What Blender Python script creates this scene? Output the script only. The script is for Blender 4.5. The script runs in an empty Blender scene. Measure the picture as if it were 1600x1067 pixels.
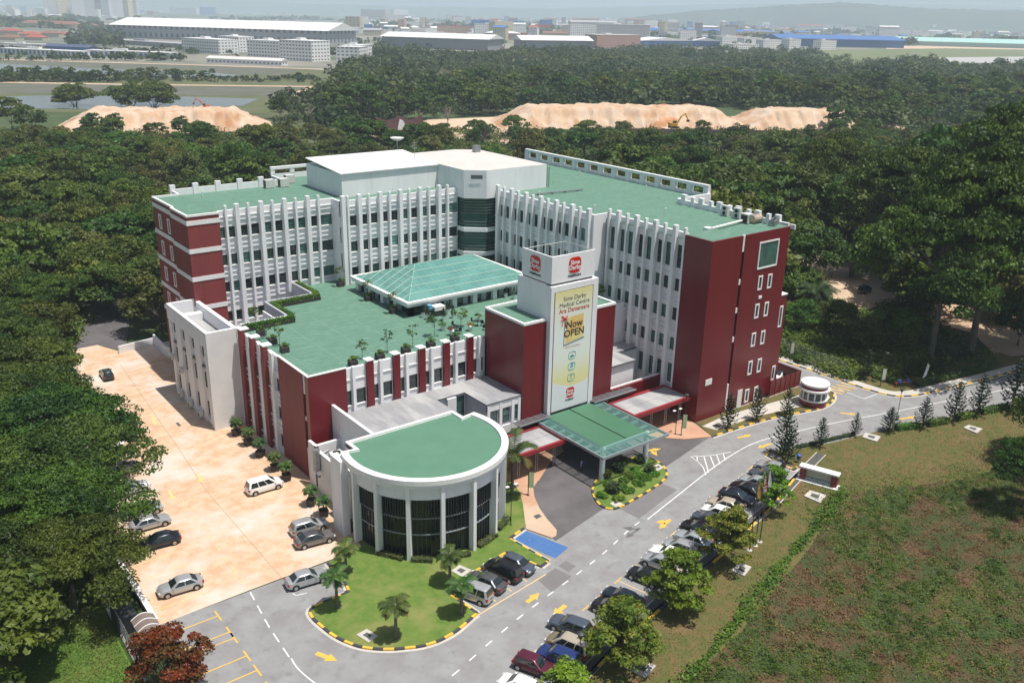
import bpy, math, random
import numpy as np
from mathutils import Vector, Matrix
R = math.radians
scene = bpy.context.scene
col = scene.collection
# ---------------------------------------------------------------- camera (world axes = axes of the hospital)
CF, CPI, CRO, CYW, CH = 1391.66, R(20.176), R(1.193), R(38.139), 56.0
_r = Vector((math.cos(CYW), -math.sin(CYW), 0))
_f = Vector((math.sin(CYW)*math.cos(CPI), math.cos(CYW)*math.cos(CPI), -math.sin(CPI)))
_u = _r.cross(_f)
_rx = _r*math.cos(CRO) + _u*math.sin(CRO)
_ux = -_r*math.sin(CRO) + _u*math.cos(CRO)
cam_d = bpy.data.cameras.new('camera'); cam = bpy.data.objects.new('camera', cam_d); col.objects.link(cam)
m = Matrix.Identity(4)
for i in range(3):
    m[i][0] = _rx[i]; m[i][1] = _ux[i]; m[i][2] = -_f[i]
m[2][3] = CH
cam.matrix_world = m
cam_d.sensor_width = 36; cam_d.lens = CF/1600*36
cam_d.clip_start = 0.5; cam_d.clip_end = 60000
scene.camera = cam
# ---------------------------------------------------------------- world, sun, exposure
SUNV = Vector((0.15, -0.25, 1.0)).normalized()
sun_el = math.asin(SUNV.z); sun_az = math.atan2(SUNV.x, SUNV.y)
w = bpy.data.worlds.new('World'); scene.world = w; w.use_nodes = True
nt = w.node_tree; bg = nt.nodes['Background']
sky = nt.nodes.new('ShaderNodeTexSky'); sky.sky_type = 'NISHITA'; sky.sun_disc = False
sky.sun_elevation = sun_el; sky.sun_rotation = sun_az
sky.air_density = 1.2; sky.dust_density = 3.0; sky.ozone_density = 1.0
nt.links.new(sky.outputs[0], bg.inputs[0]); bg.inputs[1].default_value = 0.066
sd = bpy.data.lights.new('sun', 'SUN'); sd.energy = 4.5; sd.angle = R(0.5); sd.color = (1.0, 0.955, 0.88)
so = bpy.data.objects.new('sun', sd); col.objects.link(so)
so.rotation_euler = SUNV.to_track_quat('Z', 'Y').to_euler(); so.location = (50, 50, 200)
scene.view_settings.view_transform = 'Standard'; scene.view_settings.look = 'None'
scene.view_settings.exposure = 0.33; scene.view_settings.gamma = 1.0
scene.render.resolution_x = 1024; scene.render.resolution_y = 682
scene.cycles.max_bounces = 6; scene.cycles.diffuse_bounces = 3; scene.cycles.glossy_bounces = 3
scene.cycles.transmission_bounces = 4; scene.cycles.transparent_max_bounces = 4; scene.cycles.volume_bounces = 2

# ---------------------------------------------------------------- helpers
def ray(px, py):
    X, Y = px-800, py-533.5
    d = _f*CF + _rx*X - _ux*Y
    return d
def G(px, py, z=0.0):
    """ground point (height z) seen at a spot of the photograph"""
    d = ray(px, py); t = (z-CH)/d.z
    return Vector((d.x*t, d.y*t, z))
def Gd(px, py, dist):
    d = ray(px, py); h = math.hypot(d.x, d.y); t = dist/h
    return Vector((d.x*t, d.y*t, CH+d.z*t))
def zat(px, py, p):
    """height of the point above ground spot p that the photograph shows at px,py"""
    d = ray(px, py); t = (p[0]*d.x+p[1]*d.y)/(d.x*d.x+d.y*d.y)
    return CH + t*d.z
_F = (_f[0], _f[1], _f[2])
def proj(x, y, z):
    v = Vector((x, y, z-CH)); zz = v.dot(_f)
    if zz < 0.1: return (-9999, -9999)
    return 800+CF*v.dot(_rx)/zz, 533.5-CF*v.dot(_ux)/zz
def tag(o, label=None, cat=None, group=None, kind=None):
    if label: o['label'] = label
    if cat: o['category'] = cat
    if group: o['group'] = group
    if kind: o['kind'] = kind
    return o
def empty(name, loc=(0, 0, 0), rz=0.0):
    o = bpy.data.objects.new(name, None); o.empty_display_size = 0.5
    o.location = loc; o.rotation_euler = (0, 0, rz); col.objects.link(o); return o
KIDS = {}
def link(name, me, parent=None):
    o = bpy.data.objects.new(name, me); col.objects.link(o)
    if parent is not None:
        o.parent = parent; KIDS.setdefault(parent.name, []).append(o)
    return o
def copy_tree(o, parent=None, matmap=None):
    c = o.copy(); col.objects.link(c); c.parent = parent
    if parent is not None: KIDS.setdefault(parent.name, []).append(c)
    for ch in list(KIDS.get(o.name, [])): copy_tree(ch, c)
    return c
class MB:
    org = Vector((0, 0, 0))
    def __init__(s): s.v = []; s.f = []; s.m = []; s.mats = []; s.cuts = []
    def mi(s, mat):
        if mat not in s.mats: s.mats.append(mat)
        return s.mats.index(mat)
    def add(s, vs, fs, mat=None):
        b = len(s.v); s.cuts.append((b, len(s.f))); s.v += [tuple(x) for x in vs]; s.f += [tuple(i+b for i in f) for f in fs]
        s.m += [s.mi(mat)]*len(fs); return s
    def split(s, name, parent=None):
        """one object for every piece added"""
        out = []
        for k in range(len(s.cuts)):
            v0, f0 = s.cuts[k]; v1, f1 = s.cuts[k+1] if k+1 < len(s.cuts) else (len(s.v), len(s.f))
            q = MB(); q.v = s.v[v0:v1]; q.f = [tuple(i-v0 for i in f) for f in s.f[f0:f1]]; q.mats = [s.mats[s.m[f0]]]; q.m = [0]*len(q.f); out.append(q.build(name, parent))
        return out
    def box(s, x0, x1, y0, y1, z0, z1, mat=None):
        if x0 > x1: x0, x1 = x1, x0
        if y0 > y1: y0, y1 = y1, y0
        if z0 > z1: z0, z1 = z1, z0
        return s.add([(x0,y0,z0),(x1,y0,z0),(x1,y1,z0),(x0,y1,z0),(x0,y0,z1),(x1,y0,z1),(x1,y1,z1),(x0,y1,z1)],
              [(0,3,2,1),(4,5,6,7),(0,1,5,4),(1,2,6,5),(2,3,7,6),(3,0,4,7)], mat)
    def obox(s, c, ax, L, W, z0, z1, mat=None):
        """box round ground centre c, along angle ax"""
        cx, cy = c[0], c[1]; ca, sa = math.cos(ax), math.sin(ax); p = []
        for a, b in ((-1,-1),(1,-1),(1,1),(-1,1)): p.append((cx+ca*a*L/2-sa*b*W/2, cy+sa*a*L/2+ca*b*W/2))
        return s.prism(p, z0, z1, mat)
    def prism(s, poly, z0, z1, mat=None, topmat=None):
        a = sum(poly[i][0]*poly[(i+1) % len(poly)][1]-poly[(i+1) % len(poly)][0]*poly[i][1] for i in range(len(poly)))
        if a < 0: poly = poly[::-1]
        n = len(poly); vs = [(p[0], p[1], z0) for p in poly]+[(p[0], p[1], z1) for p in poly]
        s.add(vs, [tuple(range(n-1, -1, -1))]+[(i, (i+1) % n, n+(i+1) % n, n+i) for i in range(n)], mat)
        s.add(vs[n:], [tuple(range(n))], topmat or mat)
        return s
    def sheet(s, poly, z, mat=None):
        a = sum(poly[i][0]*poly[(i+1) % len(poly)][1]-poly[(i+1) % len(poly)][0]*poly[i][1] for i in range(len(poly)))
        if a < 0: poly = poly[::-1]
        return s.add([(p[0], p[1], z) for p in poly], [tuple(range(len(poly)))], mat)
    def tube(s, pts, rs, n=8, mat=None, cap=True):
        pts = [Vector(p) for p in pts]; vs = []; fs = []
        for i, p in enumerate(pts):
            d = (pts[min(i+1, len(pts)-1)]-pts[max(i-1, 0)]).normalized()
            a = d.cross(Vector((0, 0, 1)));
            if a.length < 1e-3: a = Vector((1, 0, 0))
            a.normalize(); b = d.cross(a); r = rs[i] if hasattr(rs, '__len__') else rs
            for k in range(n):
                t = 2*math.pi*k/n; vs.append(p+a*(r*math.cos(t))+b*(r*math.sin(t)))
        for i in range(len(pts)-1):
            for k in range(n):
                fs.append((i*n+k, i*n+(k+1) % n, (i+1)*n+(k+1) % n, (i+1)*n+k))
        if cap: fs.append(tuple(range(n-1, -1, -1))); fs.append(tuple(range((len(pts)-1)*n, len(pts)*n)))
        return s.add(vs, [f[::-1] for f in fs], mat)
    def lathe(s, prof, c=(0, 0, 0), n=16, mat=None, squash=(1, 1)):
        vs = []; fs = []
        for r, z in prof:
            for k in range(n):
                t = 2*math.pi*k/n; vs.append((c[0]+r*math.cos(t)*squash[0], c[1]+r*math.sin(t)*squash[1], c[2]+z))
        m_ = len(prof)
        for i in range(m_-1):
            for k in range(n): fs.append((i*n+k, i*n+(k+1) % n, (i+1)*n+(k+1) % n, (i+1)*n+k))
        fs.append(tuple(range(n-1, -1, -1))); fs.append(tuple(range((m_-1)*n, m_*n)))
        return s.add(vs, fs, mat)
    def data(s, name, smooth=None):
        me = bpy.data.meshes.new(name); o = s.org
        me.from_pydata([(x-o[0], y-o[1], z-o[2]) for x, y, z in s.v], [], s.f)
        for q in s.mats:
            if q: me.materials.append(q)
        if len(s.mats) > 1: me.polygons.foreach_set('material_index', s.m)
        me.update()
        if smooth is not None:
            me.shade_smooth(); me.set_sharp_from_angle(angle=R(smooth))
        return me
    def build(s, name, parent=None, smooth=None):
        return link(name, s.data(name, smooth), parent)
def pxpoly(pts, z=0.0): return [tuple(G(x, y, z)[:2]) for x, y in pts]
def chaikin(pts, it=2, closed=False):
    for _ in range(it):
        out = []; n = len(pts)
        for i in range(n if closed else n-1):
            a, b = pts[i], pts[(i+1) % n]
            out += [(a[0]*.75+b[0]*.25, a[1]*.75+b[1]*.25), (a[0]*.25+b[0]*.75, a[1]*.25+b[1]*.75)]
        if not closed: out = [pts[0]]+out+[pts[-1]]
        pts = out
    return pts
def resample(pts, step):
    out = [pts[0]]; acc = 0
    for a, b in zip(pts, pts[1:]):
        L = math.dist(a, b); d = step-acc
        while d <= L:
            t = d/L; out.append((a[0]+(b[0]-a[0])*t, a[1]+(b[1]-a[1])*t)); d += step
        acc = (acc+L) % step
    return out
def offset(pts, w):
    out = []
    for i, p in enumerate(pts):
        a = pts[max(i-1, 0)]; b = pts[min(i+1, len(pts)-1)]
        dx, dy = b[0]-a[0], b[1]-a[1]; l = math.hypot(dx, dy) or 1
        out.append((p[0]-dy/l*w, p[1]+dx/l*w))
    return out
def strip(mb, pts, w, z, mat=None, z1=None):
    a = offset(pts, w/2); b = offset(pts, -w/2)
    for i in range(len(pts)-1):
        q = [b[i], b[i+1], a[i+1], a[i]]
        if z1 is None: mb.sheet(q, z, mat)
        else: mb.prism(q, z, z1, mat)

# ---------------------------------------------------------------- materials
def mat(name, c, rough=0.6, c2=None, scale=1.0, c3=None, scale3=0.1, bump=0.0, bscale=20.0, metal=0.0, spec=0.5,
        coord='Object', detail=6.0, lo=0.35, hi=0.65, coat=0.0, alpha=None, trans=0.0, rnd=0.0, stretch=None, lo3=.45, hi3=.6):
    M = bpy.data.materials.new(name); M.use_nodes = True; N = M.node_tree.nodes; Lk = M.node_tree.links
    P = N['Principled BSDF']; P.inputs['Roughness'].default_value = rough; P.inputs['Metallic'].default_value = metal
    P.inputs['Specular IOR Level'].default_value = spec; P.inputs['Coat Weight'].default_value = coat
    P.inputs['Base Color'].default_value = (*c, 1); P.inputs['Transmission Weight'].default_value = trans
    if coord == 'World':
        g = N.new('ShaderNodeNewGeometry'); vec = g.outputs['Position']
    else:
        g = N.new('ShaderNodeTexCoord'); vec = g.outputs['Object']
    if stretch:
        mp = N.new('ShaderNodeMapping'); mp.inputs['Scale'].default_value = stretch[:3]
        if len(stretch) > 3: mp.inputs['Rotation'].default_value = (0, 0, stretch[3])
        Lk.new(vec, mp.inputs['Vector']); vec = mp.outputs[0]
    cur = None
    def noise(sc, det=detail):
        n = N.new('ShaderNodeTexNoise'); n.inputs['Scale'].default_value = sc; n.inputs['Detail'].default_value = det
        n.inputs['Roughness'].default_value = 0.6; Lk.new(vec, n.inputs['Vector']); return n.outputs[0]
    def ramp(src, a, b, lo, hi):
        r = N.new('ShaderNodeMapRange'); r.inputs[1].default_value = lo; r.inputs[2].default_value = hi; Lk.new(src, r.inputs[0]); return r.outputs[0]
    def mix(fac, A, B, mode='MIX'):
        x = N.new('ShaderNodeMix'); x.data_type = 'RGBA'; x.blend_type = mode
        if hasattr(fac, 'links'): Lk.new(fac, x.inputs[0])
        else: x.inputs[0].default_value = fac
        for k, q in ((6, A), (7, B)):
            if hasattr(q, 'links'): Lk.new(q, x.inputs[k])
            else: x.inputs[k].default_value = (*q, 1)
        return x.outputs[2]
    cur = c
    if c2: cur = mix(ramp(noise(scale), 0, 1, lo, hi), c, c2)
    if c3: cur = mix(ramp(noise(scale3, 4), 0, 1, lo3, hi3), cur, c3)
    if rnd:
        oi = N.new('ShaderNodeObjectInfo'); hs = N.new('ShaderNodeHueSaturation')
        mr = N.new('ShaderNodeMapRange'); mr.inputs[3].default_value = 1-rnd; mr.inputs[4].default_value = 1+rnd
        Lk.new(oi.outputs['Random'], mr.inputs[0]); Lk.new(mr.outputs[0], hs.inputs['Value'])
        if hasattr(cur, 'links'): Lk.new(cur, hs.inputs['Color'])
        else: hs.inputs['Color'].default_value = (*cur, 1)
        cur = hs.outputs[0]
    if hasattr(cur, 'links'): Lk.new(cur, P.inputs['Base Color'])
    if bump:
        b = N.new('ShaderNodeBump'); b.inputs['Strength'].default_value = bump; b.inputs['Distance'].default_value = 0.05
        Lk.new(noise(bscale, 4), b.inputs['Height']); Lk.new(b.outputs[0], P.inputs['Normal'])
    if alpha is not None: P.inputs['Alpha'].default_value = alpha
    return M
def leafmat(name, ca, cb, scale=0.35, trl=0.25, hue=0.03, val=0.3):
    """foliage: two greens mixed in clumps, each leaf and each plant a little different"""
    M = bpy.data.materials.new(name); M.use_nodes = True; N = M.node_tree.nodes; Lk = M.node_tree.links
    P = N['Principled BSDF']; P.inputs['Roughness'].default_value = 0.55; P.inputs['Specular IOR Level'].default_value = 0.25
    g = N.new('ShaderNodeNewGeometry'); n = N.new('ShaderNodeTexNoise'); n.inputs['Scale'].default_value = scale; n.inputs['Detail'].default_value = 2
    Lk.new(g.outputs['Position'], n.inputs['Vector'])
    mr = N.new('ShaderNodeMapRange'); mr.inputs[1].default_value = .38; mr.inputs[2].default_value = .62; Lk.new(n.outputs[0], mr.inputs[0])
    x = N.new('ShaderNodeMix'); x.data_type = 'RGBA'; x.inputs[6].default_value = (*ca, 1); x.inputs[7].default_value = (*cb, 1); Lk.new(mr.outputs[0], x.inputs[0])
    hs = N.new('ShaderNodeHueSaturation'); Lk.new(x.outputs[2], hs.inputs['Color'])
    m1 = N.new('ShaderNodeMapRange'); m1.inputs[3].default_value = 1-val; m1.inputs[4].default_value = 1+val; Lk.new(g.outputs['Random Per Island'], m1.inputs[0])
    oi = N.new('ShaderNodeObjectInfo')
    m2 = N.new('ShaderNodeMapRange'); m2.inputs[3].default_value = .5-hue; m2.inputs[4].default_value = .5+hue; Lk.new(oi.outputs['Random'], m2.inputs[0])
    m3 = N.new('ShaderNodeMapRange'); m3.inputs[3].default_value = .75; m3.inputs[4].default_value = 1.25
    fr = N.new('ShaderNodeMath'); fr.operation = 'MULTIPLY'; fr.inputs[1].default_value = 7.31; Lk.new(oi.outputs['Random'], fr.inputs[0])
    fr2 = N.new('ShaderNodeMath'); fr2.operation = 'FRACT'; Lk.new(fr.outputs[0], fr2.inputs[0]); Lk.new(fr2.outputs[0], m3.inputs[0])
    mm = N.new('ShaderNodeMath'); mm.operation = 'MULTIPLY'; Lk.new(m1.outputs[0], mm.inputs[0]); Lk.new(m3.outputs[0], mm.inputs[1])
    Lk.new(mm.outputs[0], hs.inputs['Value']); Lk.new(m2.outputs[0], hs.inputs['Hue'])
    Lk.new(hs.outputs[0], P.inputs['Base Color'])
    tr = N.new('ShaderNodeBsdfTranslucent'); Lk.new(hs.outputs[0], tr.inputs[0])
    ms = N.new('ShaderNodeMixShader'); ms.inputs[0].default_value = trl
    Lk.new(P.outputs[0], ms.inputs[1]); Lk.new(tr.outputs[0], ms.inputs[2])
    Lk.new(ms.outputs[0], N['Material Output'].inputs[0])
    return M
M = {}
M['white'] = mat('white_render', (.80, .80, .81), .7, (.73, .73, .745), .35, (.64, .64, .65), 1.6, bump=.1, bscale=8, coord='World', lo3=.55, hi3=.8, stretch=(1, 1, .14))
M['offwhite'] = mat('cream_render', (.75, .74, .735), .7, (.68, .67, .665), .5, coord='World')
M['capwhite'] = mat('white_coping', (.80, .79, .78), .6, (.72, .71, .70), 1.5, coord='World')
M['red'] = mat('maroon_cladding', (.160, .008, .014), .34, (.135, .007, .012), .6, (.175, .022, .028), 1.1, lo3=.6, hi3=.85, stretch=(1, 1, .12), bump=.03, bscale=3, coord='World', spec=.5)
M['redL'] = mat('weathered_maroon_render', (.23, .038, .038), .6, (.18, .03, .033), .6, (.25, .07, .07), 1.2, lo3=.6, hi3=.85, stretch=(1, 1, .12), coord='World')
M['awnred'] = mat('red_fascia_paint', (.27, .022, .03), .5, coord='World')
M['roofgreen'] = mat('green_roof_membrane', (.080, .180, .128), .75, (.102, .212, .155), .5, (.145, .25, .20), .9, bump=.15, bscale=4, coord='World', lo3=.5, hi3=.75, stretch=(1, 2.2, 1, .3))
M['roofgreen2'] = mat('fresh_green_membrane', (.075, .185, .122), .7, (.088, .205, .138), .3, bump=.05, bscale=6, coord='World')
M['canopygreen'] = mat('green_canopy_panel', (.05, .145, .082), .55, (.055, .155, .09), .4, coord='World')
M['pent'] = mat('pale_roof_sheet', (.60, .56, .53), .6, (.54, .50, .47), .5, (.55, .53, .52), .12, coord='World', lo3=.5, hi3=.9)
M['sheet'] = mat('white_roof_sheet', (.74, .73, .72), .5, (.68, .67, .66), .3, coord='World')
M['greyroof'] = mat('grey_membrane_roof', (.29, .29, .305), .75, (.24, .24, .255), 1.2, (.38, .38, .38), .4, coord='World', stretch=(1, .25, 1))
M['greytrim'] = mat('dark_grey_trim', (.10, .11, .12), .6)
M['greywall'] = mat('grey_wall', (.42, .43, .47), .7, (.36, .37, .41), .6, coord='World')
M['glassD'] = mat('dark_window_glass', (.012, .022, .025), .08, (.02, .04, .042), .8, coord='World', spec=.9)
M['glassG'] = mat('green_window_glass', (.03, .09, .08), .08, (.06, .15, .13), .6, coord='World', spec=.9)
M['glassL'] = mat('pale_blind_glass', (.16, .30, .27), .12, (.08, .2, .18), .9, coord='World', spec=.9)
M['glassB'] = mat('blue_blind_glass', (.03, .18, .24), .12, (.02, .06, .08), 1.3, coord='World', spec=.9)
M['drumglass'] = mat('dark_teal_glass', (.012, .045, .042), .10, (.02, .07, .062), .5, coord='World', spec=.6)
M['curtain'] = mat('black_curtain_glass', (.005, .008, .009), .12, (.008, .015, .016), .5, coord='World', spec=.35)
M['frame'] = mat('dark_frame', (.05, .055, .06), .4, metal=.3)
M['lframe'] = mat('pale_mullion', (.30, .34, .36), .4, metal=.3)
M['skyglass'] = mat('skylight_glass', (.11, .265, .23), .10, (.13, .295, .26), .18, (.095, .235, .21), .35, coord='World', spec=.8)
M['skyline'] = mat('skylight_bar', (.28, .46, .39), .5)
M['metal'] = mat('grey_metal', (.35, .36, .37), .4, (.25, .26, .27), 3, metal=.6)
M['acwhite'] = mat('aircon_casing', (.62, .62, .60), .5, (.5, .5, .48), 3)
M['black'] = mat('black_plastic', (.012, .012, .013), .5)
M['pole'] = mat('dark_pole_paint', (.03, .035, .035), .5)
M['colw'] = mat('pale_column_paint', (.62, .68, .68), .4)
M['joint'] = mat('roof_joint_sealant', (.20, .33, .27), .8)
# ================================================================ ground
M['joint2'] = mat('paving_joint', (.34, .26, .20), .9)
M['terrain'] = mat('terrain_scrub', (.035, .065, .018), .95, (.06, .09, .03), .05, (.10, .095, .05), .006, bump=.5, bscale=1.5, coord='World', lo3=.5, hi3=.62)
M['asphalt'] = mat('sunbleached_asphalt', (.205, .198, .202), .85, (.26, .265, .265), .35, (.175, .17, .175), .8, bump=.15, bscale=25, coord='World', lo3=.55, hi3=.75)
M['asphaltD'] = mat('dark_drive_asphalt', (.105, .098, .104), .8, (.13, .12, .125), .3, (.085, .08, .084), .12, bump=.15, bscale=25, coord='World')
M['patch'] = mat('asphalt_patch', (.165, .158, .16), .85, (.15, .145, .148), .8, coord='World')
M['yard'] = mat('peach_stamped_concrete', (.50, .325, .205), .8, (.57, .425, .30), .7, (.56, .50, .44), .12, bump=.1, bscale=10, coord='World', lo3=.48, hi3=.64, detail=12, lo=.40, hi=.60)
M['lawn'] = mat('mown_lawn', (.075, .145, .018), .95, (.13, .185, .035), .9, (.19, .20, .06), .2, bump=.5, bscale=12, coord='World', lo3=.5, hi3=.7, detail=9)
M['dryl'] = mat('dry_verge_grass', (.075, .090, .020), .95, (.135, .095, .034), .7, (.17, .105, .05), .16, bump=.5, bscale=10, coord='World', lo3=.55, hi3=.75, detail=9)
M['field'] = mat('rough_field', (.035, .055, .012), .95, (.085, .050, .022), .35, (.12, .062, .032), .13, bump=.9, bscale=5, coord='World', lo3=.56, hi3=.72, detail=10, lo=.45, hi=.6)
M['grassL'] = mat('tall_green_grass', (.06, .13, .015), .95, (.10, .17, .03), .2, bump=.9, bscale=6, coord='World', detail=9)
M['conc'] = mat('pale_concrete', (.50, .47, .42), .85, (.42, .40, .37), .5, bump=.1, coord='World')
M['tan'] = mat('tan_paving', (.47, .34, .25), .85, (.52, .40, .30), .3, (.45, .27, .17), .15, coord='World')
M['tan2'] = mat('terracotta_paving', (.44, .24, .155), .85, (.5, .3, .2), .3, coord='World')
M['yellow'] = mat('yellow_road_paint', (.72, .42, .04), .7, (.55, .36, .10), 1.5, coord='World')
M['ylfaint'] = mat('worn_yellow_paint', (.70, .50, .16), .8, (.66, .46, .28), .8, coord='World')
M['wpaint'] = mat('white_road_paint', (.72, .72, .72), .7, (.55, .55, .55), 1.5, coord='World')
M['kyel'] = mat('kerb_yellow', (.70, .43, .03), .65, (.6, .38, .06), 2, coord='World'); M['kblk'] = mat('kerb_black', (.045, .045, .05), .7)
M['bluep'] = mat('blue_bay_paint', (.04, .12, .31), .7, (.06, .15, .35), .8, (.35, .45, .6), 1.1, coord='World', lo3=.66, hi3=.72)
M['dirt'] = mat('pale_sandy_dirt', (.50, .36, .25), .95, (.58, .45, .34), .06, (.38, .24, .15), .03, bump=.4, bscale=2, coord='World')
M['darkfl'] = mat('dark_forest_floor', (.02, .04, .012), .95, (.04, .06, .02), .2, bump=.6, bscale=3, coord='World')  # plain dark green floor colour, mottled by noise
M['drain'] = mat('dark_drain_grating', (.07, .07, .075), .8, (.10, .10, .10), 3, coord='World')
def struct(name, mb): o = mb.build(name); o['kind'] = 'structure'; return o
# ground sheet that reaches the horizon
g = MB(); S = 14000; g.add([(-S, -S, -.06), (S, -S, -.06), (S, S, -.06), (-S, S, -.06)], [(0, 1, 2, 3)], M['terrain']); struct('ground', g)
g = MB(); g.sheet([(38, 84), (96, 84), (96, 76), (113, 76), (125, 90), (125, 155), (38, 155)], -.012, M['conc']); struct('ground', g)
# road and parking
road = [(17, 76.6), (41, 76.6), (41, 84.2), (95.3, 84.2), (95.3, 73), (119.4, 73), (119.4, 180), (126.4, 180), (127.1, 85.8), (127.5, 75.5), (127.3, 68.4), (128.6, 64.7), (134.4, 62.3), (141.3, 60.5), (150.9, 58.8), (170, 57.2), (215, 55),
        (215, 44), (170, 47), (144.7, 51.6), (130.6, 54.9), (118.8, 58.5), (105.2, 61.3), (96.7, 64.5), (94.9, 59.2), (84.6, 55.9), (72.6, 53), (60.7, 50.5), (51.5, 48.6), (46.8, 47.3), (36, 45), (20, 42), (17, 50)]
g = MB(); g.sheet(road, 0, M['asphalt']); struct('road', g)
g = MB(); g.sheet([(17.6, 76.55), (26.6, 76.75), (42, 76.8), (42, 93.5), (42, 116), (38, 116), (38, 131), (41.3, 131), (41.5, 146.5), (41.3, 155), (35.5, 154), (33, 160), (16.5, 160), (17.6, 110)], .006, M['yard']); struct('yard_paving', g)
g = MB(); g.sheet([(12, 160), (33, 160), (36, 154), (44, 178), (50, 190), (42, 192), (34, 180), (24, 170)], .01, M['asphaltD']); struct('road', g)
g = MB(); drv = pxpoly([(868, 845), (1110, 682), (1112, 660)])+[(95, 79), (94.8, 83.8), (58.5, 83.8), (58.6, 70)]
g.sheet(drv, .006, M['asphaltD']); struct('drive', g)
g = MB()
for pl in ([(840, 905), (868, 887), (893, 900), (862, 925)], [(872, 884), (884, 876), (900, 884), (888, 893)], [(960, 790), (1027, 752), (1058, 765), (998, 810)]): g.sheet(pxpoly(pl), .011, M['patch'])
struct('road_patch', g)
# slots in yard
g = MB(); strip(g, [(30.2, 76.9), (30.3, 99), (31.3, 112), (33.6, 148)], .07, .012, M['joint2'])
for v in (99.5, 120.5, 138): strip(g, [(18.5, v+.8), (30.2, v), (41.5, v-.5)], .06, .013, M['conc'])
g.sheet([(33.6, 119.2), (34.0, 119.2), (34.0, 120.6), (33.6, 120.6)], .014, M['drain']); struct('paving_joint', g)
mk = MB()
def dash(pts, L, gap, w, z, m_):
    rs = resample(pts, .5); i = 0; n = int(L/.5); k = int((L+gap)/.5)
    while i+n < len(rs): strip(mk, rs[i:i+n+1], w, z, m_); i += k
cl = chaikin([tuple(G(x, y)[:2]) for x, y in ((640, 1100), (700, 1062), (745, 1021), (812, 963), (870, 920), (940, 868), (985, 825), (1004, 812))], 2)
dash(cl, 1.4, 1.4, .15, .014, M['wpaint'])
sl = chaikin([tuple(G(x, y)[:2]) for x, y in ((1012, 811), (1060, 773), (1100, 741), (1140, 712), (1180, 690), (1240, 675), (1300, 661), (1400, 643), (1500, 622), (1600, 603))], 2)
strip(mk, sl, .15, .014, M['wpaint'])
for pl in ([(1079, 713), (1098, 727), (1103, 742)], [(1082, 713), (1110, 712), (1142, 706)]): strip(mk, chaikin([tuple(G(x, y)[:2]) for x, y in pl], 2), .13, .015, M['wpaint'])
for a, b_ in (((1089, 713), (1090, 722)), ((1100, 713), (1107, 738)), ((1110, 713), (1117, 731)), ((1120, 711), (1125, 725)), ((1130, 709), (1133, 719))): strip(mk, [tuple(G(*a)[:2]), tuple(G(*b_)[:2])], .16, .015, M['wpaint'])
dash([(27.2, 99), (26.9, 88), (26.7, 77)], 1.0, 1.6, .12, .018, M['ylfaint'])
dash([(26.6, 76.4), (25.9, 70), (25.6, 64)], 1.5, 1.0, .14, .014, M['wpaint'])
strip(mk, chaikin([tuple(G(x, y)[:2]) for x, y in ((455, 1028), (463, 1042), (478, 1056), (496, 1070), (530, 1090))], 2), .14, .014, M['wpaint'])
def arrow(pa, pb, w=.28, hw=.75, hl=1.1, m_=None, z=.016):
    a = G(*pa); b_ = G(*pb); d = (b_-a); L = d.length; d.normalize(); n = Vector((-d.y, d.x, 0)); c = b_-d*hl
    mk.sheet([tuple((a+n*w/2)[:2]), tuple((a-n*w/2)[:2]), tuple((c-n*w/2)[:2]), tuple((c+n*w/2)[:2])], z, m_)
    mk.sheet([tuple((c-n*hw/2)[:2]), tuple(b_[:2]), tuple((c+n*hw/2)[:2])], z, m_)
Y = M['yellow']
arrow((823, 941), (843, 926), m_=Y, w=.5, hw=1.1); arrow((884, 945), (864, 961), m_=Y, w=.5, hw=1.1)
arrow((494, 1020), (527, 1032), m_=Y, w=.5, hw=1.1); arrow((1205, 693), (1183, 700), m_=Y, w=.4, hw=1.0); arrow((1152, 684), (1174, 679), m_=Y, w=.4, hw=1.0)
arrow((1040, 815), (1024, 816), m_=Y, w=.4, hw=1.0); arrow((1047, 812), (1030, 826), m_=Y, w=.4, hw=1.0); strip(mk, [tuple(G(1038, 815)[:2]), tuple(G(1048, 812)[:2])], .4, .0165, Y)
arrow((1010, 704), (1033, 701), m_=Y, w=.4, hw=1.0); arrow((1018, 704), (1027, 712), m_=Y, w=.4, hw=1.0)
arrow((997, 827), (972, 824), m_=M['asphaltD'], w=.25, hw=.9); arrow((1000, 825), (978, 840), m_=M['asphaltD'], w=.25, hw=.9)
arrow((1313, 645), (1340, 648), m_=Y, w=.4, hw=1); arrow((1405, 655), (1430, 651), m_=Y, w=.4, hw=1)
for pl in ([(1300, 612), (1335, 598), (1348, 601), (1318, 612)],):
    for t in range(6):
        a = G(1300+t*7.5, 612-t*2.6); mk.obox(a, R(20), .35, 3.2, .01, .016, Y)
for a, b_ in (((1310, 608), (1350, 623)), ((1350, 623), (1370, 616))): strip(mk, [tuple(G(*a)[:2]), tuple(G(*b_)[:2])], .15, .016, M['wpaint'])
for v in (74.6, 71.6, 70.5, 67.4, 65.0, 62.3, 59.6):
    strip(mk, [(18.2, v), (22.6, v)], .14, .014, Y); strip(mk, [(22.6, v-.9), (22.6, v+.9)], .16, .0155, Y)
for k in range(17):      # bay lines of the long parking row
    u = 44+k*2.9; v = 51.4+(u-44)*.243
    strip(mk, [(u, v+.6), (u+1.2, v-4.1)], .1, .014, M['ylfaint']); strip(mk, [(u-.7, v+.45), (u+.8, v+.8)], .12, .0155, Y)
for k in range(4):
    u = 43.6+k*2.35; strip(mk, [(u, 60.0+k*.35), (u-.4, 64.6+k*.5)], .1, .014, M['ylfaint'])
strip(mk, [tuple(G(735, 968)[:2]), tuple(G(853, 897)[:2])], .12, .0155, M['ylfaint'])
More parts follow.
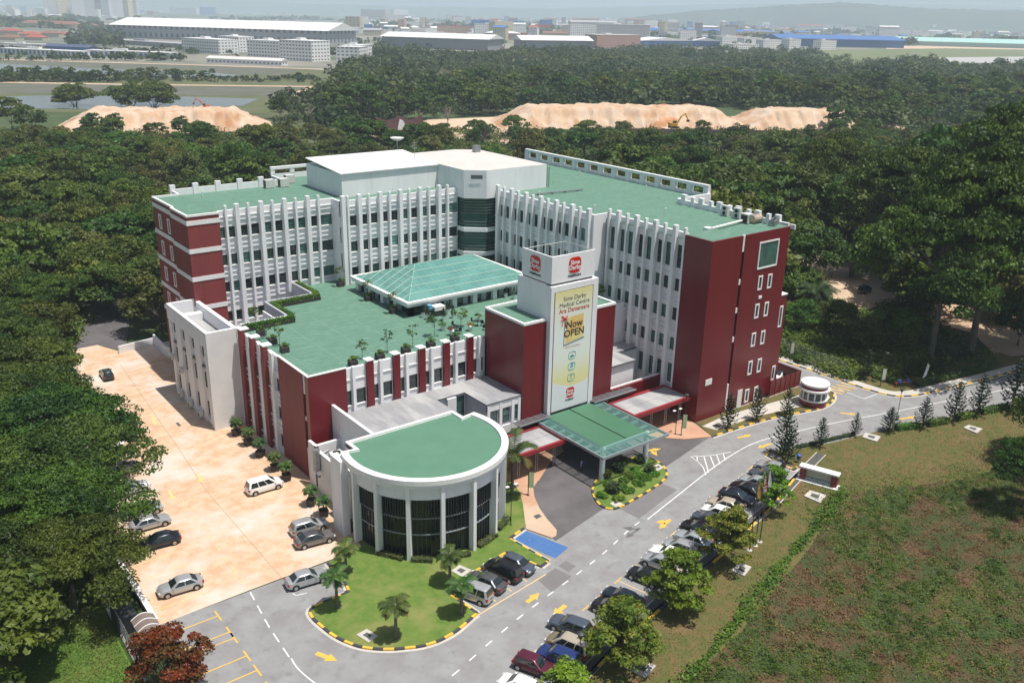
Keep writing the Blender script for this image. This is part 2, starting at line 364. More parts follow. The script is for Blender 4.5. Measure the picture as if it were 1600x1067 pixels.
for k in range(9): strip(mk, [(37.0-.3, 78.5+k*2.6), (41.2, 78.7+k*2.6)], .1, .013, M['ylfaint'])
for k in range(22): strip(mk, [(18.2, 79+k*3.0), (23.2, 79+k*3.0)], .12, .013, M['ylfaint'])
for a, b_ in (((463, 930), (480, 926)), ((463, 930), (457, 927))): strip(mk, [tuple(G(*a)[:2]), tuple(G(*b_)[:2])], .1, .016, M['wpaint'])
for a in ((268, 773), (240, 655), (312, 745)): arrow((a[0]-4, a[1]-7), (a[0]+4, a[1]+9), m_=M['ylfaint'], w=.35, hw=.9, z=.018)
struct('road_marking', mk)
g = MB(); g.sheet(pxpoly([(802, 843), (822, 829), (888, 855), (868, 872)]), .018, M['bluep']); struct('blue_parking_bay', g)
# kerbs
def kerb(pts, w=.28, h=.17, striped=True, L=1.0, name='kerb'):
    q = MB(); rs = resample(pts, L/4); i = 0; k = 0
    while i < len(rs)-1:
        seg = rs[i:i+5]; strip(q, seg, w, 0, (M['kyel'] if k % 2 else M['kblk']) if striped else M['conc'], z1=h); i += 4; k += 1
    e = offset(rs, w/2+.22); q2 = q; strip(q, offset(rs, -(w/2+.16)), .3, .02, M['conc'])
    struct(name, q)
def P2(pts): return [tuple(G(x, y)[:2]) for x, y in pts]
lk = [(492, 947), (483, 955), (487, 965), (500, 977), (520, 993), (537, 1002), (555, 1009), (572, 1013), (595, 1015), (615, 1015), (635, 1013), (655, 1011), (675, 1006), (692, 999), (710, 989), (725, 977), (737, 966), (746, 959)]
lawn = P2([(566, 855), (512, 880), (521, 891), (537, 907), (546, 925)])+chaikin(P2(lk), 1)+P2([(697, 925), (699, 922), (730, 901), (792, 863), (845, 886), (857, 877), (796, 842), (820, 825), (821, 820), (817, 788), (812, 770), (800, 752)])+[(58, 80), (50, 84), (41, 84)]
g = MB(); g.prism(lawn, 0, .13, M['lawn']); struct('lawn', g)
kerb(P2([(512, 880), (521, 891), (537, 907), (546, 925)])); kerb(chaikin(P2([(546, 925)]+lk), 1)); kerb(P2([(746, 959), (697, 925)])); kerb(P2([(730, 901), (792, 863)])); kerb(P2([(792, 863), (845, 886)]), w=.2)
kerb(P2([(845, 886), (857, 877)])); kerb(P2([(857, 877), (796, 842)]), w=.2); kerb(P2([(796, 842), (820, 825)]))
# tan pavement by the drive
sw = P2([(800, 754), (812, 770), (817, 788), (821, 820), (822, 827), (862, 841), (869, 838), (870, 829), (855, 812), (843, 795), (835, 777), (833, 762), (842, 750), (849, 735), (862, 718), (881, 704)])+[(74.5, 83.9), (58.5, 83.9), (58.2, 80)]
g = MB(); g.prism(sw, 0, .12, M['tan']); struct('pavement', g)
g = MB(); g.sheet(P2([(803, 757), (822, 762), (842, 752), (862, 720)])+[(72, 83), (60, 83)], .125, M['tan2']); struct('pavement', g)
g = MB(); g.sheet(P2([(833, 807), (842, 804), (847, 808), (838, 812)]), .13, M['drain']); struct('drain_cover', g)
g = MB(); g.prism(P2([(1025, 684), (1069, 687), (1112, 683), (1088, 664)])+[(95, 78), (95, 83.9), (83, 83.9)], 0, .12, M['tan2']); struct('pavement', g)
# planted island under the canopy
isl = chaikin(P2([(928, 778), (925, 762), (934, 748), (960, 725), (1000, 712), (1030, 722), (1043, 737), (1040, 750), (1010, 770), (975, 790), (958, 797), (940, 793)]), 2, True)
g = MB(); g.prism(isl, 0, .16, M['lawn']); struct('planted_island', g); kerb(isl+[isl[0]], L=.9)
g = MB(); g.sheet(P2([(1019, 730), (1028, 726), (1037, 732), (1026, 738)]), .17, M['conc']); g.sheet(P2([(1025, 731), (1029, 729), (1032, 731), (1028, 733)]), .176, M['drain'])
g.sheet(P2([(953, 788), (962, 783), (974, 789), (962, 794)]), .17, M['conc']); g.sheet(P2([(958, 786), (962, 784), (966, 787), (961, 789)]), .176, M['drain']); struct('drain_cover', g)
# strip in front of maroon tower, guard house island
rk = chaikin(P2([(1112, 683), (1150, 670), (1200, 655), (1250, 645), (1283, 639), (1299, 630), (1304, 621), (1300, 612), (1290, 606)]), 1)
g = MB(); g.prism(rk+[(119.3, 76.3), (95.2, 76.9), (94.2, 74.5)], 0, .12, M['dryl']); struct('verge', g); kerb(rk, L=1.1)
g = MB(); g.sheet(P2([(1097, 667), (1131, 651), (1180, 637), (1244, 620), (1262, 612), (1290, 612), (1297, 622), (1285, 634), (1252, 636), (1180, 652), (1120, 673)]), .126, M['conc']); struct('path', g)
g = MB(); g.sheet(P2([(1112, 666), (1119, 663), (1126, 667), (1118, 670)]), .132, M['drain']); struct('drain_cover', g)
fk = chaikin(P2([(1190, 553), (1218, 563), (1260, 577), (1300, 590), (1340, 604), (1375, 615), (1400, 620), (1430, 619), (1460, 612), (1500, 602), (1540, 593), (1575, 583), (1620, 571)]), 1)
far = offset(fk, 2.6)
g = MB(); g.prism(fk+offset(fk, 1.9)[::-1], 0, .12, M['conc']); struct('path', g); kerb(fk, L=1.3)
g = MB(); g.sheet(offset(fk, 1.9)+offset(fk, 7)[::-1], .03, M['dryl']); struct('verge', g)
kerb(P2([(1205, 703), (1197, 711), (1215, 722), (1240, 735), (1246, 730)]), L=1.1)
kerb([(94.6, 58.6), (84.6, 55.3), (72.6, 52.4), (60.7, 49.9), (51.5, 48.0), (46.8, 46.7), (38, 44.7)], L=2.2, h=.14)
# grass to the right of the cars, drain, field
g = MB(); g.sheet([(215, 45.5), (170, 48.2), (144.7, 51.8), (130.6, 55.1), (118.8, 58.7), (105.2, 61.5), (96.7, 64.7), (94.9, 59.2), (84.6, 55.6), (72.6, 52.7), (60.7, 50.3), (51.5, 48.4), (46.8, 47), (30, 43), (30, 38), (52, 40.5), (63, 42.5), (80, 47), (93, 51.5), (98, 50.5), (110, 45), (135, 40), (215, 36)], .012, M['dryl']); struct('verge', g)
g = MB(); g.sheet([(30, -40), (30, 38), (52, 40.5), (63, 42.5), (80, 47), (93, 51.5), (98, 50.5), (110, 45), (135, 40), (215, 36), (260, 34), (260, -80)], .016, M['field']); struct('field', g)
g = MB()
dl = P2([(1283, 709), (1248, 744), (1208, 787), (1165, 823), (1130, 855), (1090, 887), (1058, 915), (1030, 940), (985, 985), (950, 1015), (918, 1048), (890, 1075)])
strip(g, dl, 1.15, .02, M['drain']); strip(g, offset(dl, .62), .12, .03, M['conc'], z1=.09); strip(g, offset(dl, -.62), .12, .03, M['conc'], z1=.09); struct('drain', g)
g = MB()
for pl in ([(1142, 893), (1155, 880), (1174, 887), (1163, 901)], [(976, 1043), (1005, 1033), (1025, 1041), (1008, 1060)], [(1256, 776), (1265, 767), (1291, 775), (1281, 787)], [(1347, 684), (1352, 677), (1376, 683), (1370, 691)], [(1505, 669), (1513, 665), (1535, 671), (1526, 678)], [(557, 993), (573, 984), (591, 995), (576, 1005)], [(705, 893), (718, 884), (737, 892), (722, 903)]):
    p_ = pxpoly(pl); g.prism(p_, .02, .17, M['conc']); c = Vector((sum(x for x, _ in p_)/4, sum(y for _, y in p_)/4)); q_ = [(c.x+(x-c.x)*.45, c.y+(y-c.y)*.45) for x, y in p_]; g.sheet(q_, .175, M['drain'])
struct('drain_cover', g)
g = MB(); g.sheet(pxpoly([(1500, 560), (1600, 540), (1700, 560), (1700, 600)]), .02, M['dryl']); struct('verge', g)
# clearing with sand among the trees
g = MB(); g.sheet(pxpoly([(1225, 372), (1290, 392), (1345, 415), (1400, 440), (1400, 470), (1350, 485), (1300, 470), (1275, 440), (1240, 418)]), .02, M['dirt']); g.sheet(pxpoly([(1400, 470), (1480, 455), (1600, 470), (1700, 500), (1700, 540), (1560, 560), (1520, 520), (1440, 500)]), .024, M['dirt']); struct('dirt_clearing', g)
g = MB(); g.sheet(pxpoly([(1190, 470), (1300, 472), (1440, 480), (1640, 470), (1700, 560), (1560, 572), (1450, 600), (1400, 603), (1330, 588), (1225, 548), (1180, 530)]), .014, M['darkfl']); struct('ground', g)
# left: grass outside the fence
g = MB(); g.sheet([(-60, 20), (13.2, 20), (13.6, 50), (14.5, 92), (-60, 92)], .01, M['grassL']); struct('field', g)
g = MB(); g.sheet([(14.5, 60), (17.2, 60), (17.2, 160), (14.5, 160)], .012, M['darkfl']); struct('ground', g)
# ================================================================ the hospital
HO = Vector((75, 110, 0)); MB.org = HO
H = tag(empty('hospital_building', HO), 'large white and maroon hospital with green flat roofs, tall banner tower and round glass front', 'building')
def FV(v0): return lambda s, d: (s, v0-d)           # facade looking towards -y, s runs along x
def FU(u0): return lambda s, d: (u0-d, s)           # facade looking towards -x, s runs along y
def fbox(mb, Fm, s0, s1, d0, d1, z0, z1, m_=None):
    a = Fm(s0, d0); b = Fm(s1, d1); return mb.box(a[0], b[0], a[1], b[1], z0, z1, m_)
WINS = []   # (F, s0,s1,z0,z1,depth, style)
rw = random.Random(5)
def add_win(Fm, s0, s1, z0, z1, d=-0.15, style=0, glass=None): WINS.append((Fm, s0, s1, z0, z1, d, style, glass))
def win_meshes(W, pane, frame):
    Fm, s0, s1, z0, z1, d, style, glass = W
    fbox(pane, Fm, s0, s1, d-.08, d, z0, z1, glass)
    t = .06; f = M['frame'] if style in (0, 1) else M['capwhite']
    if style in (0, 1):
        fbox(frame, Fm, s0, s1, d-.02, d+.05, z1-t, z1, f); fbox(frame, Fm, s0, s1, d-.02, d+.05, z0, z0+t, f)
        fbox(frame, Fm, s0, s0+t, d-.02, d+.05, z0+t, z1-t, f); fbox(frame, Fm, s1-t, s1, d-.02, d+.05, z0+t, z1-t, f)
        zm = z0+(z1-z0)*.42
        fbox(frame, Fm, s0+t, s1-t, d-.02, d+.045, zm, zm+.05, f)
        if style == 1:
            zm = z0+(z1-z0)*.78; fbox(frame, Fm, s0+t, s1-t, d-.02, d+.045, zm, zm+.05, f)
    else:
        t = .22; o = .10
        fbox(frame, Fm, s0-t, s1+t, 0, o, z1, z1+t, f); fbox(frame, Fm, s0-t, s1+t, 0, o, z0-t, z0, f)
        fbox(frame, Fm, s0-t, s0, 0, o, z0, z1, f); fbox(frame, Fm, s1, s1+t, 0, o, z0, z1, f)
def flush_windows():
    def key(W):
        Fm, s0, s1, z0, z1, d, st, g = W; p = Fm((s0+s1)/2, 0); dd = p[0]**2+p[1]**2+(56-z0)**2
        return -(s1-s0)*(z1-z0)/dd*(1 if Fm(0, 1)[1] < Fm(0, 0)[1] else .62)
    WINS.sort(key=key)
    for W in WINS[:100]:
        p = MB(); f = MB(); win_meshes(W, p, f); po = p.build('window', H); f.build('frame', po)
    if WINS[100:]:
        p = MB()
        for W in WINS[100:]: win_meshes(W, p, p)
        tag(p.build('window', H), kind='stuff')
def gl(i=None):
    r = rw.random()
    return M['glassD'] if r < .62 else (M['glassG'] if r < .87 else M['glassL'])
def pierset(wall, Fm, s0, s1, piers, rows, zbot, ztop, green=None, ribs=True, glassf=None, wd=.42, pzb=None):
    """ribbed wall with window rows between piers. piers: (s_lo,s_hi,depth,ztop,matname,zbot)"""
    piers = sorted(piers); zs = sorted(rows)
    # spandrels
    lo = zbot; bands = []
    for a, b in zs: bands.append((lo, a)); lo = b
    bands.append((lo, ztop))
    for a, b in bands:
        fbox(wall, Fm, s0, s1, -wd, 0, a, b, M['white'])
    edges = [s0]+[x for p in piers for x in (p[0], p[1])]+[s1]
    rib = wall
    for k in range(0, len(edges), 2):
        a, b = edges[k], edges[k+1]
        if b-a < .25: continue
        jm = .05 if b-a > .9 else .02
        for zb, zt in zs:
            if b-a > .55:
                add_win(Fm, a+jm, b-jm, zb, zt, style=0 if zt-zb < 2.3 else 1, glass=(glassf or gl)())
        if ribs:
            for i, (zb, zt) in enumerate(zs):
                if zb-.12 > zbot: fbox(rib, Fm, a, b, 0, .22, zb-.14, zb-.005, M['capwhite'])
                for o in (.95, 1.65):
                    z = zb-o
                    if z > zbot and (i == 0 or z > zs[i-1][1]+.3): fbox(rib, Fm, a, b, 0, .16, z-.1, z, M['white'])
            zt = zs[-1][1]
            for o in (1.0, 1.6): 
                if zt+o < ztop-.3: fbox(rib, Fm, a, b, 0, .16, zt+o-.1, zt+o, M['white'])
        # jambs
    for p in piers:
        for a, b in zs: fbox(wall, Fm, p[0]-.05, p[1]+.05, -wd, -.004, a, b, M['white'])
    for e0, e1 in ((s0, s0+.03), (s1-.03, s1)):
        for a, b in zs: fbox(wall, Fm, e0, e1, -wd, -.006, a, b, M['white'])
    for (a, b, d, zt, mn, zb) in piers:
        q = MB(); fbox(q, Fm, a, b, 0, d, zb, zt, M[mn])
        if mn.startswith('red'): fbox(q, Fm, a-.06, b+.06, -.7, d+.06, zt, zt+.14, M['capwhite'])
        q.build('pier', H)


# ---- left wing
wing = MB(); RZ = 26.6
wing.box(42.1, 65.4, 131.45, 147.5, 0, RZ-.01, M['white']); wing.box(45.6, 65.4, 147.5, 150.8, 0, RZ-.011, M['white'])
wing.box(65.4, 88.2, 128.35, 152.2, 0, RZ-.015, M['white'])
# maroon end tower with white bands
red = MB()
red.box(41.4, 46.25, 130.5, 137.6, 0, 27.1, M['redL']); red.box(41.75, 46.2, 137.6, 147.6, 0, 27.1, M['redL']); 
red.build('end_tower', H)
q = MB(); q.sheet([(41.5, 130.7), (46.2, 130.7), (46.2, 137.5), (41.5, 137.5)], 27.106, M['roofgreen']); q.sheet([(41.9, 137.5), (46.15, 137.5), (46.15, 147.5), (41.9, 147.5)], 27.106, M['roofgreen']); q.build('roof', H)
b = MB()
for z in (25.85, 21.6, 17.3, 12.75, 8.6):
    b.box(41.32, 46.3, 130.42, 130.5, z, z+.68, M['capwhite']); b.box(41.32, 41.4, 130.5, 137.66, z, z+.68, M['capwhite'])
    b.box(41.4, 41.66, 137.602, 137.66, z, z+.68, M['capwhite']); b.box(41.66, 41.75, 137.66, 147.6, z, z+.68, M['capwhite'])
b.split('white_band', H)
cap = MB()
cap.box(41.3, 46.3, 130.4, 130.75, 27.1, 27.4, M['capwhite']); cap.box(41.3, 41.65, 130.75, 137.6, 27.1, 27.4, M['capwhite'])
cap.box(41.65, 42.0, 137.6, 147.6, 27.1, 27.4, M['capwhite']); cap.box(42.0, 46.0, 147.3, 147.6, 26.6, 27.4, M['capwhite'])
cap.box(45.8, 46.1, 147.6, 150.5, 26.6, 27.4, M['capwhite'])
for k in range(4):
    for s in (139.9, 144.1):
        z = 22.9-k*4.3
        add_win(FU(41.75), s, s+.75, z, z+1.95, d=-.02, style=2, glass=M['glassD'])
FL = FV(131.0)
piers = []
for k, s in enumerate((48.75, 52.6, 56.45, 60.35)): piers.append((s, s+.62, .72, 28.3, 'white', 0 if k < 2 else 13.2))
for k, s in enumerate((47.2, 50.75, 54.65, 58.5, 62.4)): piers.append((s, s+.34, .52, 28.2, 'white', 0 if k < 2 else 13.2))
rowsL = [(9.95, 11.6), (14.7, 16.35), (18.95, 20.65), (23.2, 24.9)]
def glb():
    r = rw.random(); return M['glassD'] if r < .8 else M['glassG']
pierset(wing, FL, 46.25, 65.0, piers, rowsL, 0, 27.4, glassf=glb)
wing.box(65.0, 65.4, 127.9, 131.45, 0, 27.4, M['white'])
FL2 = FV(127.9)
piers = [(64.95+0.0, 65.6, .72, 28.3, 'white', 0)]
for k in range(1, 6): piers.append((64.1+3.84*k-.05, 64.1+3.84*k+.57, .72, 28.3, 'white', 12))
for k in range(6): piers.append((66.0+3.84*k, 66.0+3.84*k+.34, .52, 28.2, 'white', 12))
pierset(wing, FL2, 65.0, 87.6, piers, rowsL[:], 0, 27.4, glassf=gl)
wing.build('wing_wall', H)
rf = MB(); rf.sheet([(42.0, 137), (45.9, 137), (45.9, 131.0), (65.2, 131.0), (65.2, 128.2), (88.2, 128.2), (88.2, 157), (66, 157), (66, 150.6), (45.6, 150.6), (45.6, 147.4), (42, 147.4)], RZ, M['roofgreen'])
rf.sheet([(42, 131), (45.9, 131), (45.9, 137), (42, 137)], RZ+.001, M['roofgreen']); rf.build('roof', H)
# rear parapet and posts
rp = MB(); rp.box(45.6, 65.8, 150.3, 150.6, RZ-3, 27.65, M['white']); rp.box(65.8, 66.1, 150.3, 156.8, RZ-3, 27.3, M['white'])
rp.box(65.8, 104, 156.5, 156.9, RZ-3, 27.5, M['white']); rp.box(65.8, 104, 156.4, 157.0, 28.3, 28.8, M['white'])
rp.box(104, 104.4, 144.6, 156.9, RZ-3, 27.5, M['white'])
k = 0
while 65.8+k*3.84 < 104: rp.box(65.8+k*3.84, 66.6+k*3.84, 156.45, 156.95, 27.5, 28.3, M['white']); k += 1
rp.build('rear_parapet', H); cap.split('coping', H)
for k in range(5):
    q = MB(); q.box(45.5+k*3.84, 46.4+k*3.84, 150.15, 150.75, RZ-3, 28.35, M['white']); q.build('pier', H)
# penthouse with its big white sheet roof
p = MB(); p.box(68.6, 88.0, 134.1, 147.3, RZ, 30.5, M['white']); p.build('plant_room', H)
p = MB(); p.add([(68.3, 133.8, 30.5), (88.1, 133.8, 30.5), (88.1, 146.9, 31.45), (68.3, 146.9, 31.45), (68.3, 133.8, 30.66), (88.1, 133.8, 30.66), (88.1, 146.9, 31.62), (68.3, 146.9, 31.62)],
    [(0, 3, 2, 1), (4, 5, 6, 7), (0, 1, 5, 4), (1, 2, 6, 5), (2, 3, 7, 6), (3, 0, 4, 7)], M['sheet']); p.build('sheet_roof', H)
# corner drum
dp = [(87.6, 147), (87.6, 125.9), (90.7, 123.5), (92.6, 123.5), (104.1, 123.5), (104.1, 144.6), (100, 147)]
p = MB(); p.prism(dp, RZ-.7, 30.75, M['white']); p.build('plant_room', H)
p = MB(); p.sheet(dp, 30.76, M['pent']); p.build('roof', H)
q = MB(); q.box(101.2, 102.4, 141.5, 142.6, 30.76, 32.0, M['metal']); q.build('roof_vent', H)
def chan(o, z0, z1, m_, mb):
    c = (93, 130); pl = [(87.6, 128.2), (87.6, 125.9), (90.7, 123.5), (92.7, 123.5), (95.9, 123.5), (95.9, 130), (90, 130)]
    mb.prism([(x+(-o if x < 88 else 0), y+(-o if y < 127 else 0)) for x, y in pl], z0, z1, m_)
g = MB(); chan(-.3, 0, 25.9, M['drumglass'], g); dg = g.build('curtain_glazing', H)
g = MB()
for zt in (20.75, 16.45, 12.15): chan(0, zt-.72, zt, M['white'], g)
g.build('spandrel', H)
g = MB()
for zb, zt in ((20.75, 25.9), (16.45, 20.0), (12.1, 15.7)):
    z = zb+.5
    while z < zt-.2:
        if not (1.1 < z-zb < 2.1): chan(-.2, z, z+.05, M['metal'], g)
        z += .5
g.build('louvre', dg)
for (a, b_) in (((90.85, 23.3-.9)), ((0, 0)),): pass
q = MB(); q.add([(88.5, 125.05, 29.3), (90.1, 123.83, 29.3), (90.1, 123.83, 29.95), (88.5, 125.05, 29.95)], [(0, 1, 2, 3)], M['greytrim'])
q.v = [(x-.03, y-.03, z) for x, y, z in q.v]; q.build('vent_grille', H)
# ---- right wing
wing = MB()
wing.box(95.9, 112.3, 77.45, 101.9, 0, RZ-.02, M['white']); wing.box(93.1, 121.7, 101.9, 151.4, 0, RZ-.025, M['white'])
wing.box(93.1, 96.0, 99.8, 101.9, 0, RZ-.02, M['white'])
FA = FU(92.65); FB = FU(95.5)
piersA = [(92+0, 0, 0, 0, '', 0)][:0]
for k in range(7):
    v = 99.4+3.86*k; piersA.append((v-.62, v, .68, 28.3, 'white', 0 if k == 0 else 12))
for k in range(6):
    v = 101.45+3.86*k; piersA.append((v-.34, v, .52, 28.2, 'white', 12))
rowsA = [(9.6, 11.5), (14.2, 16.1), (18.65, 20.5), (22.95, 24.95)]
pierset(wing, FA, 98.65, 123.4, piersA, rowsA, 0, 27.4, ribs=True, glassf=gl)
piersB = []
for k in range(4): v = 84.25+3.86*k; piersB.append((v-.62, v, .68, 28.3, 'white', 0))
for k in range(5): v = 82.5+3.86*k-.2; piersB.append((v-.34, v, .52, 28.2, 'white', 0))
rowsB = [(4.4, 7.4), (9.6, 11.5), (14.2, 16.1), (18.65, 20.5), (22.1, 25.5)]
def glr():
    r = rw.random(); return M['glassD'] if r < .55 else M['glassG']
pierset(wing, FB, 82.0, 98.75, piersB, rowsB, 0, 27.4, glassf=glr)
wing.box(92.65, 96.0, 98.3, 98.652, 0, 27.4, M['white'])
wing.build('wing_wall', H)
rf = MB(); rf.sheet([(95.2, 77.2), (112.3, 77.2), (113.6, 78), (113.6, 100.6), (121.7, 100.6), (121.7, 151.3), (92.9, 151.3), (92.9, 99.0), (95.2, 99.0)], RZ, M['roofgreen']); rf.build('roof', H)
rd = MB(); rd.box(95.0, 101.6, 76.95, 82.0, 0, 27.28, M['red']); rd.box(102.15, 112.4, 76.95, 79.5, 0, 27.28, M['red'])
rd.box(101.6, 102.15, 77.25, 79.5, 0, 27.1, M['frame'])
rd.build('end_tower', H)
q = MB()
for z, h in ((24.9, 2.4), (20.0, .8), (15.7, .8), (11.2, .8), (0, 4.5)): q.box(101.6, 102.15, 77.05, 77.25, z, z+h, M['capwhite'])
q.split('white_band', H)
q = MB(); q.box(95.1, 112.3, 77.0, 82.0, RZ-.3, RZ+.62, M['roofgreen']); 
q = MB(); q.sheet([(95.25, 77.2), (112.2, 77.2), (112.2, 79.6), (95.25, 81.8)], 27.285, M['roofgreen'])
q.sheet([(95.25, 79.5), (101.7, 79.5), (101.7, 82.2), (95.25, 82.2)], 27.287, M['roofgreen']); 
q.build('roof', H)
lb = MB(); lb.box(112.4, 114.3, 77.3, 85, 0, 16.4, M['red']); lb.box(112.3, 114.4, 77.2, 85.1, 16.4, 16.55, M['capwhite']); lb.build('stair_block', H)
F7 = FV(76.95)
add_win(F7, 105.65, 109.8, 21.95, 25.6, d=.01, style=2, glass=M['glassG'])
for z0, z1 in ((18.7, 20.45), (14.3, 16.1), (9.8, 11.55), (5.2, 7.0), (.6, 2.35)):
    add_win(F7, 106.3, 106.85, z0, z1, d=.01, style=2, glass=M['glassD']); add_win(F7, 108.55, 109.1, z0-.1, z1-.1, d=.01, style=2, glass=M['glassD'])
add_win(FV(77.3), 112.9, 113.4, 11.5, 14.5, d=.01, style=2, glass=M['glassD'])
add_win(FV(77.3), 112.9, 113.4, 2.6, 4.6, d=.01, style=2, glass=M['glassD'])
q = MB(); q.box(104.3, 105.4, 76.87, 76.95, 0, 2.9, M['offwhite']); q.build('door', H)
q = MB(); q.box(96.4, 97.8, 76.87, 76.95, 5.6, 6.5, M['capwhite']); q.build('wall_plate', H)
q = MB(); q.box(106.6, 107.3, 76.8, 76.95, 17.1, 17.5, M['capwhite']); q.build('wall_plate', H)
# low rear parapet with posts, and high frame behind
rp = MB(); rp.box(113.3, 113.65, 78, 100.2, RZ-3, 27.45, M['white']); rp.box(113.65, 121.9, 100.2, 100.55, RZ-3, 27.45, M['white'])
rp.box(121.5, 121.9, 100.5, 151.5, RZ-3, 27.2, M['white']); rp.box(121.4, 122.0, 100.5, 151.5, 28.35, 28.85, M['white'])
k = 0
while 100.5+k*3.84 < 151: 
    rp.box(121.35, 122.05, 100.5+k*3.84, 101.6+k*3.84, 27.2-.6, 28.35, M['white']); k += 1
rp.box(113.65, 113.95, 77.1, 78.0, RZ, 27.3, M['capwhite']); rp.build('rear_parapet', H)
for k in range(12):
    q = MB(); v = 79.6+k*1.88; d = .9 if k % 2 == 0 else .6
    if v > 99.5: break
    q.box(113.2, 113.8, v, v+d, RZ-3, 28.35 if k % 2 == 0 else 28.2, M['white']); q.build('pier', H)
# ---- low terrace block in front
TZ = 13.7
lw = MB(); lw.box(42.45, 68.5, 93.95, 115.6, 0, TZ-.02, M['white']); lw.box(49.6, 68.5, 115.6, 123.4, 0, TZ-.021, M['white']); lw.box(57.3, 68.5, 123.4, 131.0, 0, TZ-.022, M['white']); lw.box(42.45, 57.3, 115.6, 131.0, 0, 8.0, M['greyroof']); lw.box(68.5, 95.6, 92.9, 128.2, 0, TZ-.03, M['white'])
FS = FV(93.55); FW = FU(42.05)
ps = [(50.0+3.88*k, 50.95+3.88*k, .42, 14.62, 'red', 8.2) for k in range(5)]+[(47.95+3.88*k, 48.35+3.88*k, .42, 14.35, 'white', 8.2) for k in range(6)]
pierset(lw, FS, 47.2, 68.4, ps, [(9.1, 11.1)], 0, 14.1, ribs=False, glassf=lambda: M['glassD'])
q = MB(); fbox(q, FS, 47.2, 68.4, 0, .12, 12.55, 12.65, M['capwhite']); fbox(q, FS, 47.2, 68.4, 0, .12, 9.0, 9.08, M['capwhite']); q.build('ledge', H)
pw = [(105.4+3.84*k, 106.5+3.84*k, .55, 14.62, 'redL', 0) for k in range(3)]+[(103.2+3.84*k, 104.0+3.84*k, .42, 14.35, 'white', 0) for k in range(4)]
pierset(lw, FW, 102.2, 115.2, pw, [(1.2, 3.0), (5.2, 7.0), (9.2, 11.0)], 0, 14.1, ribs=True, glassf=lambda: M['glassD'])
lw.build('podium_wall', H)
q = MB(); q.box(42.0, 47.2, 93.4, 93.95, 0, 14.25, M['red']); q.box(42.0, 42.45, 93.95, 94.25, 0, 14.25, M['red'])
q.box(42.0, 42.45, 95.0, 102.2, 0, 14.25, M['redL']); q.box(42.3, 42.45, 94.25, 95.0, 0, 14.0, M['frame'])
q.build('corner_block', H)
q = MB()
for z, h in ((11.6, 2.65), (8.0, .5), (0, 4.2)): q.box(42.1, 42.3, 94.6, 95.0, z, z+h, M['capwhite'])
q.box(41.95, 47.25, 93.35, 93.7, 14.25, 14.37, M['capwhite']); q.box(41.95, 42.3, 93.7, 102.2, 14.25, 14.37, M['capwhite'])
q.split('coping', H)
rf = MB(); rf.sheet([(42.4, 93.9), (68.6, 93.9), (68.6, 93.3), (84.9, 93.3), (95.5, 93.3), (95.5, 127.9), (65.0, 127.9), (65.0, 131.0), (57.6, 131.0), (57.6, 123.4), (49.8, 123.4), (49.8, 115.6), (42.4, 115.6)], TZ, M['roofgreen']); rf.build('roof_terrace', H)
# light wells beside the terrace
q = MB(); q.box(49.3, 49.6, 115.6, 123.4, 8, 14.7, M['greywall']); q.box(57.0, 57.3, 123.4, 131.0, 8, 14.7, M['greywall'])
q.box(42.4, 49.3, 115.3, 115.6, 8, 14.7, M['white']); q.box(49.6, 57.0, 123.1, 123.4, 8, 14.7, M['greywall'])
q.box(47.8, 48.0, 115.6, 120.5, 8, 14.3, M['capwhite']); q.build('light_well', H)
# white side block on the yard
wb = MB(); FY = FU(37.4)
wb.box(38.2, 42.0, 115.35, 131.2, 0, 12.3, M['white']); wb.box(41.4, 42.0, 115.35, 130.4, 12.3, 14.3, M['white']); wb.box(37.3, 42.2, 114.85, 115.35, 0, 14.5, M['offwhite'])
wb.box(37.3, 37.75, 115.35, 131.3, 12.2, 14.5, M['white']); wb.box(37.75, 41.4, 130.9, 131.3, 12.2, 14.5, M['white'])
wb.box(38.0, 41.4, 127.2, 128.4, 12.33, 13.4, M['white'])
bays = [(115.35+4.0*k, 119.35+4.0*k) for k in range(4)]
for a, b_ in bays:
    fbox(wb, FY, a, a+1.1, -.8, 0, 0, 12.2, M['white'])
    fbox(wb, FY, b_-1.1, b_, -.8, 0, 0, 12.2, M['white'])
    fbox(wb, FY, a+1.1, b_-1.1, -.75, -.35, 0, 12.2, M['offwhite'])
    for z0, z1 in ((1.3, 3.4), (5.6, 7.9), (10.3, 11.9)):
        add_win(FY, a+1.35, b_-1.35, z0, z1, d=-.33, style=0, glass=M['glassG'] if z0 > 9 else M['glassD'])
    fbox(wb, FY, a+1.1, b_-1.1, -.35, -.05, .2, 1.0, M['capwhite'])
    fbox(wb, FY, a+1.1, b_-1.1, -.35, -.1, 8.6, 8.9, M['frame'])
wb.build('side_block', H)
q = MB(); q.sheet([(37.75, 115.35), (41.4, 115.35), (41.4, 130.9), (37.75, 130.9)], 12.32, M['greyroof']); q.build('roof', H)
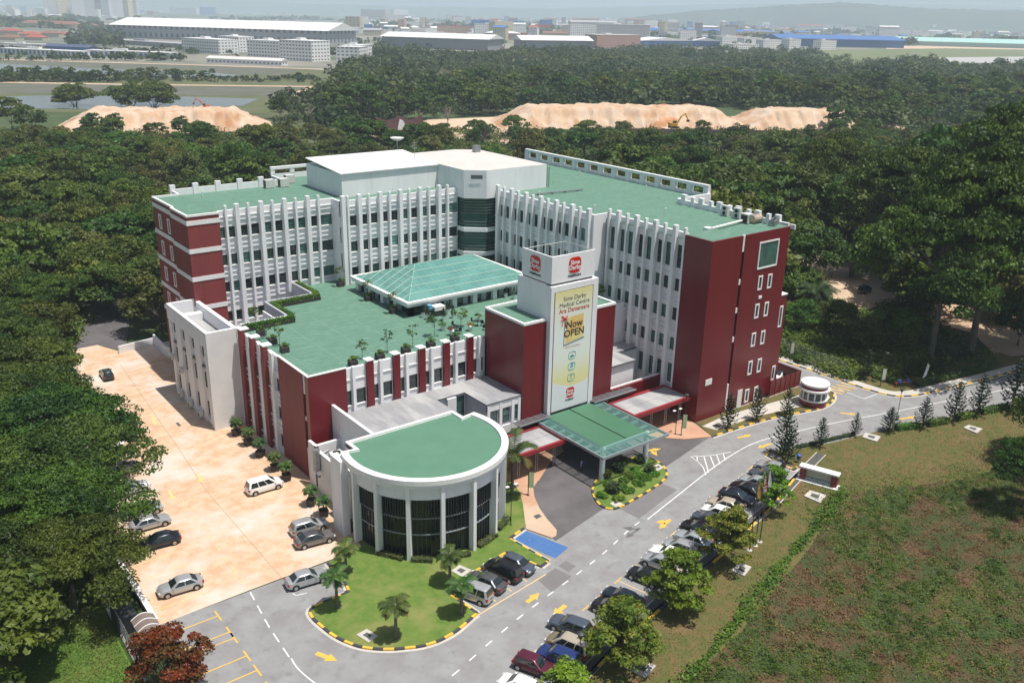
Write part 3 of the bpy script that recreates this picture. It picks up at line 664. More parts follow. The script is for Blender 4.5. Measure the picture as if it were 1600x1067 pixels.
# ---- skylight hall on the terrace
sk = MB(); 
for k in range(5):
    v = 107.9+k*3.95; sk.box(65.1, 65.9, v-.45, v+.35, TZ, 15.3, M['white'])
for k in range(7):
    u = 65.1+k*3.82; sk.box(u, u+.8, 107.45, 108.25, TZ, 15.3, M['white'])
sk.box(64.5, 88.6, 107.0, 108.3, 15.3, 15.75, M['white']); sk.box(64.5, 65.8, 108.3, 124.2, 15.3, 15.75, M['white'])
sk.box(87.3, 88.6, 108.3, 124.2, 15.3, 15.75, M['white']); sk.box(65.8, 87.3, 122.9, 124.2, 15.3, 15.75, M['white'])
sk.box(64.3, 88.8, 106.8, 107.35, 15.75, 16.1, M['capwhite']); sk.box(64.3, 88.8, 123.85, 124.4, 15.75, 16.1, M['capwhite'])
sk.box(64.3, 64.85, 107.35, 123.85, 15.75, 16.1, M['capwhite']); sk.box(88.25, 88.8, 107.35, 123.85, 15.75, 16.1, M['capwhite'])
sko = sk.build('skylight_surround', H)
sk = MB(); sk.box(65.7, 87.5, 108.2, 123.2, TZ, 15.3, M['glassD']); sk.build('hall_glazing', sko)
sk = MB()
for k in range(13): 
    u = 66.3+k*1.75; sk.box(u, u+(.9 if k % 2 else .12), 108.05, 108.2, TZ, 15.3, M['greywall' if k % 2 else 'frame'])
for k in range(9):
    v = 109.0+k*1.75; sk.box(65.55, 65.7, v, v+(.8 if k % 2 else .12), TZ, 15.3, M['greywall' if k % 2 else 'frame'])
sk.split('glazing_bar', sko)
x0, x1, y0, y1 = 64.9, 88.2, 107.4, 123.8; ym = (y0+y1)/2; ze = 15.98; zr = 19.0; xa, xb = x0+6.2, x1-6.2
pr = MB(); pr.add([(x0, y0, ze), (x1, y0, ze), (x1, y1, ze), (x0, y1, ze), (xa, ym, zr), (xb, ym, zr)], [(0, 1, 5, 4), (1, 2, 5), (2, 3, 4, 5), (3, 0, 4)], M['skyglass'])
pro = pr.build('skylight', H)
br = MB()
def bar(a, b_): br.tube([a, b_], .06, 4, M['skyline'], cap=False)
def lerp(a, b_, t): return tuple(a[i]+(b_[i]-a[i])*t for i in range(3))
A, B_, C_, D_ = (x0, y0, ze), (x1, y0, ze), (x1, y1, ze), (x0, y1, ze); E_, F_ = (xa, ym, zr), (xb, ym, zr)
for a, b_ in ((A, E_), (D_, E_), (B_, F_), (C_, F_), (E_, F_)): bar(a, b_)
n = 14
for i in range(1, n):
    x = x0+(x1-x0)*i/n; t = min(1, (x-x0)/6.2, (x1-x)/6.2)
    for s in (0, 1):
        yy0 = y0 if s == 0 else y1
        bar((x, yy0, ze), (x, yy0+(ym-yy0)*t, ze+(zr-ze)*t))
for j in range(1, 5):
    t = j/5; z = ze+(zr-ze)*t
    for s in (0, 1):
        yy0 = y0 if s == 0 else y1; y = yy0+(ym-yy0)*t
        bar((x0+6.2*t, y, z), (x1-6.2*t, y, z))
    bar((x0+6.2*t, y0+(ym-y0)*t, z), (x0+6.2*t, y1-(y1-ym)*t, z)); bar((x1-6.2*t, y0+(ym-y0)*t, z), (x1-6.2*t, y1-(y1-ym)*t, z))
for i in range(1, 9):
    y = y0+(y1-y0)*i/9; t = min(1, (y-y0)/(ym-y0), (y1-y)/(y1-ym)); bar((x0, y, ze), (x0+6.2*t, y, ze+(zr-ze)*t)); bar((x1, y, ze), (x1-6.2*t, y, ze+(zr-ze)*t))
br.v = [(x, y, z+.03) for x, y, z in br.v]; br.build('glazing_bar', pro)
# ---- grey roofed lower range in front of the terrace block
gr = MB(); GZ = 8.4
gp = [(47.0, 93.1), (68.5, 93.1), (68.5, 84.9), (62.7, 84.9), (62.7, 89.9), (58.3, 89.9), (58.3, 83.0), (45.6, 83.0), (45.6, 93.1)]
gr.prism(gp, 8.25, GZ, M['greytrim']); gr.build('roof_edge', H)
gr = MB(); gr.sheet([(x+(-.0), y) for x, y in gp], GZ+.012, M['greyroof']); gr.build('roof', H)
gw = MB(); gw.box(62.95, 68.5, 85.2, 93.5, 0, 8.25, M['greywall']); gw.box(46.0, 58.1, 84.5, 93.5, 0, 8.25, M['greywall']); gw.box(58.1, 62.95, 90.2, 93.5, 0, 8.25, M['white'])
for u in (62.9, 64.9, 66.9, 68.0): gw.box(u, u+.45, 84.95, 85.2, 3.2, 8.0, M['white'])
gw.box(62.9, 68.5, 85.0, 85.2, 3.4, 4.6, M['white']); gw.box(62.9, 68.5, 85.0, 85.2, 7.2, 8.2, M['white'])
gw.box(59.8, 61.2, 89.6, 90.2, 2, 8.2, M['white']); gw.build('low_range_wall', H)
F85 = FV(85.2)
for a in (63.5, 65.55, 67.35): add_win(F85, a, a+.65 if a > 67 else a+1.1, 5.1, 7.0, d=.02, style=0, glass=M['glassG'])
add_win(FV(90.2), 61.3, 62.8, 4, 7.9, d=.02, style=0, glass=M['glassG']); add_win(FV(90.2), 58.4, 59.6, 4.4, 6.4, d=.02, style=0, glass=M['glassD'])
q = MB(); q.box(44.95, 45.35, 83.3, 93.4, 0, 9.9, M['white']); q.build('screen_wall', H)
# ---- air-conditioning yard with its white wall
q = MB(); q.box(41.5, 41.9, 82.3, 91.2, 0, 5.6, M['offwhite']); q.box(41.5, 44.95, 91.2, 91.6, 0, 6.1, M['offwhite']); q.box(41.5, 41.9, 91.2, 93.35, 0, 6.0, M['offwhite'])
q.box(41.9, 44.95, 83.5, 91.2, 0, 3.6, M['greyroof']); q.build('yard_wall', H)
# ---- round glass front
OC = (49.0, 78.2)
def circ(r, a0, a1, n): return [(OC[0]+r*math.cos(R(a0+(a1-a0)*i/n)), OC[1]+r*math.sin(R(a0+(a1-a0)*i/n))) for i in range(n+1)]
def plan(r, back=83.2, ins=0.0, z=0):
    a = math.degrees(math.asin((81.3-ins-OC[1])/r))
    arc = circ(r, 180-a, 360+a, 72)
    return arc+[(56.2-ins, arc[-1][1]-.3), (56.2-ins, back-ins), (41.5+ins, back-ins), (41.5+ins, arc[0][1]-.3)]
oz = 9.75
q = MB(); q.prism(plan(9.35), 8.9, oz, M['white']); q.build('roof_slab', H)
q = MB(); q.sheet(plan(8.75, ins=.45), oz+.015, M['roofgreen2']); q.build('roof', H)
po, pi_ = plan(9.6), plan(8.8, ins=.4)
q = MB(); n = len(po)
for i in range(n):
    j = (i+1) % n
    a, b_, c, d = po[i], po[j], pi_[j], pi_[i]
    z0, z1 = 9.45, 10.0
    q.add([(*a, z0), (*b_, z0), (*c, z0), (*d, z0), (*a, z1), (*b_, z1), (*c, z1), (*d, z1)], [(4, 5, 6, 7), (0, 1, 5, 4), (2, 3, 7, 6), (0, 3, 2, 1)], M['capwhite'])
q.build('parapet', H)
q = MB(); q.prism(circ(8.95, 170, 370, 48)+[(56.0, 83.0), (42.0, 83.0)], 7.4, 8.9, M['white']); q.build('fascia', H)
q = MB(); q.prism(circ(8.5, 168, 372, 48)+[(56.0, 82.8), (42.0, 82.8)], 0, 7.4, M['curtain']); cg = q.build('curtain_glazing', H)
q = MB()
for i in range(62):
    a = R(172+i*3.3)
    if i < 61: q.obox((OC[0]+8.52*math.cos(a), OC[1]+8.52*math.sin(a)), a, .12, .05, 0, 7.38, M['frame'])
q.build('mullion', cg)
q = MB()
for z in (2.9, 4.9):
    pass
arc = circ(8.56, 170, 370, 100)
q.cuts = []; tr_ = []
for z in (2.9, 4.9):
    q = MB(); strip(q, circ(8.56, 170, 370, 60), .16, z, M['lframe'], z1=z+.1); q.build('transom', cg)
q = MB()
for i in range(100):
    a = R(170+2*i)
    q.obox((OC[0]+8.62*math.cos(a), OC[1]+8.62*math.sin(a)), a, .22, .06, 4.95, 7.35, M['frame'])
q.build('sun_fin', cg)
for k in range(10):
    a = R(180+23.2*k-.2)
    if k == 9: a = R(372)
    q = MB(); q.obox((OC[0]+8.95*math.cos(a), OC[1]+8.95*math.sin(a)), a, .9, .42, 0, 9.45, M['white']); q.build('column', H)
q = MB(); q.obox((39.6, 81.2), 0, .9, 2.4, 0, 9.45, M['white']); q.build('column', H)
# ---- banner tower
tw = MB(); tw.box(68.5, 72.35, 84.75, 93.35, 0, 18.1, M['red']); tw.box(80.6, 84.9, 84.75, 93.35, 0, 18.1, M['red']); tw.box(72.35, 80.6, 91.1, 93.35, 0, 18.1, M['red'])
tw.build('tower_base', H)
q = MB(); q.box(68.45, 68.8, 84.7, 93.4, 18.1, 18.42, M['capwhite']); q.box(68.8, 72.3, 84.7, 85.05, 18.1, 18.42, M['capwhite']); q.box(80.6, 84.6, 84.7, 85.05, 18.1, 18.42, M['capwhite'])
q.box(84.6, 84.95, 84.7, 93.4, 18.1, 18.42, M['capwhite']); q.box(68.8, 84.6, 93.05, 93.4, 18.1, 18.42, M['capwhite']); q.split('coping', H)
q = MB(); q.box(68.8, 84.6, 85.05, 93.05, 18.0, 18.13, M['roofgreen']); q.build('roof', H)
tw = MB(); tw.box(72.3, 80.62, 84.6, 91.1, 0, 22.85, M['white'])
tw.box(72.3, 72.85, 84.0, 84.6, 3.6, 22.85, M['white']); tw.box(79.75, 80.62, 84.0, 84.6, 3.6, 22.85, M['white']); tw.box(72.85, 79.75, 84.0, 84.6, 22.05, 22.85, M['white'])
tw.build('sign_tower', H)
q = MB(); q.box(72.7, 79.9, 84.5, 90.5, 22.87, 23.15, M['frame']); q.build('gap_strip', H)
q = MB(); q.box(72.45, 80.0, 84.25, 84.45, 23.15, 26.8, M['white']); q.box(72.45, 72.65, 84.45, 90.4, 23.15, 26.8, M['white']); 
q.build('logo_box', H)
q = MB()
for k in range(7):
    u = 72.9+k*1.1; q.tube([(u, 90.2, 23.2), (u, 90.2, 26.7)], .045, 5, M['acwhite'])
for k in range(6):
    q.tube([(79.9, 84.5+k*1.1, 23.2), (79.9, 84.5+k*1.1, 26.7)], .05, 5, M['acwhite']); 
for z in (24.8, 26.7): q.tube([(72.7, 90.2, z), (79.9, 90.2, z), (79.9, 84.5, z)], .05, 5, M['acwhite'])
q.build('lattice_frame', H)
# banner with its printing
bm = bpy.data.materials.new('banner_print'); bm.use_nodes = True; N = bm.node_tree.nodes; Lk = bm.node_tree.links
P = N['Principled BSDF']; P.inputs['Roughness'].default_value = .45
tc = N.new('ShaderNodeTexCoord'); sp = N.new('ShaderNodeSeparateXYZ'); Lk.new(tc.outputs['Generated'], sp.inputs[0])
cr = N.new('ShaderNodeValToRGB'); Lk.new(sp.outputs['Z'], cr.inputs[0]); e = cr.color_ramp.elements
e[0].position = 0; e[0].color = (.72, .74, .76, 1); e[1].position = 1; e[1].color = (.74, .67, .30, 1)
for pz_, c in ((.18, (.78, .68, .34, 1)), (.27, (.76, .72, .38, 1)), (.44, (.76, .80, .72, 1)), (.62, (.75, .80, .78, 1)), (.82, (.75, .78, .68, 1)), (.92, (.76, .74, .48, 1))):
    q_ = e.new(pz_); q_.color = c
Lk.new(cr.outputs[0], P.inputs['Base Color'])
bn = MB(); bn.box(72.98, 79.6, 83.96, 84.02, 4.9, 21.95, bm); bno = bn.build('banner', H)
def curve_sheet(pts, v, m_, name, par, org=None):
    b2 = MB(); b2.add([(x, v, z) for x, z in pts], [tuple(range(len(pts)))], m_); return b2.build(name, par)
M['bwhite'] = mat('banner_white', (.74, .75, .77), .5); M['ink'] = mat('banner_black_ink', (.03, .03, .035), .5); M['inkred'] = mat('banner_red_ink', (.5, .03, .03), .5)
M['logored'] = mat('logo_red', (.55, .012, .012), .35, (.62, .05, .012), .5, lo=.55, hi=.75); M['logowhite'] = mat('logo_white', (.85, .85, .85), .4); M['teal'] = mat('banner_teal_ink', (.05, .30, .28), .5)
M['card'] = mat('banner_yellow_card', (.76, .70, .30), .5, (.72, .38, .08), .5, coord='World'); M['bblue'] = mat('banner_blue_ink', (.15, .4, .6), .5)
curve_sheet([(73.0, 4.92), (79.58, 4.92)]+[(79.58-(6.58)*i/16, 8.75+.75*((i/16)**1.2-1)*1.0+ -1.0*math.sin(math.pi*i/16)*.75+.6) for i in range(17)], 83.955, M['bwhite'], 'banner_panel', bno)
def text_data(s, size, bold=0.0):
    cu = bpy.data.curves.new('t', 'FONT'); cu.body = s; cu.size = size; cu.align_x = 'CENTER'; cu.offset = bold; cu.resolution_u = 3
    o = bpy.data.objects.new('t', cu); col.objects.link(o); dg = bpy.context.evaluated_depsgraph_get(); dg.update()
    me = bpy.data.meshes.new_from_object(o.evaluated_get(dg)); bpy.data.objects.remove(o); return me
def text(s, u, v, z, size, m_, par, face='v', name='lettering', bold=0.0, sx=1.0):
    me = text_data(s, size, bold); me.materials.clear(); me.materials.append(m_); o_ = MB.org
    for vv in me.vertices:
        x, y = vv.co.x*sx, vv.co.y
        vv.co = (u+x-o_[0], v-o_[1], z+y-o_[2]) if face == 'v' else (u-o_[0], v-x-o_[1], z+y-o_[2])
    return link(name, me, par)
text('Sime Darby', 76.4, 83.945, 20.6, .86, M['ink'], bno); text('Medical Centre', 76.4, 83.945, 19.78, .86, M['ink'], bno); text('Ara Damansara', 76.4, 83.945, 18.98, .86, M['inkred'], bno, bold=.012)
curve_sheet([(75.0, 14.55), (78.15, 14.95), (78.15, 18.35), (75.2, 18.15)], 83.952, M['card'], 'banner_panel', bno)
q = MB(); 
for a, b_ in (((74.75, 14.35), (78.4, 14.9)), ((74.75, 14.35), (74.8, 17.6))): q.tube([(a[0], 83.95, a[1]), (b_[0], 83.95, b_[1])], .05, 4, M['ink'])
for a, b_ in (((74.1, 18.0), (75.3, 18.5)), ((74.2, 18.6), (75.2, 17.9)), ((74.7, 18.2), (74.3, 17.2)), ((74.75, 18.2), (75.0, 16.9))): q.tube([(a[0], 83.95, a[1]), (b_[0], 83.95, b_[1])], .09, 4, M['inkred'])
q.build('ribbon_print', bno)
text('Now', 76.5, 83.94, 16.65, 1.45, M['ink'], bno, bold=.03); text('OPEN', 76.55, 83.94, 15.45, 1.4, M['ink'], bno, bold=.03)
text('Centres of Excellence', 76.4, 83.945, 13.85, .32, M['inkred'], bno)
for zc in (12.65, 11.05, 9.4):
    q = MB(); rr = [(76.35+.62*math.copysign(abs(math.cos(t))**.6, math.cos(t)), zc+.52*math.copysign(abs(math.sin(t))**.6, math.sin(t))) for t in [2*math.pi*i/28 for i in range(29)]]
    q.tube([(x, 83.95, z) for x, z in rr], .035, 4, M['teal'], cap=False); o1 = q.build('icon_print', bno)
curve_sheet([(76.0, 12.5), (76.35, 12.75), (76.7, 12.5), (76.8, 12.35), (75.9, 12.35)], 83.948, M['teal'], 'icon_print', bno)
curve_sheet([(76.2, 10.75), (76.55, 10.8), (76.7, 11.15), (76.55, 11.45), (76.25, 11.4), (76.1, 11.0)], 83.948, M['bblue'], 'icon_print', bno)
curve_sheet([(76.3, 9.05), (76.4, 9.05), (76.45, 9.75), (76.25, 9.75)], 83.948, M['teal'], 'icon_print', bno)
def logo(u, v, z, s, par, face='v', off=.06):
    def pt(x, zz, d): return (u+x, v-d, z+zz) if face == 'v' else (u-d, v-x, z+zz)
    n = 32; rr = [(s*math.copysign(abs(math.cos(t))**.55, math.cos(t)), s*1.0*math.copysign(abs(math.sin(t))**.55, math.sin(t))) for t in [2*math.pi*i/n for i in range(n)]]
    q = MB(); vs = [pt(x, zz, 0) for x, zz in rr]+[pt(x, zz, off) for x, zz in rr]
    q.add(vs, [tuple(range(n, 2*n))]+[(i, (i+1) % n, n+(i+1) % n, n+i) for i in range(n)], M['logored']); lo = q.build('logo', par)
    for t_, zz, sz in (('Sime', .08*s, .80*s), ('Darby', -.58*s, .80*s)):
        p_ = pt(0, zz, off+.012); text(t_, p_[0], p_[1], p_[2], sz, M['logowhite'], lo, face=face, bold=.02*s)
    p_ = pt(0, -1.5*s, .03); text('Healthcare', p_[0], p_[1], p_[2], .5*s, M['ink'], par, face=face, bold=.02)
logo(76.4, 84.25, 25.25, 1.05, H); logo(72.45, 87.6, 25.25, 1.05, H, face='u'); logo(76.3, 83.95, 7.15, .75, bno, off=.01)
# ---- glass and green canopy over the drive
cn = MB(); cn.box(71.9, 75.9, 72.5, 83.6, 4.62, 4.8, M['canopygreen']); cn.box(76.1, 79.7, 72.5, 83.6, 4.62, 4.8, M['canopygreen']); cn.box(75.9, 76.1, 72.5, 83.6, 4.6, 4.7, M['black'])
cn.build('canopy_roof', H)
M['canglass'] = mat('canopy_glass', (.12, .29, .26), .06, spec=.9, alpha=.42)
cg = MB(); a0, a1, b0, b1 = 70.25, 82.1, 70.6, 83.4
cg.add([(71.9, 72.5, 4.66), (79.7, 72.5, 4.66), (a1-.1, b0+.1, 4.42), (a0+.1, b0+.1, 4.42)], [(0, 3, 2, 1)], M['canglass'])
cg.add([(71.9, 72.5, 4.66), (71.9, b1, 4.66), (a0+.1, b1, 4.42), (a0+.1, b0+.1, 4.42)], [(0, 1, 2, 3)], M['canglass'])
cg.add([(79.7, 72.5, 4.66), (79.7, b1, 4.66), (a1-.1, b1, 4.42), (a1-.1, b0+.1, 4.42)], [(0, 3, 2, 1)], M['canglass'])
cg.build('canopy_glass', H)
cf = MB()
for x0_, x1_, y0_, y1_ in ((a0, a1, b0, b0+.18), (a0, a0+.18, b0+.18, b1), (a1-.18, a1, b0+.18, b1)): cf.box(x0_, x1_, y0_, y1_, 4.15, 4.5, M['lframe'])
M['cbeam'] = mat('canopy_beam_paint', (.30, .46, .43), .4)
for k in range(5): 
    u = 72.0+k*1.9; cf.box(u, u+.08, b0+.18, 72.5, 4.05, 4.4, M['cbeam'])
for k in range(7):
    v = 72.6+k*1.75; cf.box(a0+.18, 71.9, v, v+.08, 4.05, 4.4, M['cbeam']); cf.box(79.7, a1-.18, v, v+.08, 4.05, 4.4, M['cbeam'])
cf.box(71.85, 71.95, 72.4, 83.6, 4.2, 4.75, M['cbeam']); cf.box(79.65, 79.75, 72.4, 83.6, 4.2, 4.75, M['cbeam']); cf.box(71.95, 79.65, 72.4, 72.5, 4.2, 4.75, M['cbeam'])
cf.build('canopy_frame', H)
for u in (72.1, 80.0): 
    q = MB(); q.tube([(u, 72.6, 0), (u, 72.6, 4.6)], .36, 18, M['colw']); q.build('column', H, 40)
M['louv'] = mat('brown_grey_louvre', (.13, .11, .12), .4, metal=.3)
for x0_, x1_ in ((66.9, 72.3), (80.3, 88.6)):
    q = MB(); q.box(x0_, x1_, 83.2, 84.7, 4.75, 4.82, M['louv'])
    for k in range(int((x1_-x0_)/1.2)+1): q.box(x0_+k*1.2, x0_+k*1.2+.07, 83.15, 84.7, 4.82, 4.9, M['lframe'])
    q.box(x0_, x1_, 83.1, 83.2, 4.72, 4.9, M['lframe']); q.build('sun_louvre', H)
# ---- covered walks
for x0_, x1_ in ((59.0, 70.6), (83.2, 94.9)):
    q = MB(); q.box(x0_+.3, x1_-.3, 78.4, 80.7, 3.62, 3.8, M['greyroof']); q.box(x0_+.3, x1_-.3, 80.75, 83.0, 3.62, 3.8, M['greyroof']); w_ = q.build('walk_roof', H)
    q = MB(); q.box(x0_, x1_, 78.0, 78.4, 3.4, 3.95, M['awnred']); q.box(x0_, x1_, 83.0, 83.5, 3.4, 3.95, M['awnred']); q.box(x0_, x0_+.3, 78.4, 83.0, 3.4, 3.95, M['awnred']); q.box(x1_-.3, x1_, 78.4, 83.0, 3.4, 3.95, M['awnred'])
    q.box(x0_+.3, x1_-.3, 80.7, 80.75, 3.6, 3.75, M['black']); q.build('fascia', w_)
    for k in range(4):
        q = MB()
        for d in (-.18, .18): q.tube([(x0_+1.5+k*3+d, 79.0, 0), (x0_+1.5+k*3+d, 79.0, 3.6)], .07, 8, M['metal'])
        q.build('post', w_)
q = MB(); q.box(70.6, 83.2, 83.4, 84.5, 0, 4.5, M['glassD']); q.build('entrance_glazing', H)
# ---- small buildings between tower and right wing
q = MB(); q.box(84.9, 90.8, 86.1, 93.3, 0, 7.85, M['offwhite']); q.box(90.8, 95.6, 90.0, 93.3, 0, 7.85, M['white']); q.box(84.9, 95.5, 84.9, 86.1, 0, 3.9, M['red'])
q.box(85, 95.5, 84.6, 84.95, 0, 5.0, M['red']); q.box(85, 95.5, 84.95, 85.25, 4.9, 5.15, M['capwhite']); q.build('low_range_wall', H)
q = MB(); q.prism([(84.9, 85.8), (91.1, 85.8), (91.1, 89.7), (95.6, 89.7), (95.6, 93.5), (84.9, 93.5)], 7.85, 8.05, M['greytrim']); q.sheet([(84.9, 85.95), (90.95, 85.95), (90.95, 89.85), (95.4, 89.85), (95.4, 93.5), (84.9, 93.5)], 8.06, M['greyroof']); q.build('roof', H)
add_win(FV(90.0), 92.3, 94.2, 3.4, 6.6, d=.02, style=0, glass=M['glassG'])
q = MB(); q.box(84.9, 86.0, 93.0, 110.0, TZ, TZ+.95, M['white']); 
q = MB(); q.box(85.5, 95.0, 92.95, 93.25, TZ-.6, TZ+.75, M['white']); q.box(91.4, 91.9, 92.7, 92.95, 8.1, TZ+.9, M['white']); q.build('parapet', H)
q = MB(); q.sheet([(90.9, 86.0), (95.4, 86.0), (95.4, 89.9), (90.9, 89.9)], .5, M['roofgreen']); q.build('garden_court', H)
q = MB()
for k in range(5): q.box(42.3, 65, 133.5+k*3.7, 133.56+k*3.7, RZ+.002, RZ+.006, M['joint'])
for k in range(6): q.box(46.5+k*3.84, 46.56+k*3.84, 131.2, 150, RZ+.007, RZ+.010, M['joint'])
for k in range(5): q.box(95.8+k*5.0, 95.86+k*5.0, 79.6 if k < 4 else 101, 151, RZ+.002, RZ+.006, M['joint'])
for k in range(18): q.box(96, 113 if k < 5 else 121.4, 80+k*4, 80.05+k*4, RZ+.007, RZ+.010, M['joint'])
q.build('roof_joint', H); q = MB()
for k in range(5): q.box(44+k*4.6, 44.05+k*4.6, 94.2, 115, TZ+.002, TZ+.006, M['joint'])
for k in range(7): q.box(50.2 if k > 4 else 43, 64.2, 95.5+k*4.4, 95.55+k*4.4, TZ+.007, TZ+.010, M['joint'])
q.build('roof_joint', H)
for x_, y_, z_ in ((98, 104, RZ), (98, 118, RZ), (106, 96, RZ), (118, 112, RZ), (118, 130, RZ), (50, 148, RZ), (60, 134, RZ)):
    q = MB(); q.tube([(x_, y_, z_), (x_, y_, z_+.7)], .09, 8, M['capwhite']); q.lathe([(.16, .7), (.16, .78)], c=(x_, y_, z_), n=8, mat=M['capwhite']); q.build('vent_pipe', H)
flush_windows()
MB.org = Vector((0, 0, 0))
# ================================================================ vehicles
def paint(name, c, metal=.3): return mat(name, c, .28, metal=metal, coat=.6, spec=.5)
PAINT = {'silver': paint('silver_paint', (.46, .47, .48), .5), 'pale': paint('pale_blue_silver_paint', (.44, .48, .50), .45), 'white': paint('white_paint', (.78, .78, .76), 0), 'black': paint('black_paint', (.010, .010, .012), .2),
 'navy': paint('navy_paint', (.012, .018, .032), .3), 'grey': paint('grey_paint', (.11, .115, .12), .5), 'bronze': paint('bronze_grey_paint', (.20, .18, .175), .5), 'beige': paint('beige_paint', (.48, .42, .33), .3),
 'bluegrey': paint('blue_grey_paint', (.09, .11, .145), .4), 'blue': paint('blue_paint', (.02, .04, .16), .3), 'maroon': paint('maroon_paint', (.10, .012, .03), .3), 'dkgreen': paint('dark_green_paint', (.02, .035, .03), .3), 'gold': paint('gold_brown_paint', (.24, .20, .12), .4)}
M['cglass'] = mat('car_glass', (.012, .018, .02), .04, spec=.9, coat=.5); M['tyre'] = mat('tyre_rubber', (.015, .015, .015), .8); M['rim'] = mat('alloy_rim', (.45, .45, .46), .3, metal=.7)
M['hl'] = mat('headlight_glass', (.55, .58, .6), .1, metal=.2); M['tl'] = mat('tail_light_red', (.35, .01, .01), .2); M['plate'] = mat('number_plate', (.02, .02, .02), .5)
STY = {  # length, height, hood z, boot z, greenhouse base rear/front, roof rear/front
 'sedan': (4.5, 1.45, .86, .98, -1.75, 1.05, -1.0, .25), 'hatch': (3.9, 1.50, .88, .95, -1.80, 1.05, -1.45, .25), 'mpv': (4.55, 1.78, .98, 1.0, -2.18, 1.45, -1.95, .55), 'wagon': (4.4, 1.55, .90, .96, -2.08, 1.05, -1.75, .2), 'suv': (4.4, 1.72, 1.0, 1.02, -2.08, 1.15, -1.8, .35)}
def make_car(style, roofmat=None):
    L, Ht, hz, bz, gb, gf, rb, rf_ = STY[style]; W = .87 if L > 4 else .82; h = L/2; belt = .92 if Ht < 1.6 else 1.05
    root = empty('parked_car'); body = bpy.data.materials['silver_paint']
    st = []   # x, zlow, ztop, halfwidth factor
    n = 26
    for i in range(n+1):
        x = -h+L*i/n; t = abs(x)/h
        wf = 1-(max(0, t-.72)/.28)**2.2*.24
        zl = .22+max(0, t-.88)/.12*.14
        if x > gf-.15: s = (x-gf+.15)/(h-gf+.15); zt = belt+.02-(belt+.02-hz)*min(1, s*1.2)-max(0, s-.7)/.3*.20
        elif x < gb+.1: s = (gb+.1-x)/(gb+.1+h+1e-6); zt = bz-(max(0, s-.6)/.4)*.12
        else: zt = belt
        if i in (0, n): zt -= .1; wf *= .93
        st.append((x, zl, zt, W*wf))
    vs = []; fs = []
    for x, zl, zt, w_ in st:
        zm = zl+(zt-zl)*.5
        ring = [(w_*.86, zl), (w_*.98, zl+.1), (w_, zm), (w_*.985, zt-.16), (w_*.93, zt-.04), (w_*.75, zt+.012), (w_*.35, zt+.03)]
        ring = ring+[(-y, z) for y, z in ring[::-1]]
        vs += [(x, y, z) for y, z in ring]
    k = 14
    for i in range(n):
        for j in range(k):
            fs.append((i*k+j, i*k+(j+1) % k, (i+1)*k+(j+1) % k, (i+1)*k+j))
    fs.append(tuple(range(k-1, -1, -1))); fs.append(tuple(range(n*k, n*k+k)))
    b = MB(); b.add(vs, fs, body)
    for sx in (-1, 1):      # dark arches
        for sy in (-1, 1):
            cx = sx*(h-.82 if L > 4 else h-.7); a = [(cx+.40*math.cos(t), .34+.40*math.sin(t)) for t in [math.pi*i/10 for i in range(11)]]
            y = sy*(W+.004); b.add([(x, y, z) for x, z in a]+[(cx-.40, y, .2), (cx+.40, y, .2)], [tuple(range(13)) if sy < 0 else tuple(range(12, -1, -1))], M['black'])
    b.build('body', root, 35)
    # cabin
    zr = Ht; wb_, wr = W*.93, W*.70
    def ringg(z):
        t = (z-belt)/(zr-belt); return gb+(rb-gb)*t, gf+(rf_-gf)*t, wb_+(wr-wb_)*t
    c = MB(); rings = []
    for z, e in ((belt-.06, 0), (belt+(zr-belt)*.5, 0), (zr-.05, 0), (zr+.0, .10), (zr+.035, .35)):
        a0, a1, w_ = ringg(min(z, zr)); a0 += e; a1 -= e; w_ -= e*.45; r_ = .12
        rings.append([(a0, -w_+r_, z), (a0+r_, -w_, z), (a1-r_, -w_, z), (a1, -w_+r_, z), (a1, w_-r_, z), (a1-r_, w_, z), (a0+r_, w_, z), (a0, w_-r_, z)])
    vs = [p for r_ in rings for p in r_]; fs = []
    for i in range(len(rings)-1):
        for j in range(8): fs.append((i*8+j, i*8+(j+1) % 8, (i+1)*8+(j+1) % 8, (i+1)*8+j))
    fs.append(tuple(range((len(rings)-1)*8, len(rings)*8)))
    c.add(vs, fs, roofmat or body); c.build('cabin', root, 40)
    z0, z1 = belt+.03, zr-.09
    def gq(name, pts, off):
        o = Vector(off); q = MB(); p = [Vector(x)+o*.012 for x in pts]; p2 = [Vector(x)-o*.02 for x in pts]
        q.add(p+p2, [(0, 1, 2, 3), (7, 6, 5, 4), (0, 4, 5, 1), (1, 5, 6, 2), (2, 6, 7, 3), (3, 7, 4, 0)], M['cglass']); q.build(name, root)
    (a0, a1, w0), (b0, b1, w1) = ringg(z0), ringg(z1)
    gq('windscreen', [(a1, -w0+.14, z0), (a1, w0-.14, z0), (b1, w1-.12, z1), (b1, -w1+.12, z1)], Vector((zr-belt, 0, gf-rf_)).normalized())
    gq('rear_window', [(a0, w0-.14, z0), (a0, -w0+.14, z0), (b0, -w1+.12, z1), (b0, w1-.12, z1)], Vector((-(zr-belt), 0, rb-gb+.01)).normalized())
    segs = [(.06, .47), (.51, .92)] if Ht < 1.6 else [(.04, .33), (.36, .66), (.69, .94)]
    for sy in (-1, 1):
        for f0, f1 in segs:
            xa0 = a0+.12+(a1-a0-.24)*f0; xa1 = a0+.12+(a1-a0-.24)*f1; xb0 = b0+.12+(b1-b0-.24)*f0; xb1 = b0+.12+(b1-b0-.24)*f1
            p = [(xa0, sy*w0, z0), (xa1, sy*w0, z0), (xb1, sy*w1, z1), (xb0, sy*w1, z1)]
            if sy > 0: p = p[::-1]
            gq('side_window', p, Vector((0, sy*(zr-belt), wb_-wr)).normalized())
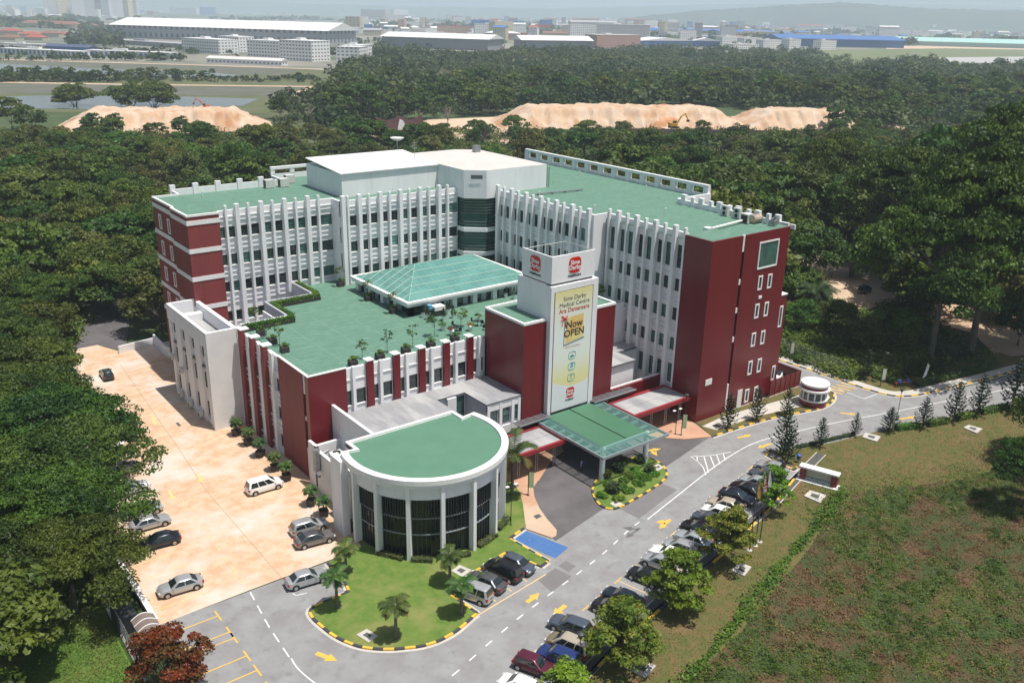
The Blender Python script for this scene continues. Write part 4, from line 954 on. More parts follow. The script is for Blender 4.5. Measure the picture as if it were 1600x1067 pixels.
    for sx in (-1, 1):
        for sy in (-1, 1):
            cx = sx*(h-.82 if L > 4 else h-.7); q = MB(); y0 = sy*(W-.2); y1 = sy*(W+.015)
            q.tube([(cx, y0, .32), (cx, y1, .32)], .315, 16, M['tyre']); wv = q.build('wheel', root, 40)
            q = MB(); q.tube([(cx, y1, .32), (cx, y1+sy*.012, .32)], .2, 12, M['rim']); q.build('rim', wv)
    hw = st[-3][3]; 
    for sy in (-1, 1):
        q = MB(); q.box(h-.26, h-.02, sy*(hw*.93-.36), sy*(hw*.93), hz-.26, hz-.12, M['hl']); q.build('headlight', root)
        q = MB(); q.box(-h+.02, -h+.2, sy*(hw*.95-.26), sy*(hw*.95), bz-.30, bz-.1, M['tl']); q.build('tail_light', root)
        q = MB(); q.box(gf-.35, gf-.2, sy*(W-.02), sy*(W+.16), belt, belt+.13, body); q.build('mirror', root)
    q = MB(); q.box(-h-.012, -h+.02, -.26, .26, bz-.3, bz-.19, M['plate']); q.build('number_plate', root)
    return root
PROTO = {}
def place_car(style, color, front, rear, label, group=None, z=.006, cat='car', H_=.62, roof=None):
    key = style
    a = G(*front, H_); b = G(*rear, H_); c = (a+b)/2; ang = math.atan2(a.y-b.y, a.x-b.x)
    if key not in PROTO: r = PROTO[key] = make_car(style); first = True
    else: r = copy_tree(PROTO[key])
    r.location = (c.x, c.y, z); r.rotation_euler = (0, 0, ang)
    tag(r, label, cat, group)
    sp = PAINT[color]
    for ch in KIDS.get(r.name, []):
        if ch.name.split('.')[0] in ('body', 'cabin', 'mirror'):
            for i, s in enumerate(ch.material_slots):
                if s.material and s.material.name.endswith('_paint'):
                    s.link = 'OBJECT'; s.material = PAINT[roof] if (roof and ch.name.startswith('cabin')) else sp
    return r
GY = 'cars parked in the peach paved yard'; GB = 'cars in the bay beside the lawn'; GR = 'cars in the long row under the roadside trees'
C = [
 ('sedan', 'silver', (247, 924), (315, 904), 'silver sedan parked alone beside the yard edge wall, nose to the wall', GY),
 ('sedan', 'navy', (214, 853), (283, 835), 'dark navy sedan in the yard with red tail lights, half under the tree crown', GY),
 ('sedan', 'silver', (268, 806), (200, 825), 'silver sedan nosing out of the tree shade just above the dark navy sedan', GY),
 ('sedan', 'pale', (254, 787), (190, 805), 'silver car mostly hidden by leaves, second above the dark navy sedan', GY),
 ('sedan', 'bronze', (220, 722), (155, 740), 'bronze grey car showing only one end below the big tree crown', GY),
 ('sedan', 'white', (236, 753), (172, 770), 'white car glimpsed between leaves below the bronze grey car', GY),
 ('hatch', 'white', (200, 688), (140, 703), 'white car almost covered by the big tree at the middle of the yard', GY),
 ('hatch', 'dkgreen', (161, 577), (172, 592), 'small dark hatchback with pale bumper near the far end of the yard', GY),
 ('mpv', 'white', (438, 751), (387, 766), 'white people carrier parked across the yard by the potted palms', GY),
 ('wagon', 'silver', (505, 815), (460, 828), 'silver estate car beside the bronze sedan next to the round glass front', GY),
 ('sedan', 'bronze', (523, 832), (459, 849), 'bronze grey sedan with dark roof parked beside the silver estate car', GY),
 ('sedan', 'silver', (511, 893), (447, 912), 'silver sedan nosed up to the lawn kerb at the palm tree', GY),
 ('mpv', 'silver', (708, 914), (768, 936), 'silver people carrier with roof rails behind the lawn palm', GB),
 ('sedan', 'grey', (731, 896), (789, 920), 'dark grey sedan parked between silver people carrier and black people carrier', GB),
 ('mpv', 'black', (760, 879), (813, 903), 'black people carrier with red rear lamps in the lawn bay', GB),
 ('hatch', 'bluegrey', (836, 893), (784, 870), 'dark blue grey hatchback facing the road, nearest the blue painted bay', GB),
 ('sedan', 'silver', (1180, 722), (1232, 738), 'silver sedan first in the row at the kerbed end near the sign wall', GR),
 ('sedan', 'bluegrey', (1170, 735), (1222, 751), 'dark blue grey sedan second in the row from the sign wall', GR),
 ('sedan', 'pale', (1155, 745), (1208, 762), 'pale silver sedan third in the row, between blue grey and black sedans', GR),
 ('sedan', 'black', (1140, 754), (1194, 774), 'black sedan behind the flagpoles, next to the navy limousine', GR),
 ('sedan', 'navy', (1183, 785), (1122, 765), 'long navy black sedan facing the grass beside the beige sedan', GR),
 ('sedan', 'beige', (1105, 780), (1161, 796), 'beige sedan with green tinted rear glass beside the navy sedan', GR),
 ('hatch', 'white', (1096, 792), (1146, 808), 'white car below the beige sedan, mostly under a tree crown', GR),
 ('hatch', 'bluegrey', (1080, 802), (1132, 819), 'blue grey hatchback peeking from under the middle tree', GR),
 ('sedan', 'black', (1065, 816), (1120, 836), 'black car with white roof bars between blue grey hatchback and silver sedan', GR),
 ('sedan', 'pale', (1054, 831), (1113, 853), 'silver sedan with its tail over the drain edge, above the lighter silver hatchback', GR),
 ('hatch', 'silver', (1037, 845), (1088, 863), 'light silver hatchback between silver sedan and white coupe', GR),
 ('sedan', 'white', (1017, 856), (1075, 876), 'white coupe with black bonnet next to the light silver hatchback', GR),
 ('hatch', 'silver', (1004, 868), (1056, 888), 'silver white hatchback just above the black hatchback and empty bay', GR),
 ('hatch', 'black', (983, 889), (1034, 910), 'black hatchback beside the empty yellow marked bay', GR),
 ('sedan', 'navy', (945, 922), (1002, 945), 'dark grey sedan with sunlit windscreen below the empty bay', GR),
 ('hatch', 'black', (926, 939), (980, 961), 'black hatchback tucked against the dark grey sedan under the bushy tree', GR),
 ('wagon', 'bluegrey', (864, 967), (919, 987), 'blue grey estate car parked above the beige and brown car', GR),
 ('mpv', 'gold', (856, 995), (922, 1023), 'brown car with cream roof between blue grey estate and blue hatchback', GR),
 ('suv', 'blue', (846, 1017), (900, 1039), 'bright blue hatchback between brown car and maroon hatchback', GR),
 ('hatch', 'maroon', (861, 1047), (808, 1028), 'maroon hatchback with dark rear spoiler in the bottom of the row', GR),
 ('hatch', 'white', (784, 1060), (838, 1082), 'white hatchback cut by the bottom edge below the maroon hatchback', GR),
]
for st_, co, fr, re, lb, gp_ in C:
    place_car(st_, co, fr, re, lb, gp_, roof={'brown car with cream roof between blue grey estate and blue hatchback': 'beige', 'bronze grey sedan with dark roof parked beside the silver estate car': 'grey'}.get(lb))
place_car('suv', 'navy', (1360, 449), (1342, 457), 'dark car parked on the sandy clearing among the trees', z=.03)
place_car('hatch', 'blue', (1500, 461), (1518, 465), 'blue car glimpsed under the umbrella trees', z=.03)
place_car('mpv', 'white', (1211, 590), (1232, 583), 'white van parked behind the maroon fence panels', z=.0)
# ================================================================ site objects
# maroon fence panels beside the tower
t = tag(empty('metal_fence', (111.5, 76.4, 0)), 'maroon ribbed metal fence enclosing a yard beside the tall maroon block', 'fence')
MB.org = Vector((111.5, 76.4, 0)); q = MB()
q.box(111.6, 119.4, 76.3, 76.38, .25, 2.9, M['red']); q.box(119.32, 119.4, 76.38, 82.0, .25, 2.9, M['red']); q.build('panel', t)
for k in range(7):
    q = MB(); q.box(111.6+k*1.28, 111.72+k*1.28, 76.22, 76.3, .2, 2.95, M['redL']); q.build('post', t)
q = MB(); q.box(111.5, 119.5, 76.2, 76.5, 0, .25, M['conc']); q.build('footing', t); MB.org = Vector((0, 0, 0))
# guard house
c = Vector((115.3, 70.9, .12)); t = tag(empty('guard_house', c), 'round white guard house with maroon bands and dark windows on its kerbed island', 'guard house')
q = MB(); q.lathe([(2.0, 0), (2.0, .95)], n=32, mat=M['red']); q.build('base', t, 40)
q = MB(); q.lathe([(2.12, .95), (2.12, 1.15)], n=32, mat=M['capwhite']); q.build('sill', t, 40)
q = MB(); q.lathe([(1.85, 1.15), (1.85, 2.5)], n=32, mat=M['glassD']); q.build('window_band', t, 40)
for k in range(12):
    a = R(30*k+8); q = MB(); q.obox((1.9*math.cos(a), 1.9*math.sin(a)), a, .12, .22, 1.15, 2.5, M['capwhite']); q.build('mullion', t)
q = MB(); q.lathe([(2.3, 2.5), (2.35, 2.8), (2.0, 2.85)], n=32, mat=M['capwhite']); q.build('eaves_ring', t, 40)
q = MB(); q.lathe([(1.95, 2.85), (1.95, 3.35)], n=32, mat=M['red']); q.build('roof_band', t, 40)
q = MB(); q.lathe([(2.15, 3.35), (2.15, 3.65), (1.2, 3.72), (.01, 3.74)], n=32, mat=M['sheet']); q.build('roof', t, 40)
# sign wall
a = G(1248, 748); b = G(1306, 764); ang = math.atan2(b.y-a.y, b.x-a.x); L = (b-a).length; t = tag(empty('sign_wall', a, ang), 'white and maroon sign wall on the grass by the end of the parked cars', 'sign')
M['signrec'] = mat('pale_recess_panel', (.42, .42, .34), .5)
q = MB(); q.box(-.3, L+.3, -.5, 1.0, 0, .14, M['capwhite']); q.build('plinth', t)
q = MB(); q.box(0, .75, 0, .8, .14, 1.75, M['redL']); q.build('pillar', t); q = MB(); q.box(L-.75, L, 0, .8, .14, 1.75, M['redL']); q.build('pillar', t)
q = MB(); q.box(.75, L-.75, .3, .6, .14, 1.75, M['signrec']); q.build('sign_panel', t); q = MB(); q.box(-.15, L+.15, -.2, .95, 1.75, 1.98, M['capwhite']); q.build('cap', t)
q = MB(); q.box(.75, L-.75, .1, .3, .14, .5, M['lframe']); q.build('ledge', t)
# flagpoles
M['flag1'] = mat('striped_flag_cloth', (.55, .06, .07), .8, (.7, .68, .65), 2.2, stretch=(.2, .2, 6), lo=.48, hi=.52, detail=0)
M['flag2'] = mat('yellow_flag_cloth', (.55, .42, .08), .8, (.5, .08, .05), 2); M['flag3'] = mat('white_flag_cloth', (.6, .6, .6), .8)
M['fpole'] = mat('brown_grey_pole', (.13, .10, .10), .4, metal=.4)
for (bx, by), (tx, ty), mm, lb in (((1171, 860), (1187, 751), 'flag2', 'tall flagpole with a limp yellow flag, leftmost of three'), ((1180, 853), (1196, 741), 'flag1', 'tall flagpole with a limp red and white striped flag, between two others'), ((1187, 847), (1202, 733), 'flag3', 'tall flagpole with a limp pale flag, nearest the sign wall')):
    p = G(bx, by); h = min(zat(tx, ty, p), 11); t = tag(empty('flagpole', p), lb, 'flagpole', 'three flagpoles on the grass')
    q = MB(); q.lathe([(.3, 0), (.3, .1)], n=10, mat=M['conc']); q.build('base', t)
    q = MB(); q.tube([(0, 0, .1), (0, 0, h)], [.07, .045], 8, M['fpole']); q.lathe([(.02, h), (.09, h+.08), (.02, h+.16)], n=8, mat=M['metal']); q.build('pole', t)
    q = MB(); n = 10; vs = []
    for i in range(n+1):
        z = h-.15-2.1*i/n
        for j in range(5): vs.append((.05+.16*j*(.6+.4*i/n), .12*math.sin(j*1.9+i*.5), z-j*.06))
    q.add(vs, [(i*5+j, i*5+j+1, i*5+5+j+1, i*5+5+j) for i in range(n) for j in range(4)], M[mm]); q.build('flag', t, 60)
# lamp posts, banners on posts
def lamp(base, h, lb, kind='cone'):
    p = G(*base); t = tag(empty('street_lamp', p), lb, 'street lamp'); q = MB(); q.lathe([(.16, 0), (.16, .15), (.07, .25)], n=8, mat=M['pole']); q.tube([(0, 0, .2), (0, 0, h)], [.055, .04], 8, M['pole']); q.build('pole', t)
    if kind == 'cone': q = MB(); q.lathe([(.06, h), (.12, h+.1), (.34, h+.55), (.36, h+.6), (.05, h+.72)], n=12, mat=M['pole']); q.build('lamp_head', t)
    else:
        for s in (-1, 1):
            q = MB(); q.tube([(0, 0, h), (s*.55, 0, h+.1)], .03, 6, M['pole']); q.box(s*.4, s*.85, -.15, .15, h+.05, h+.15, M['capwhite']); q.build('lamp_head', t)
    return t
lamp((1055, 679), 3.8, 'twin headed lamp post on the terracotta pavement by the covered walk', 'twin')
lamp((1069, 663), 4.2, 'dark lamp post with cone head beside the covered walk and maroon tower')
lamp((1401, 655), 4.4, 'dark lamp post with cone head standing in the small pines')
lamp((903, 1070), 5.0, 'dark lamp post between the brown car and bushy tree in the foreground')
lamp((1379, 597), 4.6, 'dark lamp post behind the far kerb near the trees')
t = lamp((798, 821), 5.2, 'slim grey lamp post on the lawn strip beside the round glass front', 'twin')
M['bnr'] = mat('banner_cloth_green_yellow', (.55, .55, .30), .7, (.25, .45, .25), 1.8)
M['bnw'] = mat('banner_cloth_pale', (.62, .62, .52), .7, (.45, .5, .42), 1.8)
def post_banner(base, lb, h=3.4, w=.6, m_='bnr', z0=1.2):
    p = G(*base); t = tag(empty('banner_post', p, -.6), lb, 'banner'); q = MB(); q.tube([(0, 0, 0), (0, 0, h)], .06, 8, M['pole']); q.lathe([(.14, 0), (.14, .12)], n=8, mat=M['pole']); q.build('pole', t)
    q = MB(); q.box(.06, .06+w, -.015, .015, z0, h-.1, M[m_]); q.build('banner', t)
post_banner((825, 775), 'black post with a green and yellow banner on the tan pavement'); post_banner((1064, 681), 'post banner on the terracotta pavement in front of the lamp posts')
post_banner((1233, 562), 'pale post banner behind the far kerb near the maroon fence', 3.2, .55, 'bnw'); post_banner((1375, 604), 'pale post banner in front of the shaded hedge across the road', 3.2, .6, 'bnw')
p = G(1436, 609); t = tag(empty('feather_flag', p, -.6), 'white feather flag on a tilted pole beside the far kerb', 'flag'); q = MB(); q.tube([(0, 0, 0), (.15, 0, 2), (.6, 0, 4.6)], .035, 6, M['pole']); q.build('pole', t)
q = MB(); q.add([(.2, 0, 2.0), (.75, 0, 2.5), (1.0, 0, 4.2), (.6, 0, 4.7), (.2, .03, 2.0), (.75, .03, 2.5), (1.0, .03, 4.2), (.6, .03, 4.7)], [(0, 1, 2, 3), (7, 6, 5, 4), (0, 4, 5, 1), (1, 5, 6, 2), (2, 6, 7, 3)], M['flag3']); q.build('flag', t)
# bench of coloured letters / planter bed by the far kerb
p = G(1411, 604); t = tag(empty('play_rail', p, -.35), 'low red rail with blue ends on the verge across the road', 'rail'); q = MB()
q.tube([(-1.7, 0, 0), (-1.7, 0, .8), (1.7, 0, .8), (1.7, 0, 0)], .09, 6, M['awnred']); q.build('rail', t)
M['bin'] = mat('blue_bin_plastic', (.02, .09, .38), .5)
for x in (-.9, .8): q = MB(); q.tube([(x, 0, .75), (x, 0, 1.25)], .28, 10, M['bin']); q.build('tub', t)
p = G(1247, 722); t = tag(empty('litter_bin', p), 'small blue litter bin on a post beside the sign wall', 'bin'); q = MB(); q.tube([(0, 0, 0), (0, 0, .5)], .04, 6, M['pole']); q.build('post', t)
q = MB(); q.lathe([(.24, .45), (.3, 1.05), (.32, 1.1), (.1, 1.25)], n=12, mat=M['bin']); q.build('bin', t, 40)
# boundary fence across the road
def fence_line(name, pts, h, lb, mw, cat='fence', post=2.6, wires=6, mesh=None, foot=.25):
    rs = resample(pts, post); o = rs[0]; MB.org = Vector((o[0], o[1], 0)); t = tag(empty(name, (o[0], o[1], 0)), lb, cat)
    q = MB(); strip(q, pts, .25, 0, M['conc'], z1=foot); q.build('footing', t)
    for a in rs:
        q = MB(); q.tube([(a[0], a[1], 0), (a[0], a[1], h)], .05, 6, mw); q.build('post', t)
    q = MB()
    for i in range(wires):
        z = foot+.1+(h-foot-.15)*i/(wires-1)
        for a, b in zip(rs, rs[1:]): q.tube([(*a, z), (*b, z)], .018, 3, mw, cap=False)
    for a, b in zip(rs, rs[1:]):
        for k in range(1, 8): x = a[0]+(b[0]-a[0])*k/8; y = a[1]+(b[1]-a[1])*k/8; q.tube([(x, y, foot), (x, y, h-.05)], .01, 3, mw, cap=False)
    q.build('wire_mesh', t); MB.org = Vector((0, 0, 0))
M['gal'] = mat('galvanised_steel', (.24, .25, .26), .5, metal=.3)
fence_line('wire_fence', [tuple(G(*p)[:2]) for p in ((1190, 538), (1222, 549), (1265, 568), (1300, 580), (1322, 590))], 2.6, 'grey wire fence on a concrete footing between the side road and the trees', M['gal'])
fence_line('wire_fence', [(13.9, 36), (14.0, 60), (14.3, 92), (14.4, 120)], 2.4, 'grey steel fence between the tall grass and the shaded path at the left', M['gal'], wires=7)
# yard edge wall and low walls
t = tag(empty('boundary_wall', (17.4, 76.5, 0)), 'low white boundary wall along the tree side of the yard', 'wall'); MB.org = Vector((17.4, 76.5, 0)); q = MB(); q.box(17.1, 17.45, 76.6, 158, 0, .75, M['conc']); q.build('wall', t); q = MB(); q.box(17.02, 17.53, 76.5, 158.1, .75, .85, M['capwhite']); q.build('coping', t)
MB.org = Vector((35.5, 154.2, 0)); t = tag(empty('boundary_wall', (35.5, 154.2, 0)), 'low white wall closing the far end of the yard', 'wall'); q = MB(); strip(q, [(34.9, 153.6), (41.2, 154.6)], .3, 0, M['white'], z1=1.3); q.build('wall', t); q = MB(); strip(q, [(41.2, 154.7), (41.0, 147.2), (41.4, 146.3)], .3, 0, M['white'], z1=1.9); q.build('wall', t); MB.org = Vector((0, 0, 0))
# curved carport
a = G(228, 1000); _c = G(231, 973, 2.6)
t = tag(empty('carport', (_c.x, _c.y, 0)), 'small carport with a curved brown striped roof beside the red tree', 'carport'); t.scale = (.82, .82, .9)
M['poly'] = mat('brown_polycarbonate', (.17, .135, .12), .4, (.21, .17, .15), .8); 
q = MB(); n = 10; vs = []
for j in (0, 1):
    for i in range(n+1): tt = i/n; vs.append((-1.25+2.5*tt, -2.6+j*5.0, 2.2+.5*math.sin(math.pi*tt)))
q.add(vs+[(x, y, z+.06) for x, y, z in vs], [(i, i+1, n+1+i+1, n+1+i) for i in range(n)]+[(2*n+2+i, 3*n+3+i, 3*n+3+i+1, 2*n+2+i+1) for i in range(n)], M['poly']); q.build('roof', t, 60)
for j in range(5):
    q = MB(); q.tube([(-1.25+2.5*i/n, -2.6+j*1.25, 2.27+.5*math.sin(math.pi*i/n)) for i in range(n+1)], .06, 5, M['offwhite']); q.build('rib', t)
for x in (-1.2, 1.2):
    for y in (-2.5, 2.3): q = MB(); q.tube([(x, y, 0), (x, y, 2.3)], .06, 6, M['pole']); q.build('post', t)
q = MB(); q.obox((14.9, 78.2), 0, 1.8, 2.6, 0, 1.9, M['frame']); o = q.build('shed'); tag(o, 'small dark shed between fence and yard wall above the carport', 'shed')
q = MB(); q.obox((15.9, 61.5), 0, .8, .6, .0, 1.0, M['awnred']); q.lathe([(.2, 1.0), (.22, 1.3), (.05, 1.4)], c=(15.9, 61.5, 0), n=8, mat=M['awnred']); tag(q.build('fire_hydrant_box'), 'small red hydrant box by the foot of the red tree', 'hydrant')
# aircon units and roof items
def ac_unit(p, rz, lb, s=1.0, fans=2, parent=None, grp=None, name='aircon_unit'):
    t = tag(empty(name, p, rz), lb, 'aircon unit', grp); q = MB(); q.box(-.5*s, .5*s, -.25*s, .25*s, .08, 1.35*s if fans == 2 else 1.0*s, M['acwhite']); q.build('casing', t)
    for k in range(fans):
        z = .4*s+k*.6*s; q = MB(); q.tube([(0, -.25*s, z), (0, -.28*s, z)], .24*s, 14, M['black']); q.build('fan_grille', t)
ac_unit((112.5, 89.3, 26.6), R(-90), 'tall twin fan aircon unit by the low roof parapet, left one of two', 1.25); ac_unit((112.5, 86.9, 26.6), R(-90), 'tall twin fan aircon unit by the low roof parapet, right one of two', 1.25)
for x, y, lb in ((62.0, 148.6, 'white aircon box on the left wing roof nearest its posts'), (64.6, 148.4, 'white aircon box on the left wing roof, middle of three'), (67.0, 151.2, 'white aircon box on the left wing roof against the open frame')):
    t = tag(empty('aircon_box', (x, y, 26.6)), lb, 'aircon unit'); q = MB(); q.box(-.8, .8, -.6, .6, .1, 1.5, M['acwhite']); q.build('casing', t); q = MB(); q.box(-.84, -.8, -.5, .5, .2, 1.35, M['black']); q.build('fan_grille', t)
t = tag(empty('aircon_box', (111.2, 84.0, 26.6)), 'white cube with dark grille at the end of the roof pipe', 'aircon unit'); q = MB(); q.box(-.7, .7, -.7, .7, .1, 1.5, M['acwhite']); q.build('casing', t); q = MB(); q.box(-.74, -.7, -.55, .55, .2, 1.3, M['black']); q.build('fan_grille', t)
t = tag(empty('roof_duct', (101.3, 83.2, 26.6)), 'long white duct lying on the green roof of the right wing', 'duct'); q = MB(); q.tube([(0, 0, .45), (9.2, 1.1, .45)], .17, 8, M['capwhite']); q.build('pipe', t); q = MB(); q.box(-.6, .5, -.45, .45, .02, .75, M['capwhite']); q.build('end_box', t)
t = tag(empty('air_handler', (109.6, 81.2, 27.3)), 'round wrapped air handler with coloured foil at the maroon tower edge', 'air handler'); M['foil'] = mat('foil_wrap', (.5, .5, .48), .35, (.55, .28, .12), 2.5, (.1, .35, .38), 3.1, metal=.3, lo3=.55, hi3=.65)
q = MB(); q.tube([(-.9, 0, .7), (.9, 0, .7)], .65, 14, M['foil']); q.build('drum', t, 40); q = MB(); q.box(-.9, .9, -.4, .4, 0, .2, M['frame']); q.build('stand', t)
for k in range(3):
    t = tag(empty('roof_condenser', (111.0+.0, 79.0+k*0+0, 27.3)) if False else empty('roof_condenser', (110.2+k*.8, 78.6+k*.35, 27.3), .3), 'small grey condenser in the cluster behind the maroon parapet', 'condenser', 'condensers behind the maroon parapet'); q = MB(); q.box(-.3, .3, -.5, .5, 0, .9, M['metal']); q.build('casing', t); q = MB(); q.lathe([(.22, .9), (.22, .96)], n=10, mat=M['black']); q.build('fan', t)
t = tag(empty('satellite_dish', (88.6, 149.6, 26.6)), 'satellite dish on the roof behind the white penthouse', 'satellite dish'); q = MB(); q.tube([(0, 0, 0), (0, 0, 6.2)], .12, 8, M['metal']); q.build('mast', t)
q = MB(); q.lathe([(.05, 6.2), (.8, 6.4), (1.35, 6.85), (1.3, 6.9), (.7, 6.5), (.05, 6.35)], n=18, mat=M['acwhite']); q.build('dish', t, 40)
t = tag(empty('antenna_mast', (86.2, 139.5, 30.7)), 'thin wire antenna mast on the pale roof behind the drum', 'antenna'); q = MB(); q.tube([(0, 0, 0), (0, 0, 3.2)], .05, 5, M['metal']); q.build('mast', t)
for z in (2.2, 2.7, 3.1): q = MB(); q.tube([(-.5, 0, z), (.5, 0, z)], .025, 4, M['metal']); q.build('arm', t)
t = tag(empty('ladder', (104.5, 123.8, 26.6)), 'dark steel ladder on the end wall of the corner penthouse', 'ladder'); q = MB(); q.tube([(.2, -.3, 0), (.2, -.3, 3.6)], .06, 4, M['black']); q.tube([(.2, .3, 0), (.2, .3, 3.6)], .06, 4, M['black']); q.build('rail', t)
for k in range(9): q = MB(); q.tube([(.2, -.3, .3+k*.38), (.2, .3, .3+k*.38)], .035, 4, M['black']); q.build('rung', t)
t = tag(empty('roof_pipe', (97, 118.5, 26.6)), 'grey pipe run on the right wing roof in front of the penthouse', 'pipe'); q = MB(); q.tube([(0, 0, .3), (10.5, -1.2, .3)], .15, 6, M['metal']); q.build('pipe', t)
for k in range(4): q = MB(); q.box(1+k*2.8, 1.2+k*2.8, -.6-k*.2, .1-k*.2, 0, .2, M['metal']); q.build('support', t)
# plant behind the white wall of the AC yard
for x, y, lb in ((43.5, 89.6, 'grey condenser in the walled plant yard, farthest from the round front'), (43.4, 87.4, 'grey condenser in the middle of the walled plant yard'), (43.3, 85.2, 'grey condenser in the walled plant yard beside the round front')):
    t = tag(empty('condenser', (x, y, 3.6)), lb, 'condenser'); q = MB(); q.box(-.8, .8, -.7, .7, .1, 1.7, M['acwhite']); q.build('casing', t); q = MB(); q.lathe([(.5, 1.7), (.5, 1.8)], n=14, mat=M['black']); q.build('fan', t)
t = tag(empty('exhaust_duct', (41.4, 90.2, 0)), 'silver exhaust duct hanging on the outside of the plant yard wall', 'duct'); q = MB(); q.tube([(-.3, 0, 6.2), (-.35, 0, 3.4)], .42, 12, M['metal']); q.build('duct', t, 40)
q = MB(); q.tube([(-.35, .1, 3.3), (-.5, -.9, 3.0)], .22, 8, M['metal']); q.tube([(0, 0, 5.2), (1.4, .2, 5.5)], .2, 8, M['metal']); q.build('elbow', t, 40)
for k, (y, z) in enumerate(((130.2, 6.0), (128.0, .6), (126.4, 5.0), (123.9, .5), (119.6, .5))): ac_unit((36.95, y, z), R(-90), 'small aircon unit on the white side block wall above the yard', .9, 1, grp='aircon units on the white side block')
# person under the canopy
pb = bpy.data.meshes.new('person'); J = {}; vs = []; es = []; rs = []
def jv(p, r): vs.append(p); rs.append(r); return len(vs)-1
pel = jv((0, 0, .95), .13); wst = jv((0, 0, 1.10), .115); ch = jv((0, 0, 1.32), .14); nk = jv((0, .0, 1.48), .06); hd = jv((0, .015, 1.58), .085); hd2 = jv((0, .01, 1.68), .09); es += [(pel, wst), (wst, ch), (ch, nk), (nk, hd), (hd, hd2)]
for s in (-1, 1):
    hp = jv((s*.10, 0, .90), .09); kn = jv((s*.11, .03, .5), .062); an = jv((s*.11, -.02, .09), .042); to = jv((s*.12, .15, .035), .035); es += [(pel, hp), (hp, kn), (kn, an), (an, to)]
    sh = jv((s*.19, 0, 1.40), .06); el = jv((s*.25, -.02, 1.12), .042); wr_ = jv((s*.25, .08, .88), .028); pm = jv((s*.25, .11, .80), .026); es += [(ch, sh), (sh, el), (el, wr_), (wr_, pm)]
    for k in range(4):
        f1 = jv((s*(.235+.012*k), .10+.012*k, .745-.006*(k % 2)), .009); f2 = jv((s*(.235+.012*k), .105+.012*k, .715-.01*(k in (1, 2))), .008); es += [(pm, f1), (f1, f2)]
    th = jv((s*.23, .145, .80), .010); t2 = jv((s*.225, .16, .775), .009); es += [(pm, th), (th, t2)]
pb.from_pydata(vs, es, []); tmp = bpy.data.objects.new('tmp', pb); col.objects.link(tmp); sm = tmp.modifiers.new('s', 'SKIN'); 
for i, sv in enumerate(pb.skin_vertices[0].data): sv.radius = (rs[i], rs[i]); sv.use_root = (i == 0)
sb = tmp.modifiers.new('d', 'SUBSURF'); sb.levels = 1; dg = bpy.context.evaluated_depsgraph_get(); dg.update(); bodym = bpy.data.meshes.new_from_object(tmp.evaluated_get(dg)); bpy.data.objects.remove(tmp)
M['skin'] = mat('skin', (.32, .18, .11), .6); M['shirt'] = mat('blue_shirt_cloth', (.05, .14, .45), .8); M['trous'] = mat('dark_trouser_cloth', (.02, .02, .025), .8); M['hair'] = mat('black_hair', (.01, .01, .01), .7)
bodym.materials.clear(); 
for k in ('skin', 'shirt', 'trous'): bodym.materials.append(M[k])
for f in bodym.polygons:
    c = f.center; f.material_index = 1 if (.98 < c.z < 1.47 and not (abs(c.x) > .2 and c.z < 1.12)) else (2 if c.z <= .98 and abs(c.x) < .2 else 0); f.use_smooth = True
pr_ = tag(empty('person', G(908, 737, .01), R(200)), 'person in a blue shirt and dark trousers standing under the canopy', 'person'); link('body', bodym, pr_)
q = MB(); q.lathe([(.09, 1.60), (.115, 1.68), (.105, 1.76), (.05, 1.80), (.01, 1.81)], n=12, mat=M['hair'], squash=(.85, 1)); q.v = [(x, y-.02, z) for x, y, z in q.v]; q.build('hair', pr_, 60)
# ================================================================ vegetation
rng = np.random.default_rng(11)
M['leafdark'] = leafmat('rain_tree_leaves', (.028, .062, .008), (.075, .125, .014), .22)
M['leafmid'] = leafmat('broad_leaves', (.038, .078, .010), (.095, .145, .020), .22, hue=.04)
M['leafolive'] = leafmat('olive_leaves', (.065, .085, .018), (.13, .145, .035), .3)
M['leafbright'] = leafmat('bright_leaves', (.055, .14, .012), (.11, .20, .022), .5)
M['leafscrub'] = leafmat('scrub_leaves', (.045, .085, .012), (.12, .16, .025), .10, hue=.0)
M['leaffar'] = leafmat('far_wood_leaves', (.022, .050, .012), (.075, .100, .028), .02, hue=.0)
M['leafpine'] = leafmat('pine_needles', (.010, .026, .010), (.020, .042, .014), .8, trl=.1)
M['leafneem'] = leafmat('feathery_leaves', (.095, .15, .016), (.19, .22, .028), .6)
M['leafneem2'] = leafmat('yellow_green_leaves', (.08, .18, .014), (.15, .27, .022), .6)
M['leafpalm'] = leafmat('palm_leaves', (.040, .085, .018), (.09, .14, .03), .8)
M['leafdry'] = leafmat('dry_palm_leaves', (.20, .14, .04), (.12, .13, .03), .8)
M['leafoil'] = leafmat('oil_palm_leaves', (.022, .048, .016), (.045, .075, .022), .4)
M['leafred'] = leafmat('red_leaves', (.20, .045, .012), (.10, .055, .014), .8, hue=.01)
M['hedge'] = leafmat('hedge_leaves', (.06, .14, .012), (.12, .22, .02), 1.0)
M['grassbl'] = leafmat('grass_blades', (.07, .14, .012), (.15, .16, .035), .18, hue=.0)
M['bark'] = mat('grey_bark', (.13, .11, .09), .9, (.07, .06, .05), 2.0); M['barkp'] = mat('palm_bark', (.10, .085, .07), .9, (.17, .15, .12), 4)
M['bare'] = mat('bare_twigs', (.22, .19, .16), .9)
